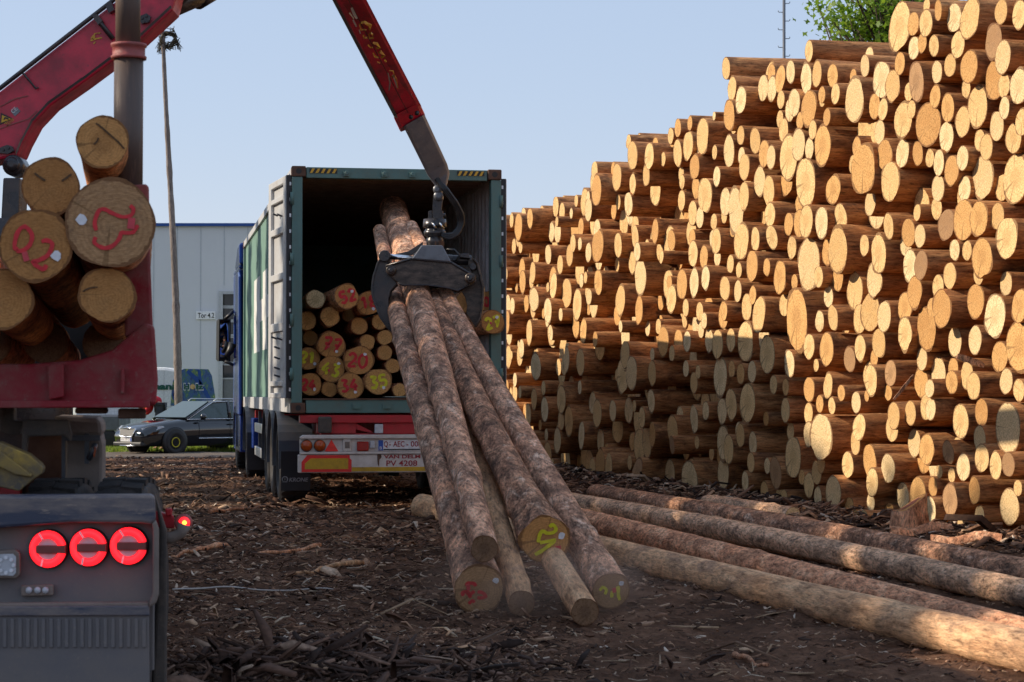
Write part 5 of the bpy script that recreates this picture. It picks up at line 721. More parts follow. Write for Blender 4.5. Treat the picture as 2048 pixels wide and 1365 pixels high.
def trailer():
    r = thing('semi_trailer', 'red container trailer with a chipped white rear bumper and triple axles', 'trailer', tuple(CP(0, 0, 0)), YAW, local=True)
    zf = CB - .02
    f = MB(); f.box((.62, .25, .72), (.78, 11.9, zf - .1)); f.box((1.66, .25, .72), (1.82, 11.9, zf - .1)); f.build('main_rail', M['red_steel'], r)
    c = MB(); c.box((.1, .02, 1.025), (2.34, .24, 1.115)); cr = c.build('rear_crossbeam', M['red_steel'], r, bevel=.008)
    g = MB(); g.box((.30, .06, .905), (.745, .2, 1.024)); g.box((1.06, .06, .90), (2.0, .2, 1.024)); g.prism([(.745, .08, .95), (.94, .08, .905), (.94, .08, .925), (.745, .08, 1.02)], (0, .08, 0)); g.box((.35, .1, .5), (2.0, .3, .905)); g.build('rear_gusset', M['red_steel'], r)
    b = MB(); b.box((.305, -.05, .91), (.46, .045, 1.10)); b.build('rubber_buffer', M['mud_dark'], r, bevel=.02)
    b = MB(); b.box((.957, -.01, .905), (1.056, .05, 1.01)); b.build('work_lamp', M['lamp_white'], r, bevel=.01)
    for y in (2.0, 4.0, 6.5, 9, 11): q = MB(); q.box((.05, y, zf - .13), (2.39, y + .12, zf - .01)); q.build('cross_member', M['red_steel'], r)
    p = MB(); p.box((.095, -.02, .697), (2.4, .03, .843)); pa = p.build('light_carrier', M['white_worn'], r)
    q = MB(); q.prism([(.10, -.06, .845), (2.36, -.06, .845), (2.36, -.06, .893), (.13, -.06, .888), (.095, -.06, .862)], (0, .1, 0)); q.box((.095, -.05, .667), (2.4, .03, .695)); q.box((.589, -.045, .697), (.679, -.0205, .843)); q.build('carrier_edge', M['white_worn'], pa, bevel=.006)
    for x in (.17, .322):
        l = MB(); l.lathe((x, -.021, .766), (0, -1, 0), [(0, .062), (.025, .064), (.04, .058), (.055, .035), (.058, 0)], 24); l.build('tail_light', M['lamp_amber'], r)
        l = MB(); l.lathe((x, -.0215, .766), (0, -1, 0), [(0, .07), (.012, .07), (.014, .064)], 24); l.build('lamp_rim', M['trim_black'], r)
    l = MB(); l.prism([(.536, -.03, .70), (.378, -.03, .70), (.455, -.03, .835)], (0, -.012, 0)); l.build('triangle_reflector', M['refl_red'], r)
    l = MB(); l.box((.748, -.055, .703), (.885, -.021, .812)); l.build('fog_light', M['lamp_off'], r, bevel=.012)
    l = MB(); l.box((.902, -.05, .735), (.958, -.021, .82)); l.build('plate_light', M['lamp_white'], r, bevel=.01)
    l = MB(); l.box((.61, -.049, .735), (.665, -.0455, .81)); l.build('type_label', M['mud'], r)
    n = MB(); n.box((.996, -.034, .706), (1.512, -.0205, .828)); npz = n.build('number_plate', M['plate'], r)
    e = MB(); e.box((.998, -.0375, .708), (1.052, -.0345, .826)); e.build('plate_band', M['eu_blue'], npz)
    def tt(mb, s_, x0, x1, z0, h, off=0): text_into(mb, s_, (x0, -.035, z0), (1, 0, 0), (0, 0, 1), h, th=.003, w=x1 - x0, off=off)
    t = MB(); tt(t, 'Q', 1.062, 1.108, .752, .064, .012); tt(t, '-', 1.12, 1.142, .752, .064, .012); tt(t, 'c', 1.124, 1.138, .798, .016); tt(t, 'AEC', 1.168, 1.30, .752, .064, .012); tt(t, '-', 1.322, 1.345, .752, .064, .012); tt(t, '008', 1.373, 1.502, .752, .064, .012); t.build('plate_number', M['text_red'], npz)
    t = MB(); text_into(t, 'B', (1.012, -.038, .72), (1, 0, 0), (0, 0, 1), .035, th=.002, w=.026); t.build('plate_country', M['plate'], npz)
    t = MB(); t.box((1.056, -.0355, .711), (1.5, -.0345, .726)); t.build('plate_strip', M['text_dark'], npz)
    u = MB(); u.box((.075, -.03, .455), (2.42, .06, .664)); bu = u.build('rear_bumper', M['white_worn'], r, bevel=.01)
    s = MB(); s.prism([(.114, -.0325, .464), (.688, -.0325, .464), (.688, -.0325, .60), (.668, -.0325, .618), (.664, -.0325, .658), (.18, -.0325, .658), (.114, -.0325, .58)], (0, -.003, 0)); s.build('red_marking', M['red_strip'], bu)
    s = MB(); s.prism([(.152, -.036, .497), (.649, -.036, .497), (.649, -.036, .62), (.22, -.036, .62), (.152, -.036, .56)], (0, -.003, 0)); s.build('yellow_marking', M['yellow'], bu)
    s = MB(); s.box((.692, -.0335, .468), (2.40, -.0305, .517)); s.build('yellow_strip', M['yellow'], bu)
    s = MB(); s.prism([(1.9, -.0345, .48), (2.39, -.0345, .48), (2.39, -.0345, .64), (1.9, -.0345, .64)], (0, -.003, 0)); s.build('red_marking', M['red_strip'], bu)
    s = MB(); s.prism([(1.93, -.038, .5), (2.36, -.038, .5), (2.36, -.038, .62), (1.93, -.038, .62)], (0, -.003, 0)); s.build('yellow_marking', M['yellow'], bu)
    t = MB(); text_into(t, 'VAN DELM', (1.06, -.031, .617), (1, 0, 0), (0, 0, 1), .042, w=.425, off=.03, th=.003); text_into(t, 'PV 4208', (1.09, -.031, .53), (1, 0, 0), (0, 0, 1), .064, w=.36, off=.015, th=.003); t.build('lettering', M['text_red'], bu)
    s = MB(); s.prism([(.985, -.032, .662), (1.03, -.032, .662), (1.035, -.032, .63), (1.01, -.032, .6), (1.005, -.032, .52), (.99, -.032, .55), (.985, -.032, .61)], (0, -.002, 0)); s.build('rust_stain', M['rust'], bu)
    # wheels, mudguards, flaps
    for y in (2.25, 3.56, 4.87):
        for x, sd in ((.165, -1), (2.275, 1)):
            wheel(r, x, y, .52, .52, .36, sd)
            mg = MB(); pts = []
            for k in range(19):
                a = math.radians(-8 + 196 * k / 18); pts.append((y - math.cos(a) * .62, .53 + math.sin(a) * .62))
            for (ya, za), (yb, zb) in zip(pts, pts[1:]):
                xa, xb = x - .21, x + .21; q = [(xa, ya, za), (xb, ya, za), (xb, yb, zb), (xa, yb, zb)]; c = Vector((x, y, .53)); q2 = [tuple(c + (Vector(p) - c) * 1) for p in q]
                q2 = [(p[0], y + (p[1] - y) * .97, .53 + (p[2] - .53) * .97) for p in q]
                mg.add(q + q2, [(0, 1, 2, 3), (7, 6, 5, 4), (0, 4, 5, 1), (1, 5, 6, 2), (2, 6, 7, 3), (3, 7, 4, 0)], 0, False)
            mg.build('mudguard', M['dark_grey'], r)
        ax = MB(); ax.cyl((.2, y, .52), (2.25, y, .52), .07, 12); ax.build('axle', M['mud_dark'], r)
    for x in (-.02, 2.04):
        fl = MB(); fl.box((x, 1.58, .18), (x + .36, 1.6, .66)); flp = fl.build('mud_flap', M['flap'], r)
        t = MB(); text_into(t, 'KRONE', (x + .1, 1.577, .29), (1, 0, 0), (.22, 0, 1), .05, w=.225, off=.02, th=.003)
        k = [(x + .05 + math.cos(a) * .032, 1.577, .32 + math.sin(a) * .032) for a in [math.radians(d) for d in range(-40, 221, 20)]]; t.ribbon(k, .012, (0, -1, 0)); t.ribbon([(x + .02, 1.577, .288), (x + .08, 1.577, .288)], .01, (0, -1, 0)); t.ribbon([(x + .05, 1.577, .305), (x + .05, 1.577, .34)], .01, (0, -1, 0)); t.build('flap_lettering', M['text_grey'], flp)
    for x in (.02, 2.38):
        for z in (.42, .78): s = MB(); s.box((x, 5.7, z), (x + .04, 8.6, z + .14)); s.build('side_guard', M['silver'], r, bevel=.008)
        for y in (6.0, 8.3): s = MB(); s.box((x + .045, y, .4), (x + .09, y + .08, 1.1)); s.build('guard_post', M['dark_grey'], r)
trailer()
# ---------------------------------------------------------------- tractor unit in front of the container
def tractor():
    r = thing('truck_tractor', 'blue truck cab mostly hidden in front of the green container', 'truck', tuple(CP(0, 12.4, 0)), YAW, local=True)
    def Y(y): return y - 12.4
    b = MB(); x0, x1 = -.05, 2.49
    b.box((x0, Y(12.75), 1.0), (x0 + .06, Y(13.85), 3.55)); b.box((x0, Y(13.85), 1.0), (x0 + .06, Y(15.05), 2.02)); b.box((x0, Y(13.85), 2.82), (x0 + .06, Y(15.05), 3.55)); b.box((x0, Y(14.92), 2.02), (x0 + .06, Y(15.05), 2.82))
    b.box((x1 - .06, Y(12.75), 1.0), (x1, Y(15.05), 3.55)); b.box((x0 + .06, Y(12.75), 1.0), (x1 - .06, Y(12.81), 3.55)); b.box((x0 + .06, Y(14.99), 1.0), (x1 - .06, Y(15.05), 2.0)); b.box((x0, Y(12.75), 3.551), (x1, Y(15.05), 3.62)); b.box((x0 + .06, Y(12.82), 1.0), (x1 - .06, Y(14.98), 1.08))
    cab = b.build('cab', M['cab_blue'], r, bevel=.03)
    d = MB(); d.prism([(x0 - .0, Y(12.6), 3.622), (x0, Y(14.6), 3.622), (x0, Y(13.4), 3.98), (x0, Y(12.6), 4.0)], (x1 - x0, 0, 0)); d.build('roof_deflector', M['cab_blue'], r, bevel=.04)
    d = MB(); d.prism([(x0 - .02, Y(12.1), 1.0), (x0 - .02, Y(12.74), 1.0), (x0 - .02, Y(12.74), 3.5), (x0 - .02, Y(12.35), 3.4)], (.05, 0, 0)); d.build('side_deflector', M['cab_blue'], r, bevel=.02)
    g = MB(); g.box((x1 - .07, Y(13.2), 2.0), (x1 - .061, Y(14.9), 2.8)); g.box((x0 + .1, Y(14.975), 2.02), (x1 - .1, Y(14.985), 3.2)); g.build('windscreen', M['glass_dark'], r)
    s = MB(); s.box((.15, Y(13.5), 1.08), (.75, Y(14.1), 1.75)); s.box((.15, Y(13.4), 1.75), (.75, Y(13.6), 2.5)); s.build('driver_seat', M['trim_black'], r, bevel=.04)
    k = MB(); k.box((.02, Y(9.2), .5), (.4, Y(12.0), .98)); k.box((-.03, Y(12.6), .35), (.1, Y(15.1), .99)); k.build('side_skirt', M['cab_blue'], r, bevel=.02)
    f = MB(); f.box((.75, Y(9.3), .6), (.9, Y(14.9), .9)); f.box((1.55, Y(9.3), .6), (1.7, Y(14.9), .9)); f.build('chassis', M['mud_dark'], r)
    for y in (10.3, 14.2):
        for x, sd in ((.14, -1), (2.30, 1)):
            wheel(r, x, Y(y), .52, .52, .34, sd)
            mg = MB(); pts = [(Y(y) - math.cos(math.radians(-10 + 200 * k / 14)) * .64, .54 + math.sin(math.radians(-10 + 200 * k / 14)) * .62) for k in range(15)]
            for (ya, za), (yb, zb) in zip(pts, pts[1:]): mg.prism([(x - .2, ya, za), (x - .2, yb, zb), (x - .2, Y(y) + (yb - Y(y)) * .96, .54 + (zb - .54) * .96), (x - .2, Y(y) + (ya - Y(y)) * .96, .54 + (za - .54) * .96)], (.4 if y < 12 else .34, 0, 0))
            mg.build('mudguard', M['dark_grey'], r)
    fl = MB(); fl.box((-.05, Y(9.62), .15), (.62, Y(9.65), .75)); fl.build('mud_flap', M['flap'], r)
    t = MB(); t.box((.1, Y(9.55), .78), (.22, Y(9.6), 1.0)); t.build('tail_light', M['lamp_off'], r)
    n = MB(); n.box((.06, Y(9.58), .58), (.58, Y(9.6), .70)); pl = n.build('number_plate', M['plate'], r)
    n = MB(); n.box((.06, Y(9.575), .58), (.11, Y(9.5795), .70)); n.build('plate_band', M['eu_blue'], pl)
    n = MB(); text_into(n, 'S', (.13, Y(9.579), .605), (1, 0, 0), (0, 0, 1), .07, w=.05); text_into(n, '2', (.36, Y(9.579), .605), (1, 0, 0), (0, 0, 1), .07, w=.05); n.build('plate_number', M['text_dark'], pl)
    # driver's mirror, slightly domed glass
    mc = Vector((-.21, Y(15.06), 2.36))
    camL = Matrix.Rotation(-YAW, 3, 'Z') @ (CAM - Vector(r.location)); head = Vector((.17, Y(14.42), 2.33))
    nrm = ((camL - mc).normalized() + (head - mc).normalized()).normalized()
    X = Vector((0, 0, 1)).cross(nrm).normalized(); U = nrm.cross(X); mg = MB(); R = .95; hw, hh = .085, .36; n1, n2 = 7, 17
    vs = []
    for j in range(n2):
        for i in range(n1):
            a = (i / (n1 - 1) * 2 - 1) * hw; c = (j / (n2 - 1) * 2 - 1) * hh; vs.append(mc + X * a + U * c - nrm * ((a * a + c * c) / (2 * R)))
    mg.add(vs, [(j * n1 + i, j * n1 + i + 1, (j + 1) * n1 + i + 1, (j + 1) * n1 + i) for j in range(n2 - 1) for i in range(n1 - 1)], 0, True)
    hs = MB(); q = [mc + X * a + U * c - nrm * .075 for a, c in ((-.11, -.36), (-.08, -.39), (.08, -.39), (.11, -.36), (.11, .36), (.08, .39), (-.08, .39), (-.11, .36))]; hs.prism(q, -nrm * .1)
    for a0, a1, c0, c1 in ((-.112, -.088, -.39, .39), (.088, .112, -.39, .39), (-.088, .088, .362, .39), (-.088, .088, -.39, -.362)):
        hs.prism([mc + X * a + U * c - nrm * .074 for a, c in ((a0, c0), (a1, c0), (a1, c1), (a0, c1))], nrm * .085)
    mir = hs.build('mirror', M['trim_black'], r); gl = mg.build('mirror_glass', M['chrome_mirror'], mir)
    a = MB(); a.tube([mc + Vector((.0, -.1, .39)), mc + Vector((.08, -.12, .46)), (x0, Y(14.97), 2.9)], .03, 8); a.build('mirror_arm', M['trim_black'], mir); a = MB(); a.tube([mc + Vector((.0, -.1, -.39)), mc + Vector((.1, -.1, -.43)), (x0, Y(14.95), 1.9)], .03, 8); a.tube([mc + Vector((.03, -.1, -.3)), mc + Vector((.1, -.08, -.2)), (x0, Y(14.97), 2.3)], [.05, .07, .09], 8); a.build('mirror_arm', M['trim_black'], mir)
m, nt, b = new_mat('mirror_glass'); b.inputs['Base Color'].default_value = (.85, .87, .9, 1); b.inputs['Metallic'].default_value = 1; b.inputs['Roughness'].default_value = .02; M['chrome_mirror'] = m
tractor()
# ---------------------------------------------------------------- people
def skin_body(name, joints, edges, mat, parent, root=0, sub=2):
    "one continuous surface grown over a posed skeleton"
    me = bpy.data.meshes.new(name); r = parent
    while r.parent is not None: r = r.parent
    off = Vector((0, 0, 0)) if r.name in LOCAL else r.location
    me.from_pydata([tuple(Vector(p) - off) for p, _ in joints], edges, []); me.materials.append(mat)
    o = bpy.data.objects.new(name, me); COL.objects.link(o); o.parent = parent
    sk = o.modifiers.new('Skin', 'SKIN'); sk.use_smooth_shade = True; me.skin_vertices
    for k, (p, rad) in enumerate(joints):
        sv = me.skin_vertices[0].data[k]; sv.radius = (rad, rad) if not isinstance(rad, tuple) else rad; sv.use_root = (k == root)
    s = o.modifiers.new('Sub', 'SUBSURF'); s.levels = sub; s.render_levels = sub
    return o
def ensure_skin(me):
    pass
def head_parts(parent, c, face, up=Vector((0, 0, 1)), beard=False):
    "hair cap, eyes, nose, mouth and ears around a head centred on c that looks along face"
    f = Vector(face).normalized(); s = f.cross(up).normalized(); u = s.cross(f)
    h = MB(); vs = []; ns, nr = 16, 7
    for j in range(nr):
        el = math.radians(90 - j * 17)
        for k in range(ns):
            a = 2 * math.pi * k / ns; d = f * math.cos(a) * math.cos(el) * .105 + s * math.sin(a) * math.cos(el) * .088 + u * math.sin(el) * .128
            if math.cos(a) > .35 and j > 2: d = d * .86
            vs.append(c + u * .012 + d * 1.0)
    h.add(vs, [(j * ns + k, (j + 1) * ns + k, (j + 1) * ns + (k + 1) % ns, j * ns + (k + 1) % ns) for j in range(nr - 1) for k in range(ns)], 0, True)
    if beard: h.tube([c + f * .07 - u * .095 + s * .05, c + f * .095 - u * .1, c + f * .07 - u * .095 - s * .05], .026, 8)
    h.build('hair', M['hair'], parent)
    e = MB()
    for q in (-1, 1): e.lathe(c + f * .088 + s * q * .032 + u * .005, f, [(0, .013), (.008, .009), (.011, 0)], 8); 
    e.build('eye', M['text_dark'], parent)
def driver():
    def P(x, y, z): return CP(x, y, z)
    r = thing('person', 'driver in a dark jacket leaning at the cab window, seen in the truck mirror', 'person', tuple(P(.4, 14.2, 1.75)))
    f = (CP(-.3, 15.2, 0) - CP(.15, 14.4, 0)).normalized()
    hc = P(.17, 14.42, 2.36)
    J = [(P(.42, 14.2, 1.78), .15), (P(.36, 14.22, 1.98), .15), (P(.3, 14.28, 2.14), .13), (P(.22, 14.36, 2.23), .055), (hc + Vector((0, 0, -.04)), .078), (hc + Vector((0, 0, .06)), .085),
         (P(.2, 14.14, 2.13), .075), (P(.06, 14.3, 2.03), .055), (P(.1, 14.56, 2.1), .042), (P(.14, 14.62, 2.22), .04), (P(.44, 14.42, 2.12), .075), (P(.44, 14.64, 1.95), .055), (P(.25, 14.72, 2.06), .042), (P(.16, 14.66, 2.16), .038), (P(.45, 14.5, 1.76), .11), (P(.45, 14.85, 1.72), .09)]
    Ed = [(0, 1), (1, 2), (2, 3), (3, 4), (4, 5), (2, 6), (6, 7), (7, 8), (8, 9), (2, 10), (10, 11), (11, 12), (12, 13), (0, 14), (14, 15)]
    skin_body('body', J, Ed, M['skin'], r)
    head_parts(r, hc + Vector((0, 0, .02)), f, beard=True)
    n = MB(); n.lathe(hc + f * .085 - Vector((0, 0, .02)), f, [(0, .016), (.025, .01), (.03, 0)], 8); n.build('nose', M['skin'], r)
    K = [(J[0][0], .175), (J[1][0], .175), (J[2][0], .15), (J[6][0], .092), (J[7][0], .07), (J[8][0].lerp(J[7][0], .3), .056), (J[10][0], .092), (J[11][0], .07), (J[12][0].lerp(J[11][0], .3), .056)]
    skin_body('jacket', K, [(0, 1), (1, 2), (2, 3), (3, 4), (4, 5), (2, 6), (6, 7), (7, 8)], M['cloth_dark'], r)
    skin_body('trousers', [(J[0][0] + Vector((0, 0, -.05)), .17), (J[14][0], .125), (J[15][0], .1)], [(0, 1), (1, 2)], M['cloth_blue'], r)
    for k, q in ((9, J[8][0]), (13, J[12][0])):
        h = MB(); b = J[k][0]; d = (b - q).normalized(); sd = d.cross(Vector((0, 0, 1))).normalized()
        for i in range(4): h.tube([b + sd * (i - 1.5) * .019, b + sd * (i - 1.5) * .021 + d * .045, b + sd * (i - 1.5) * .02 + d * (.075 - abs(i - 1.2) * .008) + f * .02], [.010, .009, .007], 6)
        h.tube([b - sd * .035 - d * .02, b - sd * .055 + d * .02, b - sd * .05 + d * .045], [.011, .01, .008], 6); h.build('fingers', M['skin'], r)
driver()
def worker():
    Y = 60.6; g = lambda u, v: W(u, v, Y); base = g(318, 893); base.z = g1(base.x, Y); z0 = base.z
    r = thing('person', 'person in a red jacket with yellow trim bending over beside the black car', 'person', tuple(base))
    hip = g(321, 812); sh = g(300, 800); sh.z = hip.z + .18; hip.z += .02; hd = g(286, 816)
    pel = hip; feet = [base + Vector((-.02, -.12, .05)), base + Vector((.14, .14, .05))]; knees = [(pel + f_) / 2 + Vector((-.06, 0, 0)) for f_ in feet]
    hands = [g(283, 829) + Vector((0, -.15, 0)), g(286, 832) + Vector((0, .2, 0))]
    J = [(pel, .14), (pel.lerp(sh, .5) + Vector((0, 0, .05)), .14), (sh, .12), (sh.lerp(hd, .5), .055), (hd, .09), (hd + Vector((-.07, 0, -.03)), .075)]
    Ed = [(0, 1), (1, 2), (2, 3), (3, 4), (4, 5)]
    for k, q in enumerate((-.19, .19)):
        s_ = sh + Vector((0, q, -.02)); el = s_.lerp(hands[k], .5) + Vector((.1, 0, -.05)); n = len(J); J += [(s_, .07), (el, .05), (hands[k], .035)]; Ed += [(2, n), (n, n + 1), (n + 1, n + 2)]
        h_ = pel + Vector((0, q * .55, -.05)); n = len(J); J += [(h_, .1), (knees[k] + Vector((0, q * .2, 0)), .065), (feet[k] + Vector((0, 0, .05)), .045), (feet[k] + Vector((-.16, 0, -.01)), .045)]; Ed += [(0, n), (n, n + 1), (n + 1, n + 2), (n + 2, n + 3)]
    skin_body('body', J, Ed, M['skin'], r); head_parts(r, hd + Vector((-.03, 0, 0)), Vector((-.7, -.2, -.6)))
    K = [(pel + Vector((.02, 0, .02)), .17), (J[1][0], .185), (sh, .165)]; E2 = [(0, 1), (1, 2)]
    for k in (0, 1): n = len(K); a = 6 + k * 7; K += [(J[a][0], .1), (J[a + 1][0], .075), (J[a + 1][0].lerp(J[a + 2][0], .75), .06)]; E2 += [(2, n), (n, n + 1), (n + 1, n + 2)]
    skin_body('jacket', K, E2, M['cloth_red'], r)
    T = [(pel, .16)]; E3 = []
    for k in (0, 1): n = len(T); a = 9 + k * 7; T += [(J[a][0], .13), (J[a + 1][0], .09), (J[a + 2][0], .075)]; E3 += [(0, n), (n, n + 1), (n + 1, n + 2)]
    skin_body('trousers', T, E3, M['cloth_dark'], r)
    c = MB(); nk = sh.lerp(hd, .45); c.tube([nk + Vector((0, .13, -.02)), nk + Vector((.02, .08, .1)), nk + Vector((.02, -.08, .1)), nk + Vector((0, -.14, -.02)), nk + Vector((.03, -.17, -.2))], .035, 8); c.build('hivis_collar', M['hivis'], r)
worker()
# ---------------------------------------------------------------- car and vans
def car(name, label, loc, heading, paint):
    r = thing(name, label, 'car', loc, math.atan2(heading[1], heading[0]), local=True)
    L = 4.84; hw = .91
    # sections along the car, x forward from the rear: (x, bottom, belt height, half width, tumble)
    S = [(0, .42, .86, .70), (.12, .30, .95, .80), (.5, .22, .98, .88), (1.4, .20, .97, .91), (2.6, .20, .95, .91), (3.25, .20, .93, .905), (3.7, .20, .90, .895), (4.2, .20, .83, .87), (4.55, .21, .76, .81), (4.75, .24, .66, .72), (4.84, .34, .56, .62)]
    mb = MB(); sec = []
    for x, zb, zt, h in S:
        zm = zb + (zt - zb) * .62
        half = [(0, zb), (h * .8, zb), (h * .97, zb + .1), (h, zm), (h * .975, zm + (zt - zm) * .6), (h * .9, zt), (h * .45, zt + .035), (0, zt + .045)]
        ring = [(x, y, z) for y, z in half] + [(x, -y, z) for y, z in half[-2:0:-1]]; sec.append(ring)
    n = len(sec[0]); mb.add([p for s_ in sec for p in s_], [(i * n + k, (i + 1) * n + k, (i + 1) * n + (k + 1) % n, i * n + (k + 1) % n) for i in range(len(sec) - 1) for k in range(n)] + [tuple(range(n)), tuple(range(len(sec) * n - 1, (len(sec) - 1) * n - 1, -1))], 0, True)
    # roof skin and pillars
    Rf = [(.2, 1.25, .60), (.5, 1.40, .64), (1.2, 1.465, .67), (2.0, 1.475, .68), (2.5, 1.44, .66)]
    vs = []
    for x, z, h in Rf: vs += [(x, h, z - .03), (x, h * .6, z), (x, -h * .6, z), (x, -h, z - .03)]
    mb.add(vs, [(i * 4 + k, i * 4 + 4 + k, i * 4 + 5 + k, i * 4 + 1 + k) for i in range(len(Rf) - 1) for k in range(3)], 0, True)
    for sgn in (-1, 1):
        for a, b, rr in (((3.42, .80 * sgn, .95), (2.5, .66 * sgn, 1.41), .035), ((1.98, .86 * sgn, .96), (1.92, .68 * sgn, 1.45), .05), ((.72, .84 * sgn, .97), (.62, .66 * sgn, 1.40), .05), ((.08, .72 * sgn, .95), (.3, .6 * sgn, 1.27), .06), ((2.5, .66 * sgn, 1.41), (1.2, .67 * sgn, 1.44), .03), ((1.2, .67 * sgn, 1.44), (.2, .6 * sgn, 1.23), .03)): mb.tube([a, b], rr, 8)
    body = mb.build('body', M[paint], r)
    for sgn in (-1, 1):
        for pts in ([(3.3, .815, .965), (2.05, .855, .975), (1.98, .69, 1.42), (2.45, .672, 1.40)], [(1.9, .858, .975), (.8, .845, .985), (.7, .668, 1.385), (1.85, .69, 1.425)], [(.66, .838, .985), (.2, .76, .975), (.36, .62, 1.25), (.58, .655, 1.37)]):
            g = MB(); q = [Vector((x, y * sgn, z)) for x, y, z in pts]; nn = (q[1] - q[0]).cross(q[2] - q[0]).normalized(); nn = nn if nn.y * sgn < 0 else -nn; g.prism(q, nn * .01); g.build('side_window', M['glass_car'], r)
        c = MB(); c.tube([(3.42, .835 * sgn, .945), (2.0, .885 * sgn, .955), (.15, .80 * sgn, .96)], .012, 6); c.tube([(3.36, .815 * sgn, .96), (2.46, .69 * sgn, 1.425), (1.9, .705 * sgn, 1.45), (.75, .685 * sgn, 1.41), (.25, .62 * sgn, 1.28)], .012, 6); c.tube([(3.1, .925 * sgn, .42), (1.2, .925 * sgn, .42)], .014, 6); c.build('chrome_strip', M['chrome'], r)
        rl = MB(); rl.tube([(2.35, .6 * sgn, 1.45), (2.25, .6 * sgn, 1.52), (.8, .58 * sgn, 1.5), (.7, .58 * sgn, 1.43)], .016, 6); rl.build('roof_rail', M['silver'], r)
        m_ = MB(); m_.lathe((3.02, (.93) * sgn, 1.02), (0, sgn, 0), [(0, .04), (.03, .08), (.12, .085), (.18, .05), (.19, 0)], 12); m_.build('mirror', M[paint], r)
        for x in (2.1, 1.0): hnd = MB(); hnd.tube([(x, .915 * sgn, .8), (x - .08, .935 * sgn, .805), (x - .18, .915 * sgn, .8)], .015, 6); hnd.build('door_handle', M['trim_black'], r)
        jn = MB()
        for x in (3.05, 1.98, .98): jn.tube([(x, .913 * sgn, .35), (x + .02, .914 * sgn, .6), (x + .02, .9 * sgn, .9)], .006, 4)
        jn.build('door_joint', M['trim_black'], r)
        h = MB(); q = [(4.42, .80, .66), (4.70, .60, .62), (4.735, .52, .70), (4.5, .72, .775), (4.25, .835, .77), (4.2, .845, .73)]; h.prism([(x + .035, (y + .02) * sgn, z) for x, y, z in q], (-.05, -.03 * sgn, 0)); h.build('headlight', M['lamp_white'], r, bevel=.006)
        fg = MB(); fg.prism([(x, y * sgn, z) for x, y, z in ((4.78, .45, .36), (4.70, .66, .36), (4.69, .68, .45), (4.79, .47, .43))], (.02, .01 * sgn, 0)); fg.build('fog_light', M['lamp_white'], r)
        for x in (3.88, 1.12):
            ar = MB(); ar.lathe((x, .80 * sgn, .34), (0, sgn, 0), [(0, .40), (.118, .40), (.12, .33)], 28); ar.build('wheel_arch', M['trim_black'], r)
            t = MB(); t.lathe((x, .86 * sgn, .32), (0, sgn, 0), [(-.16, .2), (-.17, .3), (-.12, .325), (.06, .325), (.085, .30), (.09, .235), (.06, .2)], 32); ty = t.build('wheel', M['rubber'], r)
            w_ = MB(); w_.lathe((x, .86 * sgn, .32), (0, sgn, 0), [(.02, .215), (.05, .2), (.03, .15), (.05, .08), (.055, 0)], 24); w_.build('rim', M['trim_black'], ty)
            if paint == 'car_black':
                w_ = MB(); w_.lathe((x, .86 * sgn, .32), (0, sgn, 0), [(.058, .14), (.072, .14), (.072, .118), (.058, .118)], 28); w_.build('rim_ring', M['rim_yellow'], ty)
    g = MB(); g.prism([(3.42, .74, .985), (3.42, -.74, .985), (2.53, -.6, 1.43), (2.53, .6, 1.43)], (.02, 0, .02)); g.build('windscreen', M['glass_car'], r)
    g = MB(); g.prism([(.06, .66, .97), (.06, -.66, .97), (.26, -.55, 1.27), (.26, .55, 1.27)], (-.02, 0, .01)); g.build('rear_window', M['glass_car'], r)
    q = [(4.80, .36, .69), (4.80, -.36, .69), (4.86, -.28, .49), (4.86, .28, .49)]
    g = MB(); g.prism(q, (.03, 0, .01)); gr = g.build('grille', M['trim_black'], r)
    c = MB(); c.tube([(4.82, .38, .70), (4.86, .12, .715), (4.86, -.12, .715), (4.82, -.38, .70), (4.89, -.29, .485), (4.91, 0, .465), (4.89, .29, .485), (4.82, .38, .70)], .016, 6); c.lathe((4.85, 0, .725), (1, 0, .3), [(0, .045), (.02, .045), (.03, 0)], 12); c.build('grille_frame', M['chrome'], gr)
    lb = MB(); lb.box((4.66, -.66, .22), (4.865, .66, .33)); lb.build('bumper', M['trim_black'], r, bevel=.03)
    c = MB(); c.tube([(4.7, .64, .235), (4.875, .3, .23), (4.875, -.3, .23), (4.7, -.64, .235)], .012, 6); c.build('bumper_strip', M['chrome'], r)
    p = MB(); p.box((4.87, -.26, .345), (4.885, .26, .455)); pl = p.build('number_plate', M['plate'], r); p = MB(); p.box((4.8855, .205, .35), (4.888, .255, .45)); p.build('plate_band', M['eu_blue'], pl)
    t = MB(); text_into(t, 'ED·FL 324'.replace('·', ' '), (4.8856, .19, .37), (0, -1, 0), (0, 0, 1), .065, w=.42); t.build('plate_number', M['text_dark'], pl)
    return r
ps = math.radians(45); hd = Vector((-math.cos(ps), -math.sin(ps), 0)); left = Vector((-hd.y, hd.x, 0)); left = left if left.y < 0 else -left
fwp = W(349, 876, 58.0); wb = fwp - left * .86 - hd * 3.88
car('estate_car', 'black estate car with yellow rim rings parked before the grey hall', (wb.x, wb.y, -.28), (hd.x, hd.y), 'car_black')
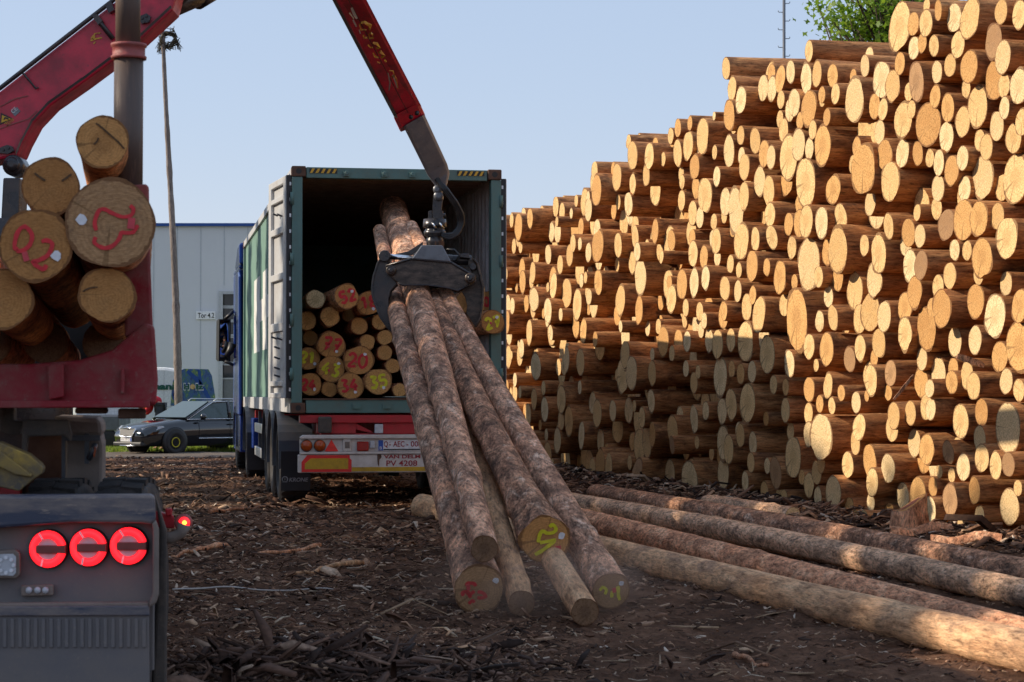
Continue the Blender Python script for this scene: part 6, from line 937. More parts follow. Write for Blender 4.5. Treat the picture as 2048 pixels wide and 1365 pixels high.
def van(name, label, nose_left, uA, uB, vt, Y, paint, art):
    xa, xb = W(uA, 0, Y).x, W(uB, 0, Y).x; zt = W(uB, vt, Y).z; zb = -.28; r = thing(name, label, 'van', (min(xa, xb), Y, zb))
    s = 1 if xb > xa else -1    # s: direction of the nose
    def X(d): return xb - s * d
    prof = [(X(0), zb + .35), (X(.0), zb + .95), (X(.15), zb + 1.15), (X(.62), zb + 1.35), (X(1.02), zt - .25), (X(1.3), zt - .06), (X(1.7), zt)] + [(xa, zt), (xa - s * .0, zb + .35)]
    mb = MB(); Wd = 1.9; mb.prism([(x, Y, z) for x, z in prof], (0, Wd, 0)); mb.build('body', M[paint], r, bevel=.09)
    for d in (1.0, 4.3):
        t = MB(); t.lathe((X(d), Y + .1, zb + .34), (0, -1, 0), [(-.15, .2), (-.15, .33), (.06, .34), (.09, .3), (.07, .2)], 28); ty = t.build('wheel', M['rubber'], r); q = MB(); q.lathe((X(d), Y + .1, zb + .34), (0, -1, 0), [(.03, .21), (.06, .18), (.07, 0)], 20); q.build('rim', M['silver'], ty)
    g = MB(); e = .02; g.prism([(X(.63), Y + .15, zb + 1.37), (X(1.02), Y + .15, zt - .27), (X(1.02), Y + Wd - .15, zt - .27), (X(.63), Y + Wd - .15, zb + 1.37)], (s * .03, 0, .02)); g.build('windscreen', M['glass_dark'] if art else M['glass_car'], r)
    if not art:
        g = MB(); g.prism([(X(.85), Y - .012, zb + 1.3), (X(1.2), Y - .012, zt - .3), (X(2.1), Y - .012, zt - .3), (X(2.1), Y - .012, zb + 1.3)], (0, .008, 0)); g.build('side_window', M['glass_car'], r)
        return
    # printed forest picture over the front of the side
    def uvp(u, v, dy): p = W(u, v, Y); return Vector((p.x, Y - dy, p.z))
    a = MB(); a.prism([uvp(u, v, .008) for u, v in ((368, 738), (417, 739), (424, 752), (430, 790), (432, 812), (341, 812), (343, 786), (346, 762), (356, 744))], (0, .005, 0)); art_o = a.build('side_print', M['van_print'], r)
    k = MB()
    for pl in ([(375, 742), (392, 758), (412, 786), (420, 800)], [(362, 745), (352, 770), (348, 800)], [(398, 740), (402, 770)], [(344, 790), (362, 788), (364, 806)]): k.ribbon([uvp(u, v, .014) for u, v in pl], .13, (0, -1, 0), .003)
    k.build('printed_machine', M['hall_blue'], art_o)
    t = MB(); 
    for txt, u0, u1, mm in (('mann', 300, 357, 0), ('H', 368, 379, 0), ('lz', 392, 408, 0)):
        p = uvp(u0, 779, .02); q = uvp(u1, 779, .02); text_into(t, txt, p, (1, 0, 0), (0, .0, 1), (779 - (768 if txt != 'mann' else 766.5)) * Y / F, w=q.x - p.x, off=.05, th=.004)
    t.build('lettering', M['text_green'], r)
    wt = MB()
    for txt, u0, u1 in (('H', 367.2, 379.8), ('lz', 391.2, 408.8)): p = uvp(u0, 780, .016); q = uvp(u1, 780, .016); text_into(wt, txt, p, (1, 0, 0), (0, 0, 1), 13 * Y / F, w=q.x - p.x, off=.07, th=.003)
    wt.build('lettering_edge', M['sign_white'], r)
    o = MB(); o.lathe(uvp(385.5, 774, .02), (0, -1, 0), [(0, .08), (.006, .08)], 20); o.build('log_disc_emblem', M['cut_gold'], r)
    jn = MB(); jn.box((W(331, 0, Y).x, Y - .006, zb + .6), (W(331, 0, Y).x + .012, Y - .001, zt - .1)); jn.box((xa, Y - .006, zb + 1.25), (W(345, 0, Y).x, Y - .001, zb + 1.262)); jn.build('panel_joint', M['gate_frame'], r)
m, nt, b = new_mat('forest_print'); L = nt.links; tc = N(nt, 'ShaderNodeTexCoord'); mp = N(nt, 'ShaderNodeMapping'); mp.inputs['Scale'].default_value = (2.2, 1, 1.2); mp.inputs['Rotation'].default_value = (0, .5, 0); L.new(tc.outputs['Object'], mp.inputs[0]); nz = N(nt, 'ShaderNodeTexNoise', i_Scale=2.6, i_Detail=6.0, i_Roughness=.7); L.new(mp.outputs[0], nz.inputs[0]); r_ = ramp(nt, [(.35, (.01, .03, .1)), (.48, (.05, .12, .3)), (.55, (.05, .16, .12)), (.65, (.3, .36, .08)), (.75, (.5, .55, .6))]); L.new(nz.outputs[0], r_.inputs[0]); L.new(r_.outputs[0], b.inputs['Base Color']); b.inputs['Roughness'].default_value = .3; M['van_print'] = m
van('delivery_van', 'white van with a printed forest picture and green wood lettering', False, 150, 441, 735, 65.5, 'car_white', True)
van('pale_van', 'pale van nose just showing between the black car and the blue cab', True, 760, 449, 746, 68.5, 'car_silver', False)
def flatbed():
    Y = 62.5; r = thing('flatbed_trailer', 'small grey trailer parked behind the black car bonnet', 'trailer', tuple(W(225, 880, Y)))
    a, b = W(120, 832, Y), W(238, 862, Y); m_ = MB(); m_.box((a.x, Y, b.z), (b.x, Y + 1.9, a.z)); m_.box((b.x, Y + .8, b.z), (b.x + .9, Y + .9, b.z + .1)); m_.build('bed', M['grey_steel'], r, bevel=.03)
    h = MB(); q0, q1 = W(205, 806, Y), W(232, 828, Y); h.box((q0.x - .9, Y + .5, q1.z - .06), (q1.x, Y + 1.0, q0.z)); h.build('load_box', M['car_white'], r, bevel=.03)
    for x in (a.x + .7, b.x - .35): t = MB(); t.lathe((x, Y + .1, .03), (0, -1, 0), [(-.1, .2), (-.1, .3), (.05, .31), (.08, .26), (.08, 0)], 22); t.build('wheel', M['rubber'], r)
flatbed()
# ---------------------------------------------------------------- loading crane and grapple
def beam(mb, stations, mi=0):
    "boom of rectangular section: stations of (upper pixel, lower pixel, depth, half thickness)"
    rings = []
    for (u0, v0), (u1, v1), Y, h in stations:
        a, b = W(u0, v0, Y), W(u1, v1, Y); e = Vector((0, h, 0)); c = .12
        rings.append([a.lerp(b, c) - e, a - e * .75, a + e * .75, a.lerp(b, c) + e, b.lerp(a, c) + e, b + e * .75, b - e * .75, b.lerp(a, c) - e])
    n = 8; mb.add([p for q in rings for p in q], [(i * n + k, i * n + (k + 1) % n, (i + 1) * n + (k + 1) % n, (i + 1) * n + k) for i in range(len(rings) - 1) for k in range(n)] + [tuple(range(n - 1, -1, -1)), tuple(range((len(rings) - 1) * n, len(rings) * n))], mi)
def crane():
    Yc = 14.2; r = thing('loading_crane', 'worn red knuckle boom loading crane reaching over to the container', 'crane', (W(20, 790, Yc).x, Yc, 1.05))
    c = MB(); pb = W(20, 790, Yc); pt = W(22, 320, Yc); c.tube([(pb.x, Yc, 1.05), (pb.x, Yc, 1.5)], .42, 20); c.tube([(pb.x, Yc, 1.5), (pb.x, Yc, W(20, 440, Yc).z)], .17, 16); c.uvprism([(0, 470), (36, 470), (40, 356), (6, 356)], Yc - .12, .24); c.lathe(W(24, 330, Yc - .1), (0, 1, 0), [(0, .05), (.01, .06), (.02, .072), (.2, .072), (.22, .06)], 20); c.build('column', M['black_steel'], r, bevel=.01)
    pn = MB(); pn.lathe(W(22, 328, Yc - .14), (0, 1, 0), [(0, .02), (.01, .04), (.03, .05), (.04, .05)], 16); pn.build('pivot_pin', M['black_steel'], r)
    b = MB(); pr = [(-160, 268), (0, 182), (229, 4), (300, -52), (372, -78), (345, 20), (282, 78), (222, 124), (168, 164), (101, 211), (67, 247), (46, 286), (34, 314), (-12, 322), (-60, 330), (-120, 400), (-170, 380)]
    b.uvprism(pr, Yc, .30); bm = b.build('main_boom', M['red_crane'], r, bevel=.02)
    l = MB(); ed = [(345, 20), (282, 78), (222, 124), (168, 164), (101, 211), (67, 247), (46, 286), (34, 314)]
    for (u0, v0), (u1, v1) in zip(ed, ed[1:]): l.prism([W(u0, v0, Yc + .02), W(u1, v1, Yc + .02), W(u1 - 3, v1 - 9, Yc - .02), W(u0 - 4, v0 - 9, Yc - .02)], (0, .26, .0))
    l.build('boom_flange', M['grey_steel'], bm)
    t = MB(); t.tube([W(-160, 262, Yc - .03), W(0, 177, Yc - .03), W(229, -1, Yc - .03), W(300, -56, Yc - .03)], .016, 8); t.tube([W(40, 143, Yc - .03), W(48, 149, Yc - .03), W(72, 178, Yc - .03), W(77, 175, Yc - .03)], .008, 6); t.tube([W(195, 38, Yc - .05), W(205, 52, Yc - .03), W(226, 78, Yc - .03)], .018, 8); t.uvprism([(184, 32), (194, 28), (205, 42), (196, 50)], Yc - .06, .06); t.uvprism([(211, 14), (222, 2), (228, 20), (218, 26)], Yc - .07, .07); t.build('hydraulic_pipe', M['black_steel'], bm)
    pl = MB(); pl.uvprism([(281, 32), (293, 27), (301, 33), (299, 44), (284, 48), (279, 42)], Yc - .03, .03)
    for u, v in ((284, 36), (292, 32), (297, 40), (287, 44)): pl.lathe(W(u, v, Yc - .045), (0, 1, 0), [(0, .008), (.016, .01)], 8)
    pl.build('bolted_plate', M['black_steel'], bm); pl = MB(); pl.uvprism([(-6, 298), (14, 290), (24, 293), (28, 302), (16, 308), (-6, 306)], Yc - .03, .03)
    for u, v in ((6, 300), (16, 296), (22, 302)): pl.lathe(W(u, v, Yc - .045), (0, 1, 0), [(0, .008), (.015, .01)], 8)
    pl.build('bolted_plate', M['black_steel'], bm)
    ws = MB(); ws.uvprism([(0, 250), (2, 226), (27, 238)], Yc - .004, .002, 0); ws.uvprism([(2.5, 246), (4, 230.5), (22, 238.5)], Yc - .007, .002, 1); ws.ribbon([W(u, v, Yc - .009) for u, v in ((8, 240), (10, 236), (14, 237), (17, 239))], .011, (0, -1, 0), .002); ws.build('warning_triangle', [M['black_paint'], M['hazard_yellow']], bm)
    s = MB(); d = (W(30, 236, Yc) - W(12, 252, Yc)).normalized(); up = Vector((0, -1, 0)).cross(d) * -1; up = up if up.z > 0 else -up; text_into(s, '20m', W(14, 254, Yc - .004), d, up, .032, w=.065, th=.002); s.build('range_lettering', M['text_yellow'], bm)
    ce = MB(); ce.uvprism([(22, 224), (34, 214), (41, 223), (30, 233)], Yc - .004, .002, 0); text_into(ce, 'CE', W(26.5, 228, Yc - .007), d, up, .03, w=.04, th=.002, mi=1); ce.build('ce_mark', [M['grey_steel'], M['plate']], bm)
    ry = MB()
    for pts in ([(182, 78), (190, 68), (201, 66)], [(181, 82), (192, 78), (204, 76)], [(187, 88), (191, 84)], [(190, 72), (186, 80)]): ry.ribbon([W(u, v, Yc - .004) for u, v in pts], .011, (0, -1, 0), .002)
    ry.build('worn_lettering', M['text_yellow'], bm)
    cr = MB()
    for pts in ([(0, 214), (30, 198), (56, 192)], [(-10, 262), (20, 250), (58, 238), (74, 222)]): cr.ribbon([W(u, v, Yc - .003) for u, v in pts], .008, (0, -1, 0), .003)
    cr.build('pressed_crease', M['pink_red'], bm)
    # telescopic tube to the knuckle, and the link rods
    Yk = 16.4; k = W(606, -150, Yk); a = W(300, 30, Yc + .16); tb = MB(); tb.tube([a, W(388, -8, Yc + .5), k], [.085, .085, .08], 16); q = W(390, -6, Yc + .55); q2 = W(420, -24, Yc + .65); tb.tube([q, q2], .098, 16); tb.tube([W(330, 5, Yc + .2), W(610, -175, Yk)], .09, 12); tb.build('telescopic_tube', M['brown_steel'], r)
    # outer boom
    j = MB(); Ya, Yb = 16.6, 19.4; beam(j, [((600, -130), (536, -100), Ya - .15, .13), ((690, -48) if False else (722, -20), (655, -20), 17.2, .13), ((843, 214), (790, 236), Yb, .12)]); jb = j.build('outer_boom', M['red_crane'], r)
    kn = MB(); kn.lathe(k + Vector((0, -.22, 0)), (0, 1, 0), [(0, .09), (.02, .11), (.42, .11), (.44, .09)], 20); kn.build('knuckle', M['dark_grey'], r)
    sd = MB(); sd.prism([W(664, 0, 17.22), W(671, 0, 17.22), W(797, 238, Yb - .03), W(790, 238, Yb - .03)], (0, -.17, 0)); sd.build('boom_side_strip', M['grey_steel'], jb)
    jt = MB(); jt.ribbon([W(697, 0, 17.3 - .135), W(755, 110, 18.3 - .15), W(816, 226, 19.3 - .14)], .008, (0, -1, 0), .003); jt.build('boom_seam', M['black_paint'], jb)
    def on(u, v): return W(u, v, 17.3 + (v / 226) * 2.0 - .16)
    tx = MB()
    for pts, w_ in (([(738, 60), (741, 52), (729, 45), (722, 46)], .028), ([(719, 48), (722, 60), (733, 60)], .016), ([(745, 70), (746, 76), (740, 77), (738, 70), (742, 66), (746, 70)], .018), ([(727, 70), (728, 76), (735, 76)], .02), ([(746, 86), (754, 88), (759, 96), (753, 97)], .024), ([(736, 90), (741, 96), (746, 95)], .016), ([(757, 107), (761, 104), (768, 112), (762, 116)], .028), ([(746, 106), (750, 114), (757, 116)], .015), ([(769, 120), (773, 124)], .022), ([(754, 124), (760, 127)], .015), ([(778, 142), (786, 142), (788, 150), (783, 154)], .012), ([(784, 155), (790, 152), (793, 160), (796, 178)], .01)):
        tx.ribbon([on(u, v) for u, v in pts], w_, (0, -1, 0), .003)
    tx.build('worn_lettering', M['text_yellow'], jb)
    tg = MB()
    for pts, w_ in (([(703, 16), (709, 30), (714, 38)], .022), ([(699, 26), (708, 38)], .016), ([(706, 40), (713, 54)], .02), ([(718, 60), (721, 68)], .012), ([(776, 146), (780, 166), (778, 182)], .012), ([(786, 150), (795, 176)], .016)): tg.ribbon([on(u, v) for u, v in pts], w_, (0, -1, 0), .003)
    tg.build('scraped_lettering', M['silver'], jb)
    cl = MB(); beam(cl, [((840, 209), (788, 237), Yb - .02, .155), ((851, 232), (800, 262), Yb + .22, .155)]); cl.build('boom_collar', M['red_crane'], jb, bevel=.01)
    bo = MB()
    for u, v in ((834, 227), (822, 235)): bo.lathe(W(u, v, Yb - .1), (0, -1, 0), [(0, .022), (.02, .022), (.028, .012), (.03, 0)], 10)
    bo.build('collar_bolt', M['black_steel'], jb)
    ex = MB(); beam(ex, [((850, 232), (808, 256), Yb + .15, .11), ((895, 330), (855, 350), 20.2, .10), ((899, 345), (868, 368), 20.3, .09), ((893, 372), (874, 380), 20.35, .07)]); e = ex.build('boom_extension', M['boom_grey'], r, bevel=.008)
    st = MB(); st.ribbon([W(824, 258, 19.7 - .08), W(856, 320, 20.1 - .1)], .045, (0, -1, 0), .003); st.build('scraped_strip', M['grey_steel'], e)
crane()
YG = 20.35
def gz(x, y): return (740 + x / 3.9, 330 + y / 3.9)
def GP(x, y, dy=0): return W(*gz(x, y), YG) + Vector((0, dy, 0))
def grapple():
    r = thing('log_grapple', 'black hydraulic log grapple clamped round the bundle of trunks', 'grapple', tuple(GP(500, 640)))
    plate = [(128, 805), (165, 775), (330, 742), (640, 770), (760, 842), (822, 872), (832, 915), (790, 942), (720, 968), (690, 992), (600, 965), (450, 945), (270, 948), (228, 930), (150, 865)]
    mb = MB(); mb.prism([GP(x, y, -.2) for x, y in plate], (0, .04, 0)); mb.prism([GP(x, y, .2) for x, y in plate], (0, .04, 0)); mb.prism([GP(x, y, -.158) for x, y in ((340, 745), (630, 772), (720, 830), (330, 790))], (0, .355, 0)); mb.build('frame', M['brown_steel'], r, bevel=.006)
    rim = MB()
    top = [(135, 800), (330, 745), (640, 773), (760, 845), (830, 890)]; rim.tube([GP(x, y, -.205) for x, y in top], .014, 6); rim.tube([GP(x, y, -.205) for x, y in [(830, 915), (690, 990), (600, 966), (450, 946), (270, 948), (228, 930)]], .009, 6); rim.build('frame_rib', M['black_steel'], r)
    b = MB(); b.prism([GP(x, y, -.23) for x, y in ((410, 640), (570, 640), (640, 772), (335, 745))], (0, .46, 0)); b.build('bracket', M['grey_steel'], r, bevel=.01)
    for x, y, rr in ((176, 836, 40), (786, 896, 42)):
        R = rr / 3.9 * YG / F; p = MB(); p.lathe(GP(x, y, -.27), (0, 1, 0), [(0, R * .55), (.0, R * .95), (.02, R), (.56, R), (.58, R * .9)], 24); pn = p.build('pivot_pin', M['brown_steel'], r); q = MB(); q.lathe(GP(x, y, -.285), (0, 1, 0), [(0, R * .3), (.006, R * .5), (.012, R * .52)], 16); q.build('pin_head', M['black_steel'], pn)
    lt = [(112, 688), (60, 772), (26, 880), (15, 960), (18, 1020), (38, 1090), (82, 1200), (140, 1280), (205, 1338), (212, 1322), (190, 1290), (165, 1200), (152, 1120), (150, 1050), (168, 985), (215, 935), (190, 890), (150, 860), (132, 800), (165, 725), (150, 690)]
    rt = [(765, 738), (800, 738), (832, 775), (856, 880), (876, 960), (873, 1080), (852, 1200), (818, 1262), (795, 1225), (750, 1160), (757, 1100), (742, 1035), (712, 985), (765, 945), (815, 880), (790, 830), (765, 790)]
    for pts, dys, nm in ((lt, (-.12, .1), 'tine'), (rt, (-.02,), 'tine')):
        t = MB()
        for dy in dys: t.prism([GP(x, y, dy) for x, y in pts], (0, .045, 0))
        # rolled outer edge
        oe = pts[:9] if pts is lt else pts[1:8]
        for i in range(len(oe) - 1):
            a0, a1 = GP(*oe[i], -.14), GP(*oe[i + 1], -.14); t.add([a0, a1, a1 + Vector((0, .3, 0)), a0 + Vector((0, .3, 0)), a0 + Vector((.02, 0, 0)), a1 + Vector((.02, 0, 0)), a1 + Vector((.02, .3, 0)), a0 + Vector((.02, .3, 0))], [(0, 1, 2, 3), (7, 6, 5, 4), (0, 4, 5, 1), (3, 2, 6, 7)])
        t.build(nm, M['brown_steel'] if pts is rt else M['black_steel'], r, bevel=.004)
    bs = MB(); bs.lathe(GP(120, 720, -.17), (0, 1, 0), [(0, .05), (.01, .058), (.36, .058), (.37, .05)], 20); bs.lathe(GP(806, 800, -.12), (0, 1, 0), [(0, .03), (.02, .036), (.3, .036)], 16); bs.build('tine_boss', M['black_steel'], r)
    cy = MB(); cy.cyl(GP(150, 718, -.05), GP(355, 735, -.05), .026, 16); cy.build('piston_rod', M['chrome'], r)
    cy = MB(); cy.cyl(GP(340, 734, -.03), GP(640, 745, .02), .055, 16); cy.cyl(GP(620, 742, .02), GP(790, 745, .05), .05, 14); cy.prism([GP(x, y, -.1) for x, y in ((700, 700), (770, 698), (782, 735), (700, 725))], (0, .2, 0)); cy.prism([GP(x, y, .02) for x, y in ((180, 700), (300, 672), (410, 600), (412, 640), (330, 700), (200, 720))], (0, .06, 0)); cy.build('cylinder', M['black_steel'], r, bevel=.004)
    ro = MB(); c = GP(500, 470); ax = Vector((0, 0, -1)); s = YG / F / 3.9
    ro.lathe(GP(505, 425), ax, [(0, 40 * s), (.0, 88 * s), (50 * s, 92 * s), (62 * s, 92 * s), (66 * s, 70 * s), (90 * s, 78 * s), (95 * s, 86 * s), (130 * s, 84 * s), (135 * s, 62 * s), (150 * s, 60 * s), (155 * s, 66 * s), (215 * s, 64 * s)], 28); ro.build('rotator', M['black_steel'], r)
    co = MB(); co.lathe(GP(512, 590), ax, [(0, 60 * s), (10 * s, 66 * s), (48 * s, 66 * s), (55 * s, 58 * s)], 8, smooth=False); co.build('rotator_nut', M['rust'], r)
    ln = MB()
    for dy in (-.06, .04): ln.prism([GP(x, y, dy) for x, y in ((495, 240), (570, 250), (560, 340), (550, 450), (490, 450), (490, 340))], (0, .02, 0))
    for x in (470, 556): ln.prism([GP(q, y, -.05) for q, y in ((x - 14, 365), (x + 14, 360), (x + 16, 455), (x - 16, 455))], (0, .1, 0))
    ln.cyl(GP(455, 395), GP(590, 395), .02, 12); lk = ln.build('swivel_link', M['black_steel'], r, bevel=.003)
    for x, y in ((536, 250), (530, 200)): p = MB(); p.lathe(GP(x, y, -.12), (0, 1, 0), [(0, 14 * s), (.005, 34 * s), (.02, 36 * s), (.22, 36 * s), (.24, 30 * s)], 20); p.build('link_pin', M['grey_steel'], lk)
    for k, (x, y) in enumerate(((490, 480), (545, 478))): p = MB(); p.tube([GP(x, y - 25, -.1), GP(x + 15, y + 5, -.14), GP(x + 30, y + 22, -.1)], .011, 8); p.build('hose_fitting', M['chrome'], r)
    for k in range(3):
        o = k * 15 - 15; h = MB(); pts = [GP(480 + o * .3, 60, -.13 - .02 * k), GP(530 + o * .5, 130, -.15), GP(590 + o, 205, -.16), GP(660 + o, 300, -.12), GP(705 + o * 1.1, 390, -.06), GP(708 + o, 465, -.03), GP(675 + o * .7, 535 + o * .5, -.05), GP(620, 565 + o, -.08), GP(560, 548 + o * .6, -.08)]
        cv = []
        for i in range(len(pts) - 1):
            p0, p1, p2, p3 = pts[max(i - 1, 0)], pts[i], pts[i + 1], pts[min(i + 2, len(pts) - 1)]
            for t in (0, .25, .5, .75): cv.append(.5 * ((2 * p1) + (p2 - p0) * t + (2 * p0 - 5 * p1 + 4 * p2 - p3) * t * t + (3 * p1 - p0 - 3 * p2 + p3) * t ** 3))
        cv.append(pts[-1]); h.tube(cv, [.0155 + (.004 if i % 4 == 0 else 0) for i in range(len(cv))], 10); h.build('hydraulic_hose', M['trim_black'], r)
    h = MB(); h.tube([GP(600, 665, -.1), GP(660, 670, -.1), GP(700, 710, -.1), GP(670, 760, -.1)], .011, 8); h.build('short_hose', M['trim_black'], r)
grapple()
# ---------------------------------------------------------------- near log truck (tail, bunk and load at the left edge)
def ring_pts(c, r, n=40, a0=0, a1=360):
    return [c + Vector((math.cos(math.radians(a0 + (a1 - a0) * k / n)) * r, 0, math.sin(math.radians(a0 + (a1 - a0) * k / n)) * r)) for k in range(n + 1)]
def log_truck():
    Y = 8.2; cx = -2.62; MB.along = FA.copy()
    r = thing('log_truck', 'muddy timber truck tail with lit red ring lamps and a red log bunk', 'truck', (cx, Y, 0))
    xl = -3.86
    def mir(u): return u
    b = MB(); pL, pR = W(-700, 1365, Y + .05), W(303, 1050, Y + .05); b.box((xl, Y + .06, .27), (W(306, 0, Y).x, Y + .1, W(0, 1040, Y).z)); tail = b.build('tail_panel', M['mud_panel'], r)
    # folded lip along the top and down the right side
    l = MB(); l.uvprism([(-720, 995), (300, 990), (310, 993), (312, 1042), (302, 1050), (285, 1047), (140, 1046), (0, 1057), (-720, 1062)], Y - .02, .12); l.build('top_lip', M['blue_lip'], r, bevel=.012)
    l = MB(); l.uvprism([(303, 1047), (312, 1042), (318, 1060), (318, 1190), (312, 1208), (298, 1216), (299, 1206), (305, 1190), (306, 1060)], Y - .02, .1); l.uvprism([(-720, 1210), (298, 1205), (300, 1222), (-720, 1226)], Y + .0, .05); l.build('side_lip', M['mud'], r, bevel=.008)
    l = MB(); l.uvprism([(310, 990), (334, 1062), (334, 1480), (300, 1480), (312, 1220), (320, 1060)], Y + .12, .5); l.build('side_flap', M['mud_dark'], r, bevel=.01)
    d = MB(); d.uvprism([(-720, 1216), (298, 1212), (300, 1232), (-720, 1236)], Y - .012, .03); d.build('bumper_rail', M['blue_lip'], r, bevel=.005)
    f = MB(); f.uvprism([(-720, 1232), (298, 1230), (300, 1460), (-720, 1460)], Y + .0, .03); 
    for k in range(26):
        u = 288 - k * 15.5; f.uvprism([(u - 4, 1238), (u + 4, 1238), (u + 4, 1296), (u - 4, 1296)], Y - .008, .008)
    f.build('ribbed_apron', M['mud_panel'], r, bevel=.003)
    for u in (97, 178, 258):
        c = W(u, 1095 - (u - 178) * .04, Y + .04); R = .0735; lamp = MB(); lamp.lathe(c + Vector((0, .02, 0)), (0, -1, 0), [(0, R * 1.05), (.025, R * 1.05), (.03, R * 1.0)], 36); lp = lamp.build('tail_lamp', M['trim_black'], r)
        g = MB(); rp = []
        out = ring_pts(c + Vector((0, -.012, 0)), R * .985, 34, 14, 346); inn = ring_pts(c + Vector((0, -.012, 0)), R * .58, 34, 20, 340)
        n = len(out); e = Vector((0, -.018, 0)); o2 = [p * 1.0 + e + (c - p) * .06 for p in out]; i2 = [p + e + (p - c) * .05 for p in inn]
        vs = out + inn + o2 + i2; fs = []
        for i in range(n - 1): fs += [(i, i + 1, 2 * n + i + 1, 2 * n + i), (2 * n + i, 2 * n + i + 1, 3 * n + i + 1, 3 * n + i), (3 * n + i, 3 * n + i + 1, n + i + 1, n + i)]
        g.add(vs, fs, 0, True); g.build('lit_ring', M['lamp_on'], lp)
        q = MB(); q.lathe(c + Vector((0, -.012, 0)), (0, -1, 0), [(0, R * .57), (.006, R * .56)], 28); q.build('clear_lens', M['lamp_white'], lp)
        q = MB(); q.box((c.x - R * .62, c.y - .028, c.z - R * .24), (c.x + R * .97, c.y - .0185, c.z + R * .22)); q.build('reflector_bar', M['lamp_dark'], lp, bevel=.003)
        q = MB(); 
        for a in (112, 248):
            p0 = c + Vector((math.cos(math.radians(a)), 0, math.sin(math.radians(a)))) * R * .56; p1 = c + Vector((math.cos(math.radians(a + 4)), 0, math.sin(math.radians(a + 4)))) * R * .95; q.ribbon([p0 + Vector((0, -.031, 0)), p1 + Vector((0, -.031, 0))], .008, (0, -1, 0), .002)
        q.build('ring_joint', M['tag_white'], lp)
    a = MB(); a.uvprism([(-35, 1104), (32, 1100), (40, 1108), (40, 1150), (32, 1158), (-35, 1156)], Y + .0, .06); wl = a.build('work_lamp', M['mud'], r, bevel=.006)
    a = MB(); a.uvprism([(-30, 1110), (26, 1108), (32, 1114), (32, 1146), (26, 1152), (-30, 1150)], Y - .005, .004); ws = a.build('work_lens', M['lamp_white'], wl)
    a = MB()
    for k in range(8): c = W(12 + math.cos(k * .785) * 15, 1131 + math.sin(k * .785) * 15, Y - .007); a.lathe(c, (0, -1, 0), [(0, .008), (.003, .007)], 10)
    a.build('led', M['tag_white'], ws)
    a = MB(); a.uvprism([(42, 1172), (107, 1170), (107, 1191), (42, 1193)], Y + .03, .03); sl2 = a.build('small_lamp', M['mud'], r, bevel=.004)
    a = MB()
    for u in (58, 75, 91): a.lathe(W(u, 1181, Y + .028), (0, -1, 0), [(0, .014), (.006, .012), (.008, 0)], 14)
    a.build('led', M['lamp_white'], sl2)
    # outrigger marker lamp
    a = MB(); a.uvprism([(312, 1022), (348, 1032), (350, 1058), (312, 1056)], Y + .3, .05); a.uvprism([(330, 1018), (345, 1017), (344, 1032), (332, 1034)], Y + .29, .03); arm = a.build('marker_arm', M['red_steel'], r, bevel=.006)
    a = MB(); a.tube([W(312, 1078, Y + .25), W(345, 1076, Y + .25), W(362, 1066, Y + .25), W(369, 1048, Y + .25)], [.024, .023, .022, .03], 12); a.build('rubber_arm', M['mud'], arm)
    a = MB(); a.lathe(W(367, 1046, Y + .26), (0, -1, 0), [(-.03, .02), (-.02, .034), (.01, .036), (.02, .028)], 24); mk = a.build('marker_lamp', M['pink_red'], arm)
    a = MB(); a.lathe(W(368.5, 1046, Y + .238), (0, -1, 0), [(0, .023), (.008, .02), (.012, .012)], 20); a.build('lit_lens', M['lamp_on'], mk)
    a = MB(); a.lathe(W(369, 1046, Y + .224), (0, -1, 0), [(0, .009), (.003, .006)], 12); a.build('lit_core', M['lamp_core'], mk)
    # wheels under the tail
    for uA, uB, vt in ((70, 179, 962), (206, 309, 960)):
        xa, xb = W(uA, 0, Y + .75).x, W(uB, 0, Y + .75).x; wd = xb - xa; R = (W(0, vt, Y + .75).z) / 2; wheel(r, (xa + xb) / 2, Y + .78, R, R, wd, 1 if uB > 250 else -1)
    wheel(r, W(-420, 0, Y + .75).x, Y + .78, R, R, wd, -1)
    # mudguard box between wheels and bunk
    Ym = 9.3
    m_ = MB(); m_.uvprism([(128, 862), (200, 864), (206, 890), (205, 1000), (128, 1000)], Ym, .7); m_.build('mudguard_box', M['mud'], r, bevel=.015)
    m_ = MB(); m_.uvprism([(105, 832), (194, 836), (203, 842), (206, 862), (204, 874), (130, 874), (120, 850)], Ym - .04, .8); m_.build('mudguard_top', M['mud'], r, bevel=.02)
    m_ = MB(); m_.uvprism([(124, 871), (200, 871), (200, 882), (124, 882)], Ym - .08, .04); m_.uvprism([(169, 868), (178, 868), (178, 928), (169, 928)], Ym - .06, .03); m_.uvprism([(123, 872), (130, 872), (130, 962), (123, 962)], Ym - .1, .05); m_.tube([W(178, 918, Ym - .06), W(186, 902, Ym - .08), W(190, 890, Ym - .06)], .014, 8); m_.build('latch_bar', M['dark_grey'], r)
    m_ = MB(); m_.uvprism([(186, 912), (190, 892), (193, 900), (189, 916)], Ym - .09, .02); m_.build('orange_reflector', M['lamp_amber'], r)
    m_ = MB(); m_.uvprism([(45, 840), (136, 840), (143, 868), (142, 884), (128, 872), (56, 874), (50, 920), (42, 920)], Ym - .35, .12); m_.uvprism([(0, 815), (28, 815), (28, 842), (48, 842), (40, 870), (22, 872), (0, 866)], Ym - .2, .2); m_.build('coupling_frame', M['mud_dark'], r, bevel=.012)
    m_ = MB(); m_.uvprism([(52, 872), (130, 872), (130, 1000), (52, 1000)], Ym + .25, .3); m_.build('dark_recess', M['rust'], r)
    m_ = MB(); m_.uvprism([(-200, 860), (60, 862), (60, 1000), (-200, 1000)], Ym + .3, .3); m_.build('axle_beam', M['mud_dark'], r)
